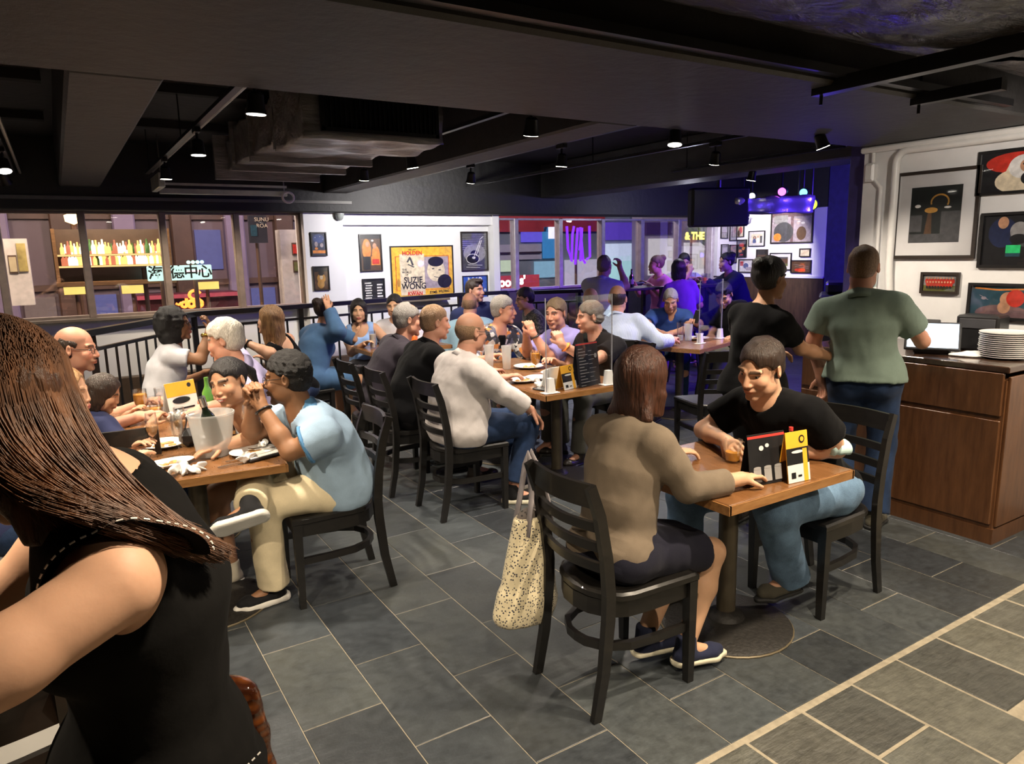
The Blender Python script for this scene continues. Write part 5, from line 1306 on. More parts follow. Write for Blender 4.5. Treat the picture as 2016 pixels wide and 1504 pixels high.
person('person with brown hair in violet shirt talking with clasped raised hands', (3.84, 5.02), (3.605, 5.04, 1.16), -92, 'pink', hy=-22, hp=6, sc=1.04, near=1, fat=1.1,
       arms=dict(L=dict(e=(3.36, 4.86, .80), w=(3.27, 4.90, 1.02), curl=1.1, dir=(-.2, .3, 1), palm=(.2, .9, 0)), R=dict(e=(3.36, 5.18, .80), w=(3.27, 5.0, 1.02), curl=1.1, dir=(-.2, -.3, 1), palm=(.2, -.9, 0))),
       hair=dict(style='short', mat=H_sandy, th=.014, line=.078, brow=brn), top=dict(mat=F_purpleshirt, sleeve='half', neck='collar', e=.018), bottom=dict(mat=F_khaki), extras=clasp_x)
person('person with brown-grey hair, charcoal polo and orange wristband at the long table', (3.90, 4.62), (3.63, 4.60, 1.158), -90, 'pink', hy=22, hp=6, sc=1.05, near=1, fat=1.2,
       arms=dict(L=dict(e=(3.28, 4.28, .80), w=(3.20, 4.42, .985), curl=1.0, dir=(-.1, .4, 1), palm=(.2, .9, 0)), R=dict(w=(3.35, 4.72, .80))), legs=dict(L=dict(k=(3.42, 4.42, .53), a=(3.38, 4.42, .09))),
       hair=dict(style='short', mat=H_bgrey, th=.012, brow=brn), top=dict(mat=F_char, sleeve='short', neck='collar', e=.020, es=.026), bottom=dict(mat=F_khaki, flare=.06), shoes=shoe_dark, extras=wrist_x)
person('person with bald pink crown in pale blue shirt seen from behind at the back', (3.62, 6.58), (3.673, 6.70, 1.145), 32, 'pink', hy=6, hp=8, sc=1.04, near=0, fat=1.25, fface=False,
       arms=dict(), hair=dict(style='ring', mat=H_ging, th=.004, fuzz=(.36, .20, .12), brow=brn, amp=.001), top=dict(mat=F_lblue, sleeve='half', neck='collar', e=.024), bottom=dict(mat=F_dkjean))
person('person with dark quiff in navy shirt behind the man in pale blue', (4.10, 7.30), (4.02, 7.20, 1.262), 190, 'pink', hy=-38, sc=1.06, near=0, arms=dict(), hair=dict(style='quiff', mat=H_brown, th=.012, brow=brn), top=dict(mat=F_navyshirt, sleeve='long'), bottom=dict(mat=F_dkjean))
person('person with dark brown hair and glasses in olive patterned shirt at the back', (4.74, 6.95), (4.552, 6.98, 1.15), -72, 'pink', hy=0, hp=10, sc=1.02, near=0, glasses=M_frame, arms=dict(), hair=dict(style='short', mat=H_brown, th=.018, brow=brn), top=dict(mat=F_olive, sleeve='short'), bottom=dict(mat=F_dkjean))
person('person with bald top mostly hidden between two men near the railing', (4.78, 5.80), (4.701, 5.95, 1.175), 20, 'pink', hp=8, sc=1.0, near=0, fface=False, arms=dict(), hair=dict(style='ring', mat=H_sandy, th=.006, fuzz=(.3, .19, .12), brow=brn), top=dict(mat=F_navyshirt, sleeve='short'), bottom=dict(mat=F_dkjean))
# ---- right hand table
person('person with balding head in blue striped shirt seen from behind at the right table', (4.36, 5.04), (4.477, 5.25, 1.225), 48, 'pink', hy=6, hp=4, sc=1.07, near=1, fat=1.08, fface=False,
       arms=dict(R=dict(e=(4.66, 4.88, .84), w=(4.93, 4.98, .815), curl=.8, dir=(.8, .5, .2)), L=dict(w=(4.80, 5.50, .80))), legs=dict(R=dict(k=(4.76, 5.22, .52), a=(4.80, 5.10, .09)), L=dict(a=(4.68, 5.45, .09))),
       hair=dict(style='ring', mat=H_brown, th=.007, fuzz=(.20, .11, .07), brow=brn, amp=.0015), top=dict(mat=F_stripe, sleeve='three', neck='collar', e=.020, es=.024, amp=.006), bottom=dict(mat=F_khaki), shoes=shoe_dark)
person('person with cropped grey hair in royal blue polo looking down at the right table', (5.82, 5.98), (5.627, 5.72, 1.135), 218, 'tan', hy=8, hp=26, sc=1.0, near=1, fat=1.05,
       arms=dict(R=dict(e=(5.38, 5.86, .84), w=(5.38, 5.60, .80), curl=.5, dir=(.3, -.8, 0)), L=dict(e=(5.72, 5.52, .82), w=(5.46, 5.52, .80), curl=.5, dir=(-.9, .0, 0))), hair=dict(style='short', mat=H_grey, th=.009, brow=gry), top=dict(mat=F_royal, sleeve='short', neck='collar', e=.018, es=.022), bottom=dict(mat=F_dkjean))
person('person with dark quiff in black shirt looking at a phone at the right table', (6.20, 5.22), (6.025, 5.33, 1.19), -88, 'tan', hy=-26, hp=34, sc=1.06, near=1, fat=1.1,
       arms=dict(R=dict(e=(5.92, 5.58, .86), w=(5.66, 5.36, .90), curl=.7, dir=(-.7, -.3, .5)), L=dict(e=(6.05, 5.03, .80), w=(5.86, 5.02, .78), curl=.5, dir=(-.9, .1, -.1))), legs=dict(L=dict(k=(5.78, 5.12, .52), a=(5.64, 5.10, .09)), R=dict(k=(5.78, 5.32, .52), a=(5.72, 5.32, .09))),
       hair=dict(style='quiff', mat=H_black, th=.012, brow=(.012, .01, .008)), top=dict(mat=F_black, sleeve='half', neck='collar', e=.022, es=.028), bottom=dict(mat=F_khaki, flare=.06), shoes=shoe_dark)
# ---- standing by the counter
person('person standing with dark hair up in black t-shirt, arm stretched to the right', (3.40, 2.76), (3.455, 2.72, 1.505), 88, 'tan', seat=.90, standing=True, hy=8, hp=2, sc=.96, fem=True, near=1, fat=1.0,
       arms=dict(R=dict(e=(3.60, 2.60, 1.10), w=(3.83, 2.55, 1.03), curl=.5, dir=(.9, -.1, -.15)), L=dict(e=(3.5, 2.95, 1.12), w=(3.72, 2.86, 1.05))), hair=dict(style='bun', mat=H_black, th=.026, line=.075, amp=.002, brow=(.012, .01, .008)), top=dict(mat=F_black, sleeve='short', e=.010, es=.014, hem=.06), bottom=dict(mat=F_black2, flare=.06), shoes=shoe_dark)
person('person in grey-green shirt standing at the counter and tapping the screen', (3.96, 2.42), (3.924, 2.45, 1.558), 62, 'pink', seat=.95, standing=True, hy=4, hp=10, sc=1.02, near=1, fface=False, fat=1.0,
       arms=dict(R=dict(e=(4.19, 2.22, 1.12), w=(4.30, 2.33, 1.18), curl=.6, dir=(.5, .5, .3)), L=dict(e=(3.80, 2.66, 1.13), w=(3.86, 2.64, .90))), hair=dict(style='short', mat=H_ging, th=.008, brow=brn), top=dict(mat=F_green, sleeve='short', neck='collar', e=.016, es=.024, hem=.04, amp=.006), bottom=dict(mat=F_dkjean, flare=.062, e=.02, name='jeans'), shoes=shoe_grey,
       extras=lambda I: link('face_mask', _mask(I), m_mask, I['root']))
# ---- high tables by the right windows
person('person with fair grey hair in pale shirt on a high stool by the window', (5.46, 6.72), (5.507, 6.70, 1.50), 55, 'pink', seat=.78, hy=6, sc=1.02, near=0, fface=False, fat=1.15, glasses=M_frame, arms=dict(R=dict(e=(5.66, 6.48, 1.26), w=(5.66, 6.60, 1.47), curl=1.0, dir=(-.1, 0, 1)), L=dict(w=(5.9, 6.95, 1.22))), hair=dict(style='short', mat=H_sandy, th=.010, brow=brn), top=dict(mat=F_grey, sleeve='short', neck='collar', e=.024), bottom=dict(mat=F_khaki))
person('person with tied-up hair in pink top lit violet at the high table', (6.95, 7.20), (6.81, 7.20, 1.475), -78, 'fair', seat=.78, hy=16, sc=1.0, fem=True, near=0, fat=1.1, arms=dict(L=dict(w=(6.52, 7.02, 1.22)), R=dict(w=(6.50, 7.28, 1.22))), hair=dict(style='bun', mat=H_sandy, th=.010, brow=brn), top=dict(mat=F_pink, sleeve='half', neck='round', e=.02), bottom=dict(mat=F_violet))
person('person with black bob in violet top seen from behind at the high table', (6.60, 6.45), (6.60, 6.58, 1.425), 28, 'fair', seat=.72, hy=10, sc=.96, fem=True, near=0, fface=False, arms=dict(), hair=dict(style='bob', mat=H_black, th=.018, len=.14, brow=brn), top=dict(mat=F_violet, sleeve='half'), bottom=dict(mat=F_violet))
person('person in white shirt with hand at mouth facing the room by the window', (7.52, 7.42), (7.43, 7.30, 1.49), 216, 'asian', seat=.78, hp=14, sc=1.0, near=0, arms=dict(R=dict(e=(7.30, 7.18, 1.24), w=(7.40, 7.16, 1.36), curl=.9, dir=(.2, .2, 1)), L=dict(w=(7.55, 7.0, 1.22))), hair=dict(style='short', mat=H_black, th=.016, brow=(.01, .008, .006)), top=dict(mat=F_whitet, sleeve='short'), bottom=dict(mat=F_dkjean))
person('person in dark indigo jumper with dark hair at the right end of the high table', (7.90, 6.72), (7.716, 6.80, 1.485), -70, 'fair', seat=.78, hp=4, sc=1.02, fem=True, near=0, fat=1.1, arms=dict(L=dict(w=(7.40, 6.85, 1.24)), R=dict(w=(7.48, 7.10, 1.24))), hair=dict(style='bun', mat=H_black, th=.014, brow=brn), top=dict(mat=F_indigo, sleeve='long', e=.028, es=.026), bottom=dict(mat=F_indigo))
# ================================================================= things on tables and walls
_cam = bpy.context.scene.camera.matrix_world.to_3x3()
def ray(px, py): return _cam @ Vector(((px - 1008) / 1409.683, (752 - py) / 1409.683, -1))
def on_y(px, py, Y): d = ray(px, py); t = Y / d.y; return Vector((d.x * t, Y, 1.69 + d.z * t))
m_glass = glass('clear_glass', (.96, .97, .97), .02, .16, .30); m_frost = NT('frosted_plastic'); m_frost.set(Base_Color=(.66, .67, .66), Roughness=.5, Alpha=.36); m_frost = m_frost.m
m_acryl = glass('clear_acrylic', (.96, .97, .98), .02, .03, .4); m_acryl_edge = plain('acrylic_edge', (.30, .30, .33), .3, var=.05)
m_paper = fabric('white_paper_napkin', (.78, .77, .74), .9, 90, .4, .04, 0); m_china = plain('white_china', (.78, .77, .74), .2, var=.03); m_beer = plain('amber_beer', (.70, .30, .02), .15, var=.1, Alpha=.75); m_champ = plain('pale_champagne', (.72, .38, .16), .1, var=.1, Alpha=.6)
m_steelc = plain('cutlery_steel', (.55, .54, .52), .22, 1., var=.1); m_food = plain('leftover_food', (.42, .22, .06), .6, var=.5, scale=60, bump=.5); m_cardblack = plain('black_menu_card', (.014, .014, .015), .35, var=.2); m_yellow = plain('yellow_card', (.80, .40, .03), .5, var=.1); m_whitecard = plain('white_card', (.70, .69, .66), .5, var=.05); m_red = plain('red_print', (.55, .04, .03), .5)
m_plasticblk = plain('black_plastic', (.012, .012, .013), .4, var=.2)
def napkin(loc, r, seed, label):
    f = Field(A(-r * 1.5, -r * 1.5, -.01), A(r * 1.5, r * 1.5, r * 1.3), r / 14)
    q = random.Random(seed)
    for i in range(8):
        a = q.uniform(0, 6.28); d = q.uniform(.2, .75) * r; p = A(math.cos(a) * d, math.sin(a) * d, q.uniform(.15, .5) * r)
        th = q.uniform(0, 6.28); e = A(math.cos(th), math.sin(th), q.uniform(-.5, .6)); e = unit(e); n = unit(np.cross(e, A(q.uniform(-1, 1), q.uniform(-1, 1), .8))); b = np.cross(e, n)
        f.ell(p, np.stack([e, n, b]), A(q.uniform(.45, .7) * r, .07 * r + .002, q.uniform(.25, .42) * r), .004)
    f.cut(A(0, 0, .0), A(0, 0, -1), None, .002); f.wrinkle(.08 * r, 2.6 / r, seed)
    me, _ = f.mesh('paper_napkin'); o = link('paper_napkin', me, m_paper); o.location = loc; o.rotation_euler = (0, 0, q.uniform(0, 6))
    return tag(o, label, 'napkin', 'crumpled paper napkins')
def plate(loc, r, label, food=True, oval=1.0, rz=0, group='white plates with leftovers'):
    o = thing('plate', label, 'plate', loc, rz, group)
    m = MB().lathe([(.3 * r, 0), (.62 * r, .002), (.95 * r, .016), (r, .018), (r, .021), (.93 * r, .020), (.6 * r, .006), (.01, .005)], 32); me = m.mesh('dish', True); me.transform(Matrix.Diagonal((1, oval, 1, 1))); link('dish', me, m_china, o)
    if food:
        f = Field(A(-r * .6, -r * .6, 0), A(r * .6, r * .6, .04), .004); q = random.Random(int(r * 1000 + loc[0] * 77))
        for i in range(7): f.ell(A(q.uniform(-.35, .35) * r, q.uniform(-.35, .35) * r * oval, .008), np.eye(3), A(q.uniform(.01, .022), q.uniform(.01, .022), .007), .006)
        me, _ = f.mesh('food'); link('food', me, m_food, o)
    return o
def cutlery(loc, rz, kind, label):
    m = MB(); n = 6
    if kind == 'fork':
        m.tube([(-.10, 0, .004), (-.02, 0, .006), (.03, 0, .008), (.05, 0, .006)], [1.1, .7, .7, 1.6], flat=(.010, .003))
        for y in (-.008, -.0027, .0027, .008): m.tube([(.05, y, .006), (.075, y, .007), (.095, y, .010)], .0016, 5)
    else: m.tube([(-.11, 0, .004), (-.01, 0, .005), (.0, 0, .005), (.07, 0, .005), (.105, .004, .004)], [1.2, .9, 1.3, 1.5, .5], flat=(.012, .003))
    o = m.build(kind, m_steelc); o.location = loc; o.rotation_euler = (0, 0, rz); return tag(o, label, 'cutlery', 'cutlery on the ice bucket table')
def flute(loc, label, fill=.3, tip=0):
    o = thing('champagne_flute', label, 'glass', loc, 0, 'champagne flutes')
    if tip: o.rotation_euler = (0, tip, 0)
    MB().lathe([(.034, 0), (.034, .002), (.006, .006), (.004, .012), (.004, .075), (.010, .085), (.022, .11), (.028, .15), (.027, .185), (.0245, .215), (.0235, .215), (.026, .185), (.027, .15), (.021, .112), (.001, .092)], 24, cap=False).build('bowl', m_glass, o, smooth=True)
    if fill: MB().lathe([(.001, .093), (.0205, .113), (.0255, .135), (.0262, .135 + .05 * fill), (.001, .135 + .05 * fill)], 20, cap=False).build('wine', m_champ, o, smooth=True)
    return o
def tumbler(loc, label, h=.12, r0=.030, r1=.038, fill=.4, liquid=None, mat=None, group='glasses on the tables'):
    o = thing('drinking_glass', label, 'glass', loc, 0, group); t = .0022
    MB().lathe([(r0, 0), (r1, h), (r1 - t, h), (r0 - t, .008), (.001, .007)], 24, cap=False).build('cup', mat or m_glass, o, smooth=True)
    if fill: rr = r0 - t + (r1 - r0) * fill; MB().lathe([(.001, .009), (r0 - t - .001, .009), (rr - .001, h * fill), (.001, h * fill)], 22, cap=False).build('drink', liquid or m_beer, o, smooth=True)
    return o
def pilsner(loc, label, fill=.7):
    o = thing('beer_glass', label, 'glass', loc, 0, 'stemmed beer glasses')
    MB().lathe([(.035, 0), (.035, .004), (.008, .010), (.006, .03), (.012, .045), (.034, .075), (.040, .11), (.038, .165), (.036, .165), (.038, .11), (.032, .077), (.001, .05)], 24, cap=False).build('bowl', m_glass, o, smooth=True)
    MB().lathe([(.001, .052), (.031, .078), (.0375, .11), (.0365, .11 + .05 * fill), (.001, .11 + .05 * fill)], 22, cap=False).build('beer', m_beer, o, smooth=True); return o
def tent_card(loc, rz, w, h, d, mat, label, deco):
    o = thing('tent_card', label, 'menu', loc, rz)
    for s in (-1, 1):
        m = MB(); m.add([(-w / 2, s * d, 0), (w / 2, s * d, 0), (w / 2, s * .002, h), (-w / 2, s * .002, h), (-w / 2, s * (d - .003), 0), (w / 2, s * (d - .003), 0), (w / 2, 0, h), (-w / 2, 0, h)], [(0, 1, 2, 3), (4, 5, 6, 7), (0, 4, 7, 3), (1, 5, 6, 2), (2, 6, 7, 3), (0, 1, 5, 4)]); m.build('card', mat, o)
    a = math.atan2(d, h); M = Matrix.Translation((0, -d * .5 - .0015, h / 2)) @ Matrix.Rotation(PI / 2 - a, 4, 'X')
    deco(o, M, w, math.hypot(h, d)); return o
def flat(o, M, name, shapes):
    """flat print: list of (material, polygon or ('e', cx, cy, rx, ry[, turn]))"""
    mats = []; m = MB(); z = .0006
    for mat, *polys in shapes:
        if mat not in mats: mats.append(mat)
        m.cur = mats.index(mat)
        for p in polys:
            if p[0] == 'e':
                _, cx, cy, rx, ry, *tn = p; tn = tn[0] if tn else 0; n = 22
                pts = [(cx + rx * math.cos(2 * PI * i / n) * math.cos(tn) - ry * math.sin(2 * PI * i / n) * math.sin(tn), cy + rx * math.cos(2 * PI * i / n) * math.sin(tn) + ry * math.sin(2 * PI * i / n) * math.cos(tn)) for i in range(n)]
            elif p[0] == 'r': _, x0, y0, x1, y1 = p; pts = [(x0, y0), (x1, y0), (x1, y1), (x0, y1)]
            elif p[0] == 'l':
                _, w, *pp = p; pts = None
                for (x0, y0), (x1, y1) in zip(pp, pp[1:]):
                    dx, dy = x1 - x0, y1 - y0; L = math.hypot(dx, dy) + 1e-9; nx, ny = -dy / L * w / 2, dx / L * w / 2
                    m.add([M @ Vector((x0 - nx, y0 - ny, z)), M @ Vector((x1 - nx, y1 - ny, z)), M @ Vector((x1 + nx, y1 + ny, z)), M @ Vector((x0 + nx, y0 + ny, z))], [(0, 1, 2, 3)])
            else: pts = p
            if pts: m.add([M @ Vector((x, y, z)) for x, y in pts], [tuple(range(len(pts)))])
            z += .00025
    me = m.mesh(name)
    for mt in mats: me.materials.append(mt)
    return link(name, me, None, o)
TOP = .757
# ---- right table
def deco_black(o, M, w, L):
    flat(o, M, 'print', [(m_red, ('r', -w / 2, L * .42, w / 2, L * .47)), (plain('grey_print', (.30, .29, .28), .5), *[('r', -w * .40 + i * w * .28, -L * .44, -w * .40 + i * w * .28 + w * .20, -L * .18) for i in range(3)], *[('e', -w * .30 + i * w * .28, -L * .16, w * .10, .006) for i in range(3)]), (plain('pale_print', (.6, .6, .58), .5), ('e', -.03, L * .22, .012, .010), ('e', .0, L * .26, .010, .008))])
tent_card((2.315, 1.815, TOP), math.radians(-8), .19, .20, .035, m_cardblack, 'black folded menu card standing on the small right table', deco_black)
def deco_yel(o, M, w, L):
    flat(o, M, 'print', [(m_cardblack, ('r', -w / 2, -.03, w / 2, L * .18)), (m_whitecard, ('r', -w / 2, -L / 2, w * .5, -.03), ('e', 0, L * .10, w * .28, .006)), (m_yellow, ('r', w * .22, -L / 2, w * .42, .03)), (m_cardblack, ('e', w * .22, L * .34, .016, .016), ('r', -w * .35, -L * .42, -w * .15, -L * .3), ('r', -w * .05, -L * .40, w * .12, -L * .36)), (m_yellow, ('e', w * .22, L * .34, .010, .010))])
tent_card((2.43, 1.76, TOP), math.radians(-6), .12, .20, .032, m_yellow, 'yellow, black and white tent card on the small right table', deco_yel)
cd = thing('condiment_rack', 'dark condiment caddy between the cards on the small right table', 'caddy', (2.53, 1.84, TOP), .0); MB().box((0, 0, .05), (.09, .06, .10), bev=.004).build('box', m_plasticblk, cd); MB().lathe([(.015, .10), (.015, .15), (.008, .16), (.008, .175)], 14, (-.02, 0, 0)).build('shaker', m_glass, cd, smooth=True); MB().lathe([(.009, .175), (.009, .19)], 12, (-.02, 0, 0)).build('cap', m_red, cd)
o = tumbler((2.66, 2.06, TOP), 'tall frosted glass with a round logo on the small right table', .165, .032, .041, 0, mat=m_frost); flat(o, Matrix.Translation((-.022, -.034, .085)) @ Matrix.Rotation(-.55, 4, 'Z') @ Matrix.Rotation(PI / 2, 4, 'X'), 'logo', [(m_cardblack, ('e', 0, .01, .014, .014), ('r', -.014, -.016, .014, -.012)), (m_whitecard, ('e', 0, .01, .011, .011)), (m_cardblack, ('l', .003, (-.008, .002), (.008, .018)))])
tumbler((2.43, 2.07, TOP), 'short beer glass held by the man in black t-shirt', .10, .033, .040, .45)
napkin((2.50, 1.98, TOP + .01), .062, 3, 'crumpled white napkin beside the tall frosted glass')
napkin((2.50, 1.99, TOP + .06), .05, 4, 'crumpled white napkin on top of the pile at the right table')
# ---- ice bucket table
ib = thing('ice_bucket', 'frosted plastic ice bucket holding a dark bottle on the left table', 'bucket', (.545, 3.60, TOP))
MB().lathe([(.072, 0), (.078, .004), (.100, .165), (.106, .20), (.108, .20), (.108, .208), (.103, .208), (.096, .165), (.074, .01), (.001, .008)], 32, cap=False).build('bucket', m_frost, ib, smooth=True)
wb = MB().lathe([(.001, 0), (.037, 0), (.038, .17), (.030, .20), (.014, .235), (.013, .28), (.016, .282), (.016, .30), (.001, .30)], 20, cap=False); b = wb.build('bottle', plain('dark_green_bottle', (.012, .02, .012), .1), ib, smooth=True); b.rotation_euler = (.22, -.22, 0); b.location = (.02, -.01, .012)
MB().lathe([(.0165, .255), (.017, .302), (.001, .304)], 14, cap=False).build('foil', m_steelc, b, smooth=True)
ic = Field(A(-.1, -.1, 0), A(.1, .1, .12), .006); q_ = random.Random(2)
for i in range(26):
    a = q_.uniform(0, 6.28); d = q_.uniform(0, .065); ic.ell(A(math.cos(a) * d, math.sin(a) * d, q_.uniform(.02, .08)), np.eye(3), A(.015, .015, .013), .003)
me, _ = ic.mesh('ice'); link('ice', me, plain('melting_ice', (.45, .46, .46), .15, Alpha=.6), ib)['kind'] = 'stuff'
flute((.40, 3.66, TOP), 'empty champagne flute left of the ice bucket', 0); flute((.72, 3.63, TOP), 'champagne flute with a little wine right of the ice bucket', .5); flute((.43, 3.79, TOP), 'champagne flute behind the ice bucket', .2); flute((.30, 3.74, TOP), 'champagne flute near the far left of the ice bucket table', .3)
plate((.705, 3.50, TOP), .115, 'white plate with leftovers in front of the man in light blue polo', oval=.85, rz=.4)
plate((.33, 3.52, TOP), .12, 'long white dish with sauce stains near the empty flute', oval=.55, rz=.25)
plate((.36, 3.92, TOP), .11, 'white plate far back on the ice bucket table')
napkin((.36, 3.37, TOP), .065, 11, 'crumpled napkin at the near edge of the ice bucket table'); napkin((.42, 3.34, TOP), .05, 12, 'smaller crumpled napkin next to the one at the near table edge'); napkin((.64, 3.38, TOP), .055, 13, 'crumpled napkin among the cutlery before the man in light blue polo'); napkin((.26, 3.44, TOP), .05, 14, 'crumpled napkin at the left of the long dish'); napkin((.76, 3.55, TOP + .02), .035, 15, 'small scrap of napkin on the plate by the man in light blue polo')
for i, (x, y, a, k, l) in enumerate(((.62, 3.36, .25, 'knife', 'steel knife on the crumpled napkin'), (.66, 3.42, .1, 'fork', 'steel fork beside the man in light blue polo'), (.78, 3.46, -.5, 'knife', 'knife resting at the plate edge'), (.29, 3.58, .5, 'fork', 'fork at the end of the long dish'))): cutlery((x, y, TOP + (.02 if i == 2 else .002)), a, k, l)
bl = thing('leather_folder', 'black bill folder lying in front of the man in light blue polo', 'folder', (.73, 3.42, TOP + .001), .35); MB().box((0, 0, .007), (.20, .11, .014), bev=.004).build('cover', m_plasticblk, bl); MB().box((0, 0, .0155), (.185, .095, .003)).build('receipt', m_paper, bl)
bk = thing('handbag', 'small black bag standing on the far part of the ice bucket table', 'bag', (.50, 3.86, TOP), .3); MB().box((0, 0, .045), (.15, .09, .09), bev=.03).build('body', m_plasticblk, bk); MB().tube([(-.05, 0, .08), (-.03, 0, .15), (.03, 0, .15), (.05, 0, .08)], .006, 6).build('strap', m_plasticblk, bk, smooth=True)
# ---- second left table
def deco_promo(o, M, w, L):
    flat(o, M, 'print', [(m_yellow, ('r', -w / 2, L * .08, w / 2, L / 2)), (m_cardblack, ('e', w * .3, L * .36, .014, .014), ('e', -w * .05, -L * .05, w * .3, .02), ('r', -w * .35, -L * .32, w * .35, -L * .27)), (plain('grey_print', (.30, .29, .28), .5), ('r', -w * .45, -L * .45, w * .45, -L * .38))])
tent_card((.55, 4.70, TOP), math.radians(28), .20, .20, .04, m_whitecard, 'yellow and white promotional card on the second left table', deco_promo)
gb = thing('sauce_bottle', 'green bottle with red label on the second left table', 'bottle', (.70, 4.66, TOP)); MB().lathe([(.03, 0), (.032, .01), (.032, .12), (.014, .16), (.012, .20), (.014, .20), (.014, .215), (.001, .215)], 18, cap=False).build('body', plain('green_glass', (.10, .28, .05), .15), gb, smooth=True); MB().lathe([(.0325, .03), (.0325, .06)], 18, cap=False).build('label', m_red, gb, smooth=True)
nh = thing('napkin_holder', 'holder of folded white napkins beside the green bottle', 'napkin holder', (.80, 4.75, TOP), .3); MB().box((0, 0, .03), (.10, .08, .06), bev=.004).build('holder', m_steelc, nh)
for i in range(5): MB().add([(-.06, -.03 + i * .014, .01), (.06, -.03 + i * .014, .01), (.06, -.026 + i * .014, .01), (-.06, -.026 + i * .014, .01), (-.01 + i * .004, -.03 + i * .014, .16), (.05, -.03 + i * .014, .14), (.05, -.026 + i * .014, .14), (-.01 + i * .004, -.026 + i * .014, .16)], [(0, 1, 5, 4), (2, 3, 7, 6), (1, 2, 6, 5), (3, 0, 4, 7), (4, 5, 6, 7)]).build('napkin', m_paper, nh)
tumbler((.40, 4.62, TOP), 'beer glass on the second left table near the girl', .14, .030, .038, .5); pilsner((.34, 4.78, TOP), 'stemmed beer glass before the man in navy', .5); tumbler((.47, 4.98, TOP), 'clear glass at the far side of the second left table', .13, .03, .037, .2)
plate((.60, 4.92, TOP), .12, 'white plate at the middle of the second left table'); napkin((.50, 4.52, TOP), .07, 21, 'crumpled napkin at the near edge of the second left table'); napkin((.62, 4.50, TOP), .06, 22, 'crumpled napkin next to the green bottle')
# ---- long table
def divider(x0, x1, y, z, h, label, rz=0):
    o = thing('acrylic_divider', label, 'divider', ((x0 + x1) / 2, y, z), rz); w = x1 - x0
    MB().box((0, 0, h / 2 + .01), (w, .005, h)).build('sheet', m_acryl, o)
    for s in (-1, 1):
        MB().box((s * w / 2, 0, h / 2 + .01), (.004, .006, h)).build('edge', m_acryl_edge, o)
        MB().ring([[(s * (w / 2 - .03) + a * k, b * k2, zz) for a, b in ((-1, -1), (1, -1), (1, 1), (-1, 1))] for zz, k, k2 in ((0, .030, .024), (.10, .020, .018))]).build('foot', m_china, o)
        MB().box((s * (w / 2 - .03), 0, .002), (.12, .07, .004), bev=.001).build('foot_plate', m_whitecard, o)
divider(2.66, 3.22, 3.835, TOP, .62, 'clear acrylic divider with white feet on the long table')
def deco_list(o, M, w, L):
    flat(o, M, 'print', [(m_red, ('r', -w / 2, L * .46, w / 2, L * .49)), (plain('grey_print', (.30, .29, .28), .5), *[('r', -w * .42, L * .36 - i * .021, -w * .42 + w * (.22 + .1 * ((i * 7) % 3)), L * .375 - i * .021) for i in range(14)], *[('r', w * .02, L * .30 - i * .03, w * .02 + w * (.16 + .08 * ((i * 5) % 3)), L * .31 - i * .03) for i in range(8)], ('e', w * .34, L * .18, .014, .016))])
tent_card((3.05, 3.91, TOP), math.radians(10), .22, .30, .04, m_cardblack, 'tall black menu with red top edge on the long table', deco_list)
tent_card((2.87, 3.90, TOP), math.radians(15), .14, .16, .04, m_yellow, 'short yellow, black and white card on the long table', deco_yel)
nb = thing('napkin_holder', 'glass holder of white napkins at the near end of the long table', 'napkin holder', (2.79, 3.97, TOP), .2); MB().box((0, 0, .035), (.10, .09, .07), bev=.004).build('holder', m_glass, nb)
for i in range(6): MB().box((0, -.03 + i * .012, .075), (.09, .006, .15 - .008 * i), M=Matrix.Rotation(.12, 4, 'X')).build('napkin', m_paper, nb)
tumbler((2.985, 4.86, TOP), 'tall pale glass with a little beer before the floral shirt', .19, .030, .042, .25, mat=m_frost); tumbler((2.90, 4.99, TOP), 'tall pale glass on the far half of the long table', .19, .030, .042, .25, mat=m_frost); pilsner((3.09, 4.60, TOP), 'stemmed glass of amber beer in the middle of the long table'); tumbler((2.90, 4.12, TOP), 'clear tumbler behind the napkin holder', .13, .03, .037, .15)
plate((3.16, 4.80, TOP), .125, 'white plate beside the stemmed beer glass'); plate((3.15, 4.40, TOP), .125, 'white plate on the right half of the long table'); plate((2.78, 4.30, TOP), .12, 'white plate with leftovers before the bald man in white', oval=.8); plate((2.92, 4.32, TOP), .09, 'small white plate in the middle of the long table', False)
napkin((2.76, 4.06, TOP), .055, 31, 'crumpled napkin near the corner of the long table'); napkin((2.84, 4.22, TOP), .05, 32, 'crumpled napkin between the plates of the long table')
for x, y, z_, rz, l in ((2.72, 3.95, TOP, .3, 'phone lying by the corner of the long table'), (2.66, 6.58, .78, .2, 'phone lying on the brown table by the railing')):
    o = thing('phone', l, 'phone', (x, y, z_), rz); MB().box((0, 0, .005), (.075, .15, .009), bev=.003).build('body', m_plasticblk, o); MB().box((0, 0, .0098), (.068, .14, .001)).build('screen', plain('dark_glass', (.02, .022, .028), .06), o)
# ---- table by the railing
ob = thing('sauce_bottle', 'orange bottle on the brown table by the railing', 'bottle', (2.98, 6.62, .78)); MB().lathe([(.03, 0), (.034, .02), (.034, .08), (.022, .10), (.034, .13), (.030, .16), (.01, .18), (.001, .19)], 18, cap=False).build('body', plain('orange_plastic', (.75, .16, .02), .35), ob, smooth=True); MB().lathe([(.012, .175), (.005, .21)], 10).build('nozzle', plain('orange_plastic', (.75, .16, .02), .35), ob)
tumbler((2.86, 6.56, .78), 'clear glass next to the orange bottle', .11, .03, .036, .4); tumbler((2.56, 6.68, .78), 'milky glass with a straw before the girl in gingham', .17, .028, .036, .8, liquid=plain('milky_drink', (.70, .62, .52), .3))
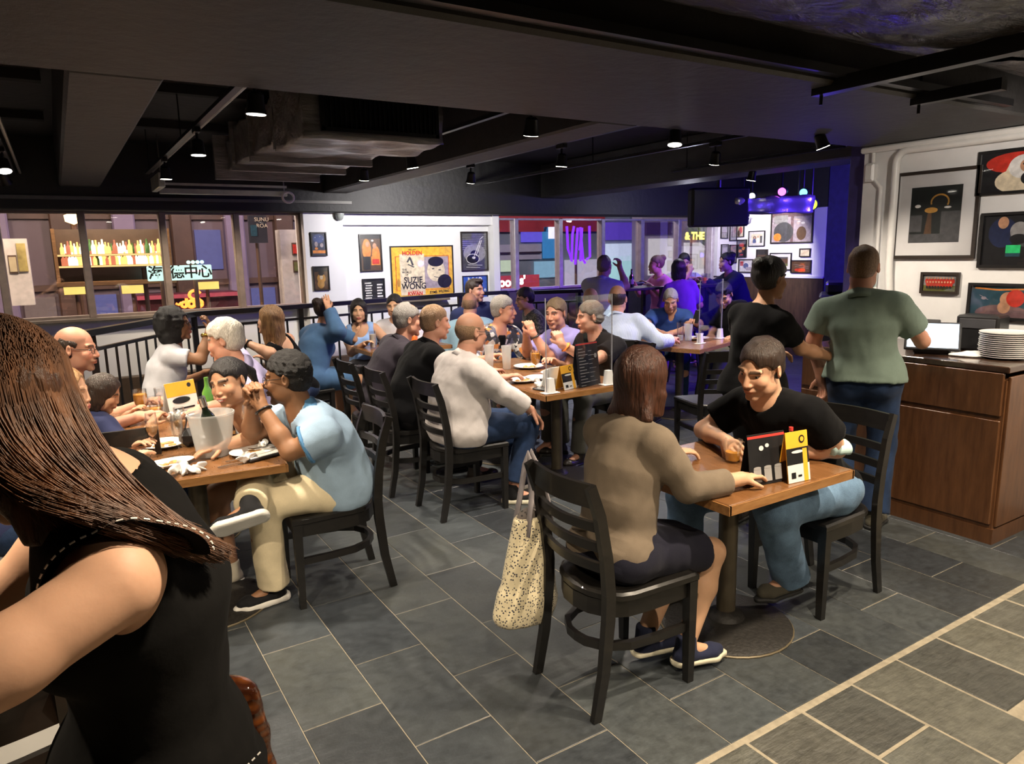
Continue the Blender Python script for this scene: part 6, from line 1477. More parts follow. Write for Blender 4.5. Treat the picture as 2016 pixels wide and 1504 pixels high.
# ---- striped shirt table
cs, sn = math.cos(math.radians(18.5)), math.sin(math.radians(18.5))
TT = lambda u, v: (5.28 + u * cs - v * sn, 5.22 + u * sn + v * cs, TOP)
plate(TT(-.12, .12), .13, 'plate with fried food before the man in royal blue'); plate(TT(.22, -.08), .125, 'white plate with a napkin in front of the phone user'); napkin((*TT(.28, -.1)[:2], TOP + .02), .06, 41, 'napkin lying on the plate before the phone user'); tumbler(TT(.08, -.05), 'frosted tumbler on the striped shirt man\'s table', .17, .034, .044, 0, mat=m_frost); tumbler(TT(.0, .0), 'clear tall glass on the striped shirt man\'s table', .19, .03, .038, .3, liquid=plain('cloudy_drink', (.6, .6, .56), .3)); 
divider(5.25, 5.79, 5.04, TOP, .60, 'clear acrylic divider with white feet on the right hand table', math.radians(18.5))
ph = thing('phone', 'phone held up by the man in black at the right table', 'phone', (5.63, 5.335, .975), .5); b = MB().box((0, 0, 0), (.009, .075, .15), bev=.003).build('body', m_plasticblk, ph); MB().box((.0052, 0, 0), (.001, .068, .14)).build('screen', emit('phone_glow', (.55, .65, .8), .6), ph); ph.rotation_euler = (0, .5, .2)
mk_ = thing('face_mask', 'white folded mask at the wrist of the man in black at the right table', 'mask', (5.87, 4.93, .84), .6); MB().ring([[(-.07, -.02, -.035), (.07, -.01, -.02), (.07, .01, -.02), (-.07, .02, -.035)], [(-.08, -.03, .0), (.08, -.02, .0), (.08, .02, .0), (-.08, .03, .0)], [(-.05, -.012, .045), (.075, -.01, .03), (.075, .01, .03), (-.05, .012, .045)]]).build('cloth', m_paper, mk_, smooth=True)
# ---- tote bag on the near chair
tb = thing('tote_bag', 'cream tote bag with small dark print hanging on the near chair', 'bag', (1.47, 2.275, .19))
m_tote = pattern('tote_print', [(.60, .52, .34), (.035, .035, .05)], 95, kind='dots')
f = Field(A(-.20, -.16, -.02), A(.18, .16, .56), .009)
f.eseg(A(.0, 0, .08), A(.03, 0, .46), A(1, .12, 0), (.148, .072), (.090, .055), .02); f.eseg(A(-.02, 0, .045), A(0, 0, .12), A(1, .12, 0), (.150, .070), (.150, .075), .02); f.cut(A(0, 0, .018), A(-.12, 0, -1), None, .008)
f.cut(A(.03, 0, .46), A(.05, 0, 1), None, .004); f.wrinkle(.006, 22, 6, (1, 1, .5)); me, _ = f.mesh('bag_body'); link('bag_body', me, m_tote, tb)
m_strap = fabric('grey_mauve_strap', (.30, .27, .28))
MB().tube([(-.03, -.055, .40), (-.005, -.05, .54), (.02, -.03, .66), (.015, -.002, .715), (.02, .03, .66), (.01, .05, .54), (-.02, .055, .40)], 1, flat=(.032, .005)).build('strap', m_strap, tb, smooth='all'); MB().tube([(.09, -.055, .40), (.07, -.05, .54), (.045, -.03, .66), (.03, -.002, .72), (.04, .03, .66), (.06, .05, .54), (.08, .055, .40)], 1, flat=(.032, .005)).build('strap', m_strap, tb, smooth='all')
f = Field(A(-.1, -.06, .38), A(.12, .06, .52), .007); f.ell(A(.02, 0, .45), np.eye(3), A(.06, .035, .045), .01); f.wrinkle(.006, 60, 2); me, _ = f.mesh('scarf'); link('scarf', me, pattern('grey_leopard', [(.12, .10, .09), (.03, .027, .025)], 60, kind='dots'), tb)
# ---- glossy brown bag, bottom left
cb = thing('handbag', 'glossy brown crocodile handbag at the hip of the long-haired woman', 'bag', (.175, 1.25, .865), -.75)
m_croc = NT('brown_crocodile'); v_ = m_croc.n('ShaderNodeTexVoronoi'); v_.inputs['Scale'].default_value = 30; m_croc.l(m_croc.coord((1, 1, 1.9)), v_.inputs['Vector']); m_croc.set(Base_Color=m_croc.ramp(v_.outputs['Distance'], [(0, (.17, .05, .011)), (.6, (.03, .008, .003))]), Roughness=.15, Coat_Weight=.6); m_croc.bump(v_.outputs['Distance'], .6, .01); m_croc = m_croc.m
f = Field(A(-.12, -.06, -.16), A(.12, .06, .14), .008); f.eseg(A(0, 0, -.10), A(0, 0, .07), A(1, 0, 0), (.085, .034), (.055, .026), .02); f.wrinkle(.006, 40, 8, (.4, 1, 1.4)); me, _ = f.mesh('bag_body'); link('bag_body', me, m_croc, cb); MB().tube([(-.05, 0, .09), (-.06, 0, .14), (-.09, .0, .20)], .008, 8).build('strap', m_croc, cb, smooth=True)
# ---- white item behind the corner chair
wc = thing('paper_bag', 'white paper bag on the seat of the chair at the bottom left', 'bag', (-.22, 1.84, .462), -.1); MB().box((0, 0, .13), (.30, .14, .26), bev=.004).build('bag_body', m_whitecard, wc); MB().tube([(-.05, 0, .26), (-.04, 0, .31), (.04, 0, .31), (.05, 0, .26)], .004, 6).build('handle', m_whitecard, wc)
# ---- counter
CT = 1.0185
tab = thing('touch_screen', 'glowing white touch screen on the counter before the man in grey-green', 'screen', (4.50, 2.33, CT), math.radians(-62))
MB().box((0, .02, .03), (.20, .16, .05), bev=.01).build('stand', m_plasticblk, tab)
TM = Matrix.Translation((0, -.01, .105)) @ Matrix.Rotation(math.radians(-38), 4, 'X'); s_ = MB().box((0, 0, 0), (.30, .018, .20), M=TM.to_3x3().to_4x4(), bev=.005).build('casing', m_plasticblk, tab); s_.location = (0, -.01, .105)
s2 = MB().box((0, -.0105, 0), (.27, .003, .17), M=Matrix.Identity(4)).build('display', emit('screen_glow', (.75, .88, 1.0), 3.2), tab); s2.matrix_local = TM
pr = thing('receipt_printer', 'black receipt printer against the right wall behind the touch screen', 'printer', (4.90, 2.60, CT), math.radians(-80)); MB().ring([[(-.075, -.09, 0), (.075, -.09, 0), (.075, .09, 0), (-.075, .09, 0)], [(-.075, -.09, .10), (.075, -.09, .10), (.075, .09, .16), (-.075, .09, .16)]]).build('casing', m_plasticblk, pr, bevel=.008); MB().box((0, -.04, .125), (.11, .05, .004), M=None).build('paper_slot', plain('dark_grey_plastic', (.05, .05, .055), .5), pr); flat(pr, Matrix.Translation((0, -.0915, .055)) @ Matrix.Rotation(PI / 2, 4, 'X'), 'badge', [(plain('pale_print', (.6, .6, .58), .5), ('r', -.012, -.008, .012, .008))])
bx = thing('cash_box', 'black box standing beside the stack of plates on the counter', 'box', (4.86, 2.22, CT), math.radians(-85)); MB().box((0, 0, .11), (.24, .17, .22), bev=.012).build('casing', m_plasticblk, bx); MB().box((0, -.087, .17), (.2, .006, .06), bev=.002).build('panel', plain('dark_grey_plastic', (.05, .05, .055), .5), bx)
for i in range(13):
    o = MB().lathe([(.06, 0), (.085, .002), (.128, .011), (.132, .013), (.132, .016), (.125, .0145), (.08, .006), (.001, .005)], 36, cap=False).build('stacked_plate', m_china, smooth=True); o.location = (4.62 + random.uniform(-.003, .003), 1.98 + random.uniform(-.003, .003), CT + i * .0115); tag(o, ('topmost white plate of the tall stack on the counter corner' if i == 12 else 'white plate inside the tall stack on the counter corner'), 'plate', 'stack of white plates on the counter')
cl = Field(A(-.12, -.08, -.005), A(.12, .08, .05), .006); cl.ell(A(0, 0, .008), np.eye(3), A(.10, .05, .012), .01); cl.ell(A(.03, .01, .018), np.eye(3), A(.06, .03, .016), .01); cl.wrinkle(.006, 60, 5); me, _ = cl.mesh('cleaning_cloth'); o = link('cleaning_cloth', me, m_paper); o.location = (4.52, 2.13, CT); o.rotation_euler = (0, 0, -1.2); tag(o, 'white cloth lying between the touch screen and the plates', 'cloth')
# ================================================================= pictures
m_frame_b = plain('black_picture_frame', (.010, .009, .009), .35, var=.2); m_frame_d = wood('dark_brown_frame', (.012, .008, .006), (.03, .02, .014)); m_matb = plain('white_picture_mount', (.66, .65, .65), .6, var=.03)
def _c(n, c, r=.4): return plain('ink_' + n, c, r, var=.25, scale=25)
I_blk = _c('black', (.012, .012, .014)); I_night = _c('night', (.010, .014, .014)); I_blue = _c('blue', (.03, .06, .22)); I_navy = _c('navy', (.014, .022, .07)); I_or = _c('orange', (.70, .24, .04)); I_red = _c('red', (.55, .035, .02)); I_skin = _c('skin', (.50, .27, .16)); I_white = _c('white', (.72, .70, .68)); I_cream = _c('cream', (.70, .60, .44)); I_yel = _c('yellow', (.78, .46, .04)); I_grey = _c('grey', (.28, .27, .27)); I_dkg = _c('dark_grey', (.07, .07, .075)); I_green = _c('green', (.03, .62, .20)); I_brn = _c('brown', (.10, .05, .025)); I_teal = _c('teal', (.02, .07, .10)); I_grass = _c('grass', (.12, .14, .03)); I_gold = _c('gold', (.50, .26, .05)); I_lav = _c('lavender', (.36, .30, .34)); I_rd = _c('sign_blue', (.04, .10, .42)); I_plum = _c('plum', (.17, .10, .11))
def picture(name, label, wall, a, b, frame, fw, mount, shapes, group=None, cat='picture', glassy=True, proud=.022):
    """a, b: opposite corners (horizontal coordinate, z) on the wall plane; shapes in 0..1 of the print"""
    (h0, z0), (h1, z1) = a, b; w, h = abs(h1 - h0), abs(z1 - z0); hc, zc = (h0 + h1) / 2, (z0 + z1) / 2
    ax, P = wall
    if ax == 'y': B = Matrix(((1, 0, 0, hc), (0, 0, -1, P), (0, 1, 0, zc), (0, 0, 0, 1)))
    else: B = Matrix(((0, 0, -1, P), (-1, 0, 0, hc), (0, 1, 0, zc), (0, 0, 0, 1)))
    o = bpy.data.objects.new(name, None); C.objects.link(o); o.matrix_world = B; o.empty_display_size = .1; tag(o, label, cat, group)
    m = MB()
    for s in (-1, 1):
        m.box((s * (w / 2 - fw / 2), 0, proud / 2), (fw, h, proud)); m.box((0, s * (h / 2 - fw / 2), proud / 2), (w - 2 * fw, fw, proud))
    m.build('frame', frame, o); iw, ih = w - 2 * fw, h - 2 * fw
    MB().box((0, 0, .004), (iw, ih, .008)).build('backing', m_frame_b, o)
    if mount:
        mm = MB()
        for s in (-1, 1): mm.box((s * (iw / 2 - mount / 2), 0, .010), (mount, ih, .005)); mm.box((0, s * (ih / 2 - mount / 2), .010), (iw - 2 * mount, mount, .005))
        mm.build('mount', m_matb, o); iw -= 2 * mount; ih -= 2 * mount
    M = Matrix.Translation((-iw / 2, -ih / 2, .0085)) @ Matrix.Diagonal((iw, ih, 1, 1))
    flat(o, M, 'print', shapes)
    if glassy: MB().box((0, 0, proud - .006), (w - 2 * fw, h - 2 * fw, .002)).build('glazing', m_picglass, o)
    return o, Matrix.Translation((-iw / 2, -ih / 2, .0105)), iw, ih
m_picglass = glass('picture_glass', (1, 1, 1), .03, .05, .35)
WY = ('y', YW + .04)
bg = lambda m: (m, ('r', 0, 0, 1, 1))
FP = ('y', YW - .15)                       # the pillar's face
picture('framed_picture', 'dark blue and orange concert photo at the top of the white pillar', FP, (2.455, 1.949), (2.635, 1.683), m_frame_b, .012, 0, [bg(I_navy), (I_blue, ('e', .5, .75, .4, .2)), (I_or, ('r', 0, .08, 1, .22), ('e', .3, .3, .12, .06)), (I_white, ('e', .25, .8, .03, .015), ('e', .6, .85, .03, .015), ('e', .8, .72, .02, .015)), (I_lav, ('e', .3, .5, .12, .12), ('e', .7, .45, .12, .1))])
picture('framed_picture', 'dark golden portrait photo at the bottom of the white pillar', FP, (2.455, 1.571), (2.64, 1.295), m_frame_b, .012, 0, [bg(I_brn), (I_gold, ('e', .5, .5, .3, .22), ('e', .45, .25, .25, .2)), (I_cream, ('e', .5, .55, .12, .10)), (I_blk, ('r', 0, .8, 1, 1), ('e', .5, .72, .2, .1))])
WP = ('y', YW + .06)
picture('framed_picture', 'orange stage photo high on the poster wall', WP, (3.098, 1.93), (3.381, 1.485), m_frame_b, .014, 0, [bg(I_brn), (I_or, ('e', .3, .6, .22, .3), ('e', .75, .45, .2, .25), ('r', .5, .15, .95, .4)), (I_red, ('r', .55, .18, .9, .32)), (I_skin, ('e', .35, .75, .1, .08), ('e', .7, .7, .1, .08)), (I_blk, ('r', .1, .02, .45, .4), ('r', 0, .9, 1, 1)), (I_white, ('e', .6, .85, .06, .03))])
picture('framed_picture', 'black and white dancer photo low on the poster wall', WP, (3.11, 1.40), (3.395, 1.02), m_frame_b, .014, 0, [bg(I_blk), (I_white, *[('r', .06 + .02 * (i % 3), .36 + i * .085, .38 + .06 * (i % 2), .40 + i * .085) for i in range(7)], *[('r', .66, .40 + i * .1, .94 - .05 * (i % 2), .45 + i * .1) for i in range(5)], ('e', .3, .15, .16, .06), ('e', .75, .1, .1, .05)), (I_blk, ('e', .52, .6, .12, .3), ('e', .52, .85, .09, .08))])
po, PM, pw, pH = picture('framed_poster', 'large yellow film poster with black lettering on the white wall', WP, (3.484, 1.785), (4.352, 1.13), m_frame_b, .014, 0,
    [bg(I_yel), (I_red, ('r', .06, .14, .94, .82)), (I_yel, ('r', .07, .15, .93, .81)), (I_cream, ('r', .13, .05, .53, .86)), (I_lav, ('r', .53, .17, .93, .80)), (I_cream, ('e', .72, .52, .15, .22)), (I_blk, ('e', .72, .70, .13, .10), ('e', .86, .30, .12, .14)), (I_dkg, ('e', .67, .56, .025, .012), ('e', .78, .53, .025, .012), ('l', .012, (.68, .40), (.76, .38)), ('l', .03, (.25, .70), (.30, .80)), ('l', .03, (.30, .78), (.34, .64)), ('l', .02, (.26, .66), (.36, .60))), (I_gold, ('e', .10, .30, .025, .08))])
def ptext(s, u, v, size, mat, sx=1.0, bold=.0): text_mesh(s, size, PM @ Matrix.Translation((u * pw, v * pH, .004)), mat, 'lettering', po, sx=sx, bold=bold)
ptext('THE', .20, .555, .035, I_blk); ptext('WORLD', .235, .505, .035, I_blk); ptext('OF', .235, .455, .03, I_blk)
ptext('SUZIE', .335, .345, .105, I_blk, .95, .0015); ptext('WONG', .345, .22, .105, I_blk, .95, .0015); ptext('HOLDEN', .335, .875, .070, I_red, .95, .002); ptext('WILLIAM', .335, .945, .026, I_blk); ptext('KWAN', .36, .075, .065, I_red, 1, .002); ptext('NANCY', .36, .125, .026, I_red); ptext('SYMS', .66, .085, .045, I_blk, 1, .001); ptext('WILDING', .84, .095, .045, I_blk, .8, .001)
gx = [bg(I_dkg), (I_grey, *[('r', 0, .55 + i * .055, 1, .565 + i * .055) for i in range(8)], ('e', .5, .45, .45, .25)), (I_blk, ('e', .42, .30, .24, .12), ('e', .5, .44, .17, .09)), (I_white, *[('l', .018, *[(.42 + .26 * k * math.cos(a) , .30 + .13 * k * math.sin(a)) for a in [i * 2 * PI / 16 for i in range(17)]]) for k in (1.,)], ('e', .46, .33, .07, .035), ('l', .03, (.48, .38), (.74, .80)), ('l', .03, (.56, .38), (.80, .80)), ('l', .02, (.72, .82), (.86, .90)), ('l', .015, (.2, .14), (.8, .12)), ('l', .012, (.15, .08), (.7, .06)))]
picture('framed_picture', 'black and white guitar drawing at the right end of the poster wall', WP, (4.473, 1.955), (4.874, 1.445), m_frame_d, .016, 0, gx)
ro, RM, rw, rh = picture('road_sign', 'blue motorway road sign under the guitar drawing', WP, (4.481, 1.387), (4.857, 1.05), m_frame_b, .010, 0, [bg(I_rd)], cat='sign', glassy=False)
text_mesh('M62', .13, RM @ Matrix.Translation((.5 * rw, .80 * rh, 0)), I_white, 'lettering', ro, bold=.001); text_mesh('North', .11, RM @ Matrix.Translation((.46 * rw, .36 * rh, 0)), I_white, 'lettering', ro, bold=.001); flat(ro, RM @ Matrix.Diagonal((rw, rh, 1, 1)), 'arrow', [(I_white, ('r', .90, .26, .925, .46), [(.86, .40), (.965, .40), (.9125, .50)])])
# right wall
WR_ = ('x', XR)
picture('framed_picture', 'big black framed photo of a lamp post arch in a white mount', WR_, (2.937, 2.165), (2.388, 1.580), m_frame_d, .022, .085, [bg(I_night), (I_brn, [(.28, 0), (.46, 0), (.43, .55), (.36, .55)]), (I_dkg, ('r', 0, 0, 1, .16), ('r', .62, .1, 1, .55), ('r', 0, .2, .25, .5)), (I_gold, *[('l', .03, *[(.58 + .17 * math.cos(a), .72 + .13 * math.sin(a)) for a in [PI + .3 - i * 1.25 * PI / 12 for i in range(13)]])], ('e', .42, .58, .13, .05)), (I_white, ('e', .15, .66, .06, .03), ('e', .74, .62, .07, .02))])
picture('framed_picture', 'photo of a figure with a red hat and pale hair at the top right', WR_, (2.417, 2.245), (1.90, 1.974), m_frame_b, .018, 0, [bg(I_blk), (I_red, ('e', .42, .72, .36, .26)), (I_cream, ('e', .52, .42, .22, .44), ('e', .42, .25, .24, .3)), (I_white, ('e', .5, .6, .17, .3)), (I_skin, ('e', .55, .62, .09, .17)), (I_blk, ('e', .56, .3, .08, .16), ('e', .51, .66, .02, .03), ('e', .6, .66, .02, .03)), (I_red, ('e', .55, .5, .03, .02))])
picture('framed_picture', 'dark photo with a bright green screen on the right wall', WR_, (2.368, 1.864), (1.82, 1.521), m_frame_b, .018, 0, [bg(I_blk), (I_navy, ('e', .22, .65, .16, .3)), (I_dkg, ('e', .7, .6, .4, .3)), (I_skin, ('e', .22, .85, .06, .12)), (I_grey, ('e', .40, .68, .10, .18)), (I_blk, ('e', .40, .52, .10, .1)), (I_green, ('r', .27, .24, .43, .40)), (I_teal, ('r', .27, .17, .43, .24))])
picture('framed_picture', 'small framed team photo in red shirts on the right wall', WR_, (2.72, 1.490), (2.468, 1.345), m_frame_d, .018, 0, [bg(I_grey), (I_grass, ('r', 0, 0, 1, .35)), (I_red, *[('e', .1 + i * .089, .62, .05, .16) for i in range(10)], *[('e', .14 + i * .089, .42, .05, .16) for i in range(9)]), (I_skin, *[('e', .1 + i * .089, .80, .025, .06) for i in range(10)], *[('e', .14 + i * .089, .56, .025, .06) for i in range(9)]), (I_blk, *[('e', .14 + i * .089, .24, .03, .09) for i in range(9)])])
picture('framed_picture', 'teal photo of a singer with a microphone low on the right wall', WR_, (2.406, 1.425), (1.85, 1.195), m_frame_b, .018, 0, [bg(I_teal), (I_or, ('l', .05, (.04, .93), (.3, .88), (.6, .92))), (I_plum, ('e', .36, .12, .3, .28)), (I_skin, ('e', .42, .58, .09, .24), ('e', .38, .32, .07, .2)), (I_red, ('e', .50, .62, .10, .28)), (I_lav, ('e', .15, .6, .03, .05), ('l', .012, (.1, .7), (.2, .55))), (I_blk, ('r', .72, 0, 1, 1))])
# end wall
WE = ('x', XE)
EW = [('narrow photo of red figures highest on the end wall', (8.279, 2.06), (8.10, 1.838), m_frame_b, .012, 0, [bg(I_cream), (I_red, ('e', .6, .5, .25, .3)), (I_brn, ('e', .4, .25, .2, .25))]),
      ('couple photo in a white mount under the spotlight of the end wall', (8.003, 1.93), (7.681, 1.682), m_frame_b, .014, .04, [bg(I_cream), (I_blk, ('e', .3, .6, .14, .2)), (I_skin, ('e', .3, .6, .08, .14), ('e', .6, .7, .08, .14)), (I_blue, ('e', .28, .2, .16, .3)), (I_white, ('e', .62, .3, .16, .32)), (I_dkg, ('r', .8, 0, 1, .8))]),
      ('tall dark photo of red faces on the end wall', (8.246, 1.80), (8.035, 1.508), m_frame_b, .014, 0, [bg(I_blk), (I_red, ('e', .5, .72, .28, .12), ('e', .5, .12, .2, .05)), (I_or, ('e', .7, .5, .16, .1), ('e', .35, .35, .2, .1)), (I_gold, ('e', .8, .55, .1, .06))]),
      ('photo of a bright street scene low on the end wall', (8.19, 1.483), (7.89, 1.262), m_frame_d, .018, 0, [bg(I_white), (I_red, ('r', .05, .5, .3, .9)), (I_blue, ('e', .5, .5, .2, .25)), (I_lav, ('r', .5, .1, .95, .4))]),
      ('dark photo of orange performers on the end wall', (7.837, 1.636), (7.614, 1.322), m_frame_d, .014, 0, [bg(I_brn), (I_or, ('e', .5, .5, .3, .14), ('e', .5, .25, .25, .12)), (I_blk, ('r', 0, .75, 1, 1))]),
      ('stadium photo in a wide white mount on the end wall', (7.569, 1.577), (7.17, 1.311), m_frame_b, .014, .05, [bg(I_dkg), (I_brn, ('r', 0, .3, 1, .8)), (I_or, ('e', .3, .7, .25, .12)), (I_grass, ('r', .3, 0, 1, .25))]),
      ('small yellowed certificate on the end wall', (7.036, 1.64), (6.844, 1.51), m_frame_d, .016, 0, [bg(I_cream), (I_gold, ('l', .03, (.2, .7), (.8, .7)), ('l', .02, (.2, .5), (.8, .5)), ('l', .02, (.2, .35), (.7, .35)))]),
      ('dark red landscape photo low at the right of the end wall', (7.178, 1.465), (6.82, 1.269), m_frame_b, .014, 0, [bg(I_brn), (I_red, ('e', .45, .2, .3, .14)), (I_grey, ('l', .03, (.1, .7), (.9, .5)), ('l', .03, (.2, .5), (.9, .35)))]),
      ('large glazed poster of musicians at the top of the end wall', (7.576, 2.268), (6.822, 1.719), m_frame_d, .02, 0, [bg(I_lav), (I_plum, ('r', 0, .75, 1, 1), ('r', .48, 0, .55, 1)), (I_grey, ('r', .05, .55, .4, .8)), (I_dkg, ('e', .3, .3, .25, .3)), (I_or, ('e', .15, .15, .1, .12)), (I_white, ('e', .68, .6, .04, .02), ('e', .78, .55, .05, .03), ('e', .75, .3, .03, .08)), (I_brn, ('e', .75, .25, .12, .2))])]
for l, a, b, fr, fw, mo, sh in EW: picture('framed_picture', l, WE, a, b, fr, fw, mo, sh, 'photographs on the end wall')
# on the window plane left of the corner: frames on the grey wall strip
struct('wall_corner', MB().box((9.36, YW + .02, 1.7), (.46, .16, .95)), plain('grey_white_wall', (.50, .49, .52), .6, var=.03))
for x, z, w, h, l in ((9.27, 1.95, .17, .26, 'upper left'), (9.48, 1.93, .17, .30, 'upper right'), (9.29, 1.60, .17, .26, 'lower left'), (9.49, 1.57, .17, .30, 'lower right')):
    picture('framed_picture', 'pale glazed print, %s of four by the window corner' % l, ('y', YW - .06), (x - w / 2, z + h / 2), (x + w / 2, z - h / 2), m_frame_b, .012, 0, [bg(I_grey), (I_lav, ('e', .5, .5, .3, .3))])
cc = thing('security_camera', 'small white camera at the top of the end wall', 'camera', (9.5, 7.95, 2.10)); MB().tube([(.09, 0, .03), (0, 0, .03)], .012, 8).build('bracket', m_offwhite, cc); b = MB().box((0, 0, 0), (.12, .06, .06), bev=.012).build('body', m_offwhite, cc); b.rotation_euler = (0, .3, .6); MB().lathe([(.022, -.068), (.022, -.06)], 12).build('lens', m_plasticblk, b).rotation_euler = (0, PI / 2, 0)
cc = thing('security_camera', 'small grey dome camera at the top of the white pillar', 'camera', (2.80, 8.12, 2.13)); MB().lathe([(.05, .03), (.05, .0), (.04, -.03), (.02, -.05), (.001, -.055)], 18).build('dome', plain('grey_dome', (.3, .33, .32), .2), cc, smooth=True); MB().lathe([(.055, .04), (.055, .025)], 18).build('mount', m_offwhite, cc)
# ================================================================= high tables and stools by the right windows
def stool(x, y, label, z=.76):
    o = thing('bar_stool', label, 'stool', (x, y, 0), 0, 'bar stools at the high tables')
    MB().lathe([(.17, z - .05), (.18, z - .02), (.175, z), (.001, z + .005)], 24).build('seat', m_plasticblk, o, smooth=True)
    for i in range(4):
        a = PI / 4 + i * PI / 2; MB().tube([(.12 * math.cos(a), .12 * math.sin(a), z - .05), (.20 * math.cos(a), .20 * math.sin(a), 0)], .016, 8).build('leg', m_blackmetal, o)
    MB().tube([(.18 * math.cos(j * PI / 8), .18 * math.sin(j * PI / 8), .28) for j in range(17)], .009, 6).build('foot_ring', m_blackmetal, o, smooth=True)
for x, y, l, z in ((5.46, 6.72, 'bar stool under the man in the pale shirt by the window', .78), (6.95, 7.2, 'bar stool under the person in pink', .78), (6.60, 6.45, 'bar stool under the person with the black bob', .72), (7.52, 7.42, 'bar stool under the person in white shirt', .78), (7.90, 6.72, 'bar stool under the person in dark indigo', .78)): stool(x, y, l, z)
for x, y, w, d, l in ((6.08, 6.98, 1.0, .42, 'black high table before the man in the pale shirt by the window'), (7.38, 6.86, .62, .50, 'black high table between the person in white and the person in indigo')):
    o = thing('high_table', l, 'table', (x, y, 0)); MB().box((0, 0, 1.19), (w, d, .035), bev=.004).build('tabletop', m_plasticblk, o)
    for sx in (-1, 1):
        for sy in (-1, 1): MB().box((sx * (w / 2 - .04), sy * (d / 2 - .04), .585), (.045, .045, 1.17)).build('leg', m_blackmetal, o)
    MB().box((0, d / 2 - .04, .82), (w - .1, .03, .05)).build('cross_rail', m_blackmetal, o)
bt_ = thing('beer_bottle', 'dark bottle on the high table by the window', 'bottle', (6.18, 6.98, 1.2075)); MB().lathe([(.03, 0), (.032, .01), (.032, .13), (.013, .17), (.012, .23), (.001, .23)], 16, cap=False).build('body', plain('dark_green_bottle', (.012, .02, .012), .1), bt_, smooth=True); MB().lathe([(.0325, .04), (.0325, .10)], 16, cap=False).build('label', I_grey, bt_, smooth=True)
tumbler((7.30, 6.80, 1.2075), 'glass of orange drink on the right high table', .14, .03, .037, .6, liquid=plain('orange_drink', (.8, .35, .03), .2)); tumbler((7.22, 6.92, 1.2075), 'clear glass on the right high table', .15, .03, .037, 0); tumbler((7.48, 6.90, 1.2075), 'second clear glass on the right high table', .13, .03, .037, .3, liquid=plain('cloudy_drink', (.6, .6, .56), .3))
# amplifier on the stage
am = thing('amplifier', 'stage amplifier with violet red front behind the standing man', 'amplifier', (6.15, 4.05, 0), .6); MB().box((0, 0, .62), (.62, .36, 1.24), bev=.02).build('cabinet', m_plasticblk, am); MB().box((-.0, -.185, .60), (.54, .012, .95), bev=.004).build('speaker_cloth', fabric('wine_red_cloth', (.30, .03, .08)), am); MB().box((0, -.18, 1.16), (.54, .02, .08), bev=.004).build('control_panel', plain('beige_panel', (.35, .30, .25), .5), am)
for i in range(7): MB().lathe([(.012, 0), (.010, .018)], 10).build('knob', m_plasticblk, am).matrix_local = Matrix.Translation((-.21 + i * .07, -.19, 1.16)) @ Matrix.Rotation(PI / 2, 4, 'X')
MB().box((0, 0, 1.30), (.50, .26, .10), bev=.02).build('top_case', m_plasticblk, am)
# ================================================================= the street beyond the windows, with some window reflections built as solid things
def facade(name, label, px, Y, mat, cat='building', depth=.5):
    """a lit wall whose corners stand where the pixel rays meet the plane y = Y"""
    a = on_y(px[0], px[1], Y); b = on_y(px[2], px[3], Y); z0, z1 = min(a.z, b.z), max(a.z, b.z)
    o = thing(name, label, cat, ((a.x + b.x) / 2, Y + depth / 2, z0)); MB().box((0, 0, (z1 - z0) / 2), (abs(b.x - a.x), depth, z1 - z0)).build('wall', mat, o); return o, abs(b.x - a.x), z1 - z0
m_mauve = plain('mauve_tile', (.16, .115, .125), .5, var=.15, scale=1.2); m_brownf = plain('brown_cladding', (.10, .055, .035), .5, var=.3, scale=1.5); m_lilac = plain('lilac_column', (.26, .20, .28), .5, var=.15, scale=2)
for e, loc, c in ((650, (0.2, 10.2, 3.6), (1, .78, .6)), (700, (3.0, 12.0, 4.5), (1, .75, .75)), (800, (8.5, 11.5, 4.2), (.75, .8, 1)), (500, (12.0, 12.0, 4.0), (.9, .75, 1)), (500, (-2.0, 12.0, 4.0), (1, .8, .65))):
    lamp('POINT', 'street_lamp_light', loc, e, c, shadow_soft_size=.4)
ground = MB(); ground.box((6, 24, -3.2), (60, 31, .2)); tag(ground.build('street', plain('asphalt', (.05, .05, .055), .7)), kind='structure')
o, w, h = facade('apartment_building', 'mauve and brown building across the street behind the left windows', (-260, 250, 620, 720), 17, m_mauve)
for i in range(7):
    x = -w / 2 + w * (i + .5) / 7; MB().box((x, -.35, h / 2), (w * .055, .3, h), bev=.03).build('column', m_lilac if i % 2 else m_brownf, o)
for r in range(3):
    for i in range(7):
        if (i * 5 + r * 3) % 4 == 0: continue
        x = -w / 2 + w * (i + 1.0) / 7
        if x > w / 2 - .4: continue
        MB().box((x, -.27, h * (.30 + .26 * r)), (w * .07, .06, h * .17)).build('window', [plain('dark_window', (.04, .025, .03), .3), emit('dim_window', (.85, .55, .45), .25), emit('blue_window', (.35, .35, .9), .35)][(i + r) % 3 if (i + r) % 4 else 0], o)
for z in (.16, .42, .70): MB().box((0, -.30, h * z), (w, .12, .12)).build('ledge', m_brownf, o)
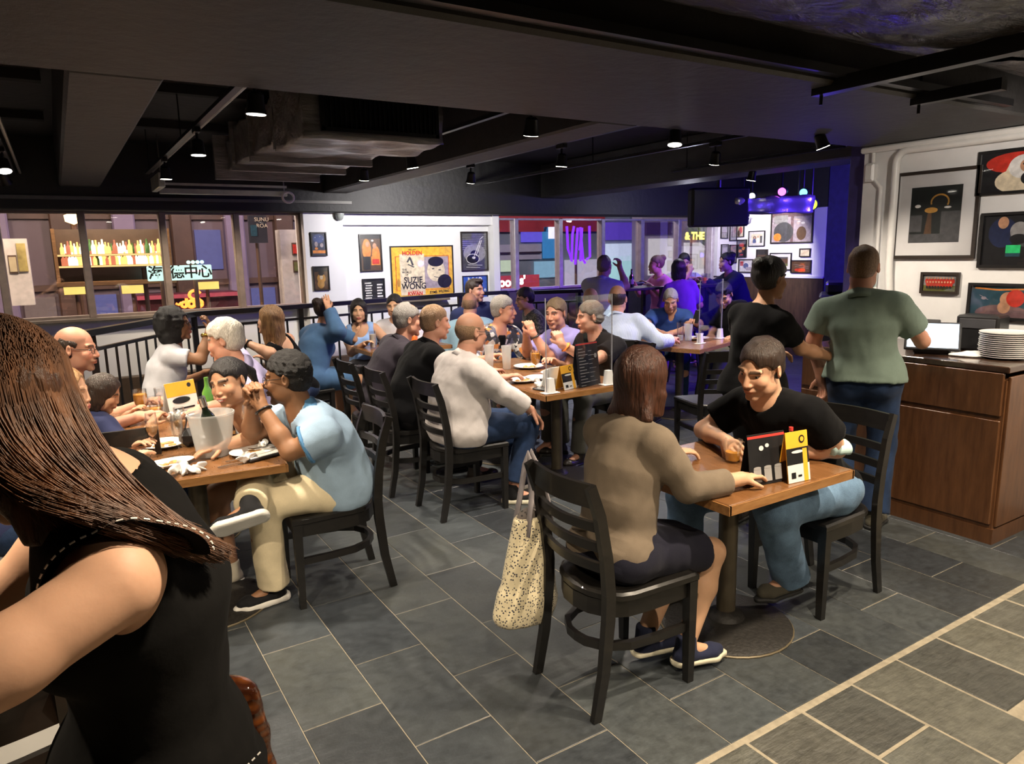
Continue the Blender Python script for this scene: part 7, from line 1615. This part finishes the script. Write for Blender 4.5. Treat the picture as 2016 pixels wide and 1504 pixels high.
# reflection of the bar in the left windows, built as solid shelves outside
Yb = 11.0; a = on_y(112, 497, Yb); b = on_y(330, 497, Yb)
bs = thing('bar_shelf', 'lit back bar with two shelves of bottles seen in the left windows', 'shelf', ((a.x + b.x) / 2, Yb + .1, on_y(200, 530, Yb).z)); Wb = b.x - a.x
z1 = on_y(200, 499, Yb).z - bs.location.z; z2 = on_y(200, 521, Yb).z - bs.location.z
m_shelf = wood('bar_shelf_wood', (.10, .05, .02), (.22, .12, .05))
for z in (z1, z2): MB().box((0, 0, z - .02), (Wb, .22, .03)).build('shelf_board', m_shelf, bs); MB().box((0, -.112, z - .02), (Wb, .006, .022)).build('light_strip', emit('shelf_strip', (1.0, .62, .22), 1.6), bs)
MB().box((0, .14, .15), (Wb + .1, .04, .75)).build('back_panel', plain('bar_back_panel', (.075, .05, .035), .3), bs)
for s in (-1, 1): MB().box((s * (Wb / 2 + .02), 0, .15), (.04, .26, .75)).build('side_panel', m_shelf, bs)
MB().box((0, -.05, -.18), (Wb + .1, .5, .05)).build('counter_top', m_shelf, bs)
lamp('AREA', 'back_bar_lamp', (bs.location.x, Yb - .3, bs.location.z + .8), 14, (1, .82, .55), (bs.location.x, Yb + .1, bs.location.z + .1), size=1.2)  # unseen lamp added to brighten the shelves and bottles
bcol = [emit('bottle_cream', (1.0, .80, .5), 3.0), emit('bottle_gold', (1.0, .58, .15), 2.4), emit('bottle_red', (.9, .25, .12), 1.2), plain('bottle_green_glass', (.06, .16, .05), .15), emit('bottle_white', (.95, 1.0, .9), 2.0)]  # glow put into the bottles to imitate the reflected bar light
q = random.Random(9); prof = [(.032, 0), (.034, .01), (.034, .11), (.014, .15), (.012, .20), (.014, .205), (.001, .21)]
bme = [MB().lathe(prof, 12, cap=False).mesh('bottle', True) for _ in bcol]
for me_, mt in zip(bme, bcol): me_.materials.append(mt)
for zi, z in enumerate((z1, z2)):
    n = 34
    for i in range(n):
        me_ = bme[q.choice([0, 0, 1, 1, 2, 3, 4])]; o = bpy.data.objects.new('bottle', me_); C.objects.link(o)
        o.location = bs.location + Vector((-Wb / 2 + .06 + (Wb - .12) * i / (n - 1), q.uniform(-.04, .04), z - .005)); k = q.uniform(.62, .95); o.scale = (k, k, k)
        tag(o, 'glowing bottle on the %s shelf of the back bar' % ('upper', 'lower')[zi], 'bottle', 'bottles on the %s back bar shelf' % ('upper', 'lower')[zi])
o, w, h = facade('pale_shop_wall', 'white wall with two pictures at the left end of the left windows', (4, 470, 70, 600), 12.5, plain('pale_shop_plaster', (.62, .58, .52), .6), 'wall', .3)  # interior wall's reflection in the glass, built as a solid wall
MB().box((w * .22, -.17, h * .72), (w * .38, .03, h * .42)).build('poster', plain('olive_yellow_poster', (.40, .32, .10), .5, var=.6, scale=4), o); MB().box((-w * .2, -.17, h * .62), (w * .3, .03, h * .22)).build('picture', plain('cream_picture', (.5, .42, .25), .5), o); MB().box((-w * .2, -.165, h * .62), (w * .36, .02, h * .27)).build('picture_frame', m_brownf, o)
o, w, h = facade('pale_shop_wall', 'white wall with small pictures at the right end of the left windows', (550, 452, 596, 640), 12.5, plain('pale_shop_plaster', (.62, .58, .52), .6), 'wall', .3)  # solid stand-in for the room wall mirrored in the panes
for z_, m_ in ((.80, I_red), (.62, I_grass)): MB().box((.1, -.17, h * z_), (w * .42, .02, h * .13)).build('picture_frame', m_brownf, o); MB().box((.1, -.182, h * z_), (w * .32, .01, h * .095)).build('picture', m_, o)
o, w, h = facade('poster_board', 'dark poster board hanging above in the rightmost left window', (488, 424, 528, 478), 12.2, plain('dark_poster', (.03, .03, .04), .4), 'sign', .06); MB().box((-w * .25, -.04, h * .45), (w * .35, .01, h * .4)).build('print', I_teal, o); text_mesh('SUNU', h * .2, Matrix.Translation((w * .22, -.04, h * .85)) @ Matrix.Rotation(PI / 2, 4, 'X'), I_cream, 'lettering', o); text_mesh('ROA', h * .2, Matrix.Translation((w * .22, -.04, h * .62)) @ Matrix.Rotation(PI / 2, 4, 'X'), I_cream, 'lettering', o)  # board imitating an indoor poster mirrored in the glass
gl_ = thing('street_lamp', 'orange street lamp glowing at the top of the left windows', 'lamp', (on_y(144, 430, 14).x, 14, -3.1)); z_ = on_y(144, 430, 14).z + 3.1; MB().tube([(0, .1, 0), (0, .1, z_)], .05, 8).build('post', m_brownf, gl_); MB().lathe([(.001, -.10), (.12, -.05), (.13, .05), (.001, .10)], 16, cap=False).build('globe', emit('lamp_orange', (1., .62, .28), 6), gl_, smooth=True).location = (0, 0, z_)  # lamp reflection in the pane, built as a glowing globe on a post
def sign_box(name, label, px, Y, mat, cat='sign'):
    return facade(name, label, px, Y, mat, cat, .08)
# characters of the building sign
so = thing('building_sign', 'pale green backlit sign with four Chinese characters in the left windows', 'sign', on_y(357, 537, 10.5)); M0 = Matrix.Translation((0, -.02, 0)) @ Matrix.Rotation(PI / 2, 4, 'X')
e_s = emit('sign_green_white', (.62, .95, .80), 1.5); hh_ = (on_y(357, 522, 10.5).z - on_y(357, 550, 10.5).z)
xs_ = [on_y(p, 537, 10.5).x - so.location.x for p in (306, 348, 376, 403)]
for ch, x in zip('海德中心', xs_):
    MB().box((x, .03, 0), (hh_ * 1.02, .04, hh_ * 1.05), bev=.01).build('light_panel', e_s, so); text_mesh(ch, hh_ * .98, Matrix.Translation((x, 0, 0)) @ M0, plain('sign_dark_stroke', (.02, .03, .025), .5), 'lettering', so, bold=.004)
no = thing('neon_sign', 'small green and white lit sign above the Chinese characters', 'sign', on_y(384, 516, 10.5)); wn = on_y(403, 516, 10.5).x - on_y(366, 516, 10.5).x
for i in range(4): MB().lathe([(.001, -.03), (wn * .09, -.02), (wn * .10, .02), (.001, .03)], 14, cap=False).build('letter', emit('sign_mint', (.45, 1.0, .8), 3.5), no, smooth=True).matrix_local = Matrix.Translation((-wn * .36 + i * wn * .24, 0, 0)) @ Matrix.Rotation(PI / 2, 4, 'X')
MB().box((0, 0, -.12), (wn, .04, .03)).build('tube', emit('sign_pinkwhite', (1, .7, .7), 2.), no)
# yellow lit shop panels, awning, neon
for px, l in (((124, 565, 178, 579), 'leftmost'), ((238, 562, 288, 577), 'middle'), ((389, 555, 432, 569), 'rightmost')): o, w, h = sign_box('lit_panel', '%s of three yellow lit panels in the left windows' % l, px, 13.0, plain('panel_edge', (.2, .15, .05), .5), 'light panel'); MB().box((0, -.05, h / 2), (w * .97, .02, h * .92)).build('light_face', emit('panel_yellow', (1.0, .68, .16), 1.5), o)
o, w, h = facade('awning', 'dark red shop awning low in the left windows', (268, 582, 474, 640), 14.2, plain('dark_red_shop', (.09, .012, .02), .5, var=.4), 'awning', .6); MB().box((0, -.36, h * .93), (w, .15, h * .10)).build('awning_edge', plain('pink_red_band', (.40, .07, .10), .5), o)
nn = thing('neon_sign', 'orange red neon lettering glowing behind the woman with curly hair', 'sign', on_y(373, 592, 12.6)); s1 = (on_y(400, 592, 12.6).x - on_y(346, 592, 12.6).x); e_n = emit('neon_orange', (1.0, .16, .02), 6)
def neon(pts, r=.016): MB().tube([(x * s1, 0, z * s1) for x, z in pts], r, 6).build('neon_tube', e_n, nn, smooth=True)
cir = lambda cx, cz, r, a0=0, a1=2 * PI, n=14, sx=1.: [(cx + sx * r * math.cos(a0 + (a1 - a0) * i / n), cz + r * math.sin(a0 + (a1 - a0) * i / n)) for i in range(n + 1)]
neon(cir(.33, -.12, .13), .03); neon(cir(.06, -.13, .12), .03); neon([(-.10, .10), (-.12, -.20)] , .026); neon(cir(-.20, -.14, .10), .024); neon([(-.50, -.08), (-.40, -.14), (-.30, -.05)], .02); neon(cir(.22, .22, .17, .3, 2 * PI * .8, 14, 1.2), .026); neon([(.05, .05), (.2, .0), (.38, .10)], .024)
# right windows
o, w, h = facade('shop_building', 'red topped building with grey panels behind the right windows', (930, 300, 1300, 720), 19, plain('grey_teal_facade', (.20, .23, .24), .5, var=.2, scale=1.5))
def on_f(o, px, Y, mat, name, d=.1, dy=-.3):
    a = on_y(px[0], px[1], Y); b = on_y(px[2], px[3], Y); c = (a + b) / 2 - o.location; MB().box((c.x, c.y - .08, c.z), (abs(b.x - a.x), d, abs(b.z - a.z))).build(name, mat, o)
on_f(o, (930, 400, 1182, 456), 19, plain('red_fascia', (.36, .035, .04), .45, var=.2, scale=2), 'red_fascia', .3)
on_f(o, (972, 482, 1062, 510), 19, plain('pale_panel', (.42, .40, .42), .5, var=.06), 'pale_panel'); on_f(o, (972, 497, 1062, 498.5), 18.9, plain('dark_window', (.04, .025, .03), .3), 'panel_joint')
on_f(o, (1024, 457, 1092, 476), 19, emit('blue_violet_lightbox', (.16, .12, .85), .9), 'light_box'); on_f(o, (1066, 447, 1094, 508), 18.9, emit('cyan_banner', (.06, .32, .75), .7), 'banner'); on_f(o, (1078, 447, 1088, 470), 18.8, emit('white_lightbox', (.75, .75, 1.), 1.6), 'light_box')
on_f(o, (974, 513, 1010, 534), 19, emit('pale_green_window', (.72, .85, .62), .8), 'window'); on_f(o, (1110, 512, 1180, 562), 19, emit('violet_white_window', (.62, .58, .75), .8), 'window'); on_f(o, (1050, 515, 1094, 545), 19, emit('aqua_window', (.3, .55, .75), .8), 'window')
on_f(o, (1187, 480, 1262, 512), 19, emit('pale_cyan_window', (.62, .72, .90), 1.15), 'window'); on_f(o, (1187, 505, 1262, 562), 19, emit('aqua_bright_window', (.45, .78, .78), 1.1), 'window'); on_f(o, (1190, 438, 1250, 472), 19, emit('deep_blue_screen', (.12, .06, .55), .9), 'screen')
rs_ = sign_box('shop_sign', 'red shop sign with white lit letters low in the right windows', (972, 544, 1062, 566), 15, plain('red_sign_face', (.45, .05, .06), .4)); o, w, h = rs_
text_mesh('Boom', h * .95, Matrix.Translation((-w * .24, -.045, h * .5)) @ Matrix.Rotation(PI / 2, 4, 'X'), emit('letter_white', (1., .92, .88), 3.5), 'lettering', o, bold=.012); text_mesh("s'", h * .9, Matrix.Translation((w * .12, -.045, h * .6)) @ Matrix.Rotation(PI / 2, 4, 'X'), emit('letter_white', (1., .92, .88), 3.5), 'lettering', o, bold=.012)
vn = thing('neon_sign', 'violet neon strokes hanging behind the right windows', 'sign', on_y(1140, 480, 13)); s2 = on_y(1166, 480, 13).x - on_y(1117, 480, 13).x; e_v = emit('neon_violet', (.19, .02, 1.0), 2.2)
for pts in ([(-.48, .55), (-.44, -.15), (-.30, -.55), (-.26, .3), (-.2, .55)], [(-.05, .5), (-.16, -.65)], [(.05, .52), (.16, -.5), (.25, -.62)], [(.02, -.2), (.12, .5), (.05, -.55)], [(.42, .56), (.44, -.42), (.30, -.5)]): MB().tube([(x * s2, 0, z * s2) for x, z in pts], .028, 6).build('neon_tube', e_v, vn, smooth=True)
yo = thing('neon_sign', 'yellow lit lettering high behind the right windows', 'sign', on_y(1368, 465, 13)); sy_ = on_y(1350, 457, 13).z - on_y(1350, 473, 13).z; text_mesh('& THE', sy_ * 1.25, Matrix.Rotation(PI / 2, 4, 'X'), emit('letter_yellow', (1., .78, .12), 4), 'lettering', yo, bold=.012)
o, w, h = facade('side_building', 'pale building with tree beside it at the far right windows', (1265, 380, 1460, 700), 18, plain('pale_lilac_facade', (.36, .31, .36), .6, var=.12, scale=1.5))
for px in ((1275, 470, 1320, 540), (1345, 478, 1400, 540)): on_f(o, px, 18, emit('soft_white_window', (.85, .80, .80), .9), 'window')
on_f(o, (1268, 438, 1330, 462), 18, plain('dark_plum_panel', (.10, .05, .09), .5), 'panel')
tr_ = thing('tree', 'green street tree at the top of the far right windows', 'tree', on_y(1385, 700, 15.5)); f = Field(A(-1, -1, 0), A(1, 1, 4.8), .06); tz = on_y(1385, 445, 15.5).z - tr_.location.z
f.ell(A(0, 0, tz), np.eye(3), A(.55, .5, .45), .1); f.ell(A(.3, 0, tz - .3), np.eye(3), A(.4, .4, .3), .1); f.wrinkle(.12, 9, 4, (1, 1, 1)); me, _ = f.mesh('crown'); link('crown', me, plain('leaf_green', (.10, .16, .04), .7, var=.5, scale=9, bump=.8), tr_); MB().tube([(0, 0, 0), (.03, 0, tz)], .07, 8).build('trunk', m_brownf, tr_)

for o_ in [o for o in C.objects if o.parent is None and o.get('category') in ('sign', 'light panel', 'awning', 'shelf') and o.location.y > 9]:
    xs = (-.35, .35) if o_.get('category') in ('shelf', 'awning') else ((-.23,) if o_.name == 'building_sign' else (0,))
    for x in xs: MB().tube([(x, .12, 0), (x, .12, -3.1 - o_.location.z)], .03, 8).build('support_post', m_brownf, o_)
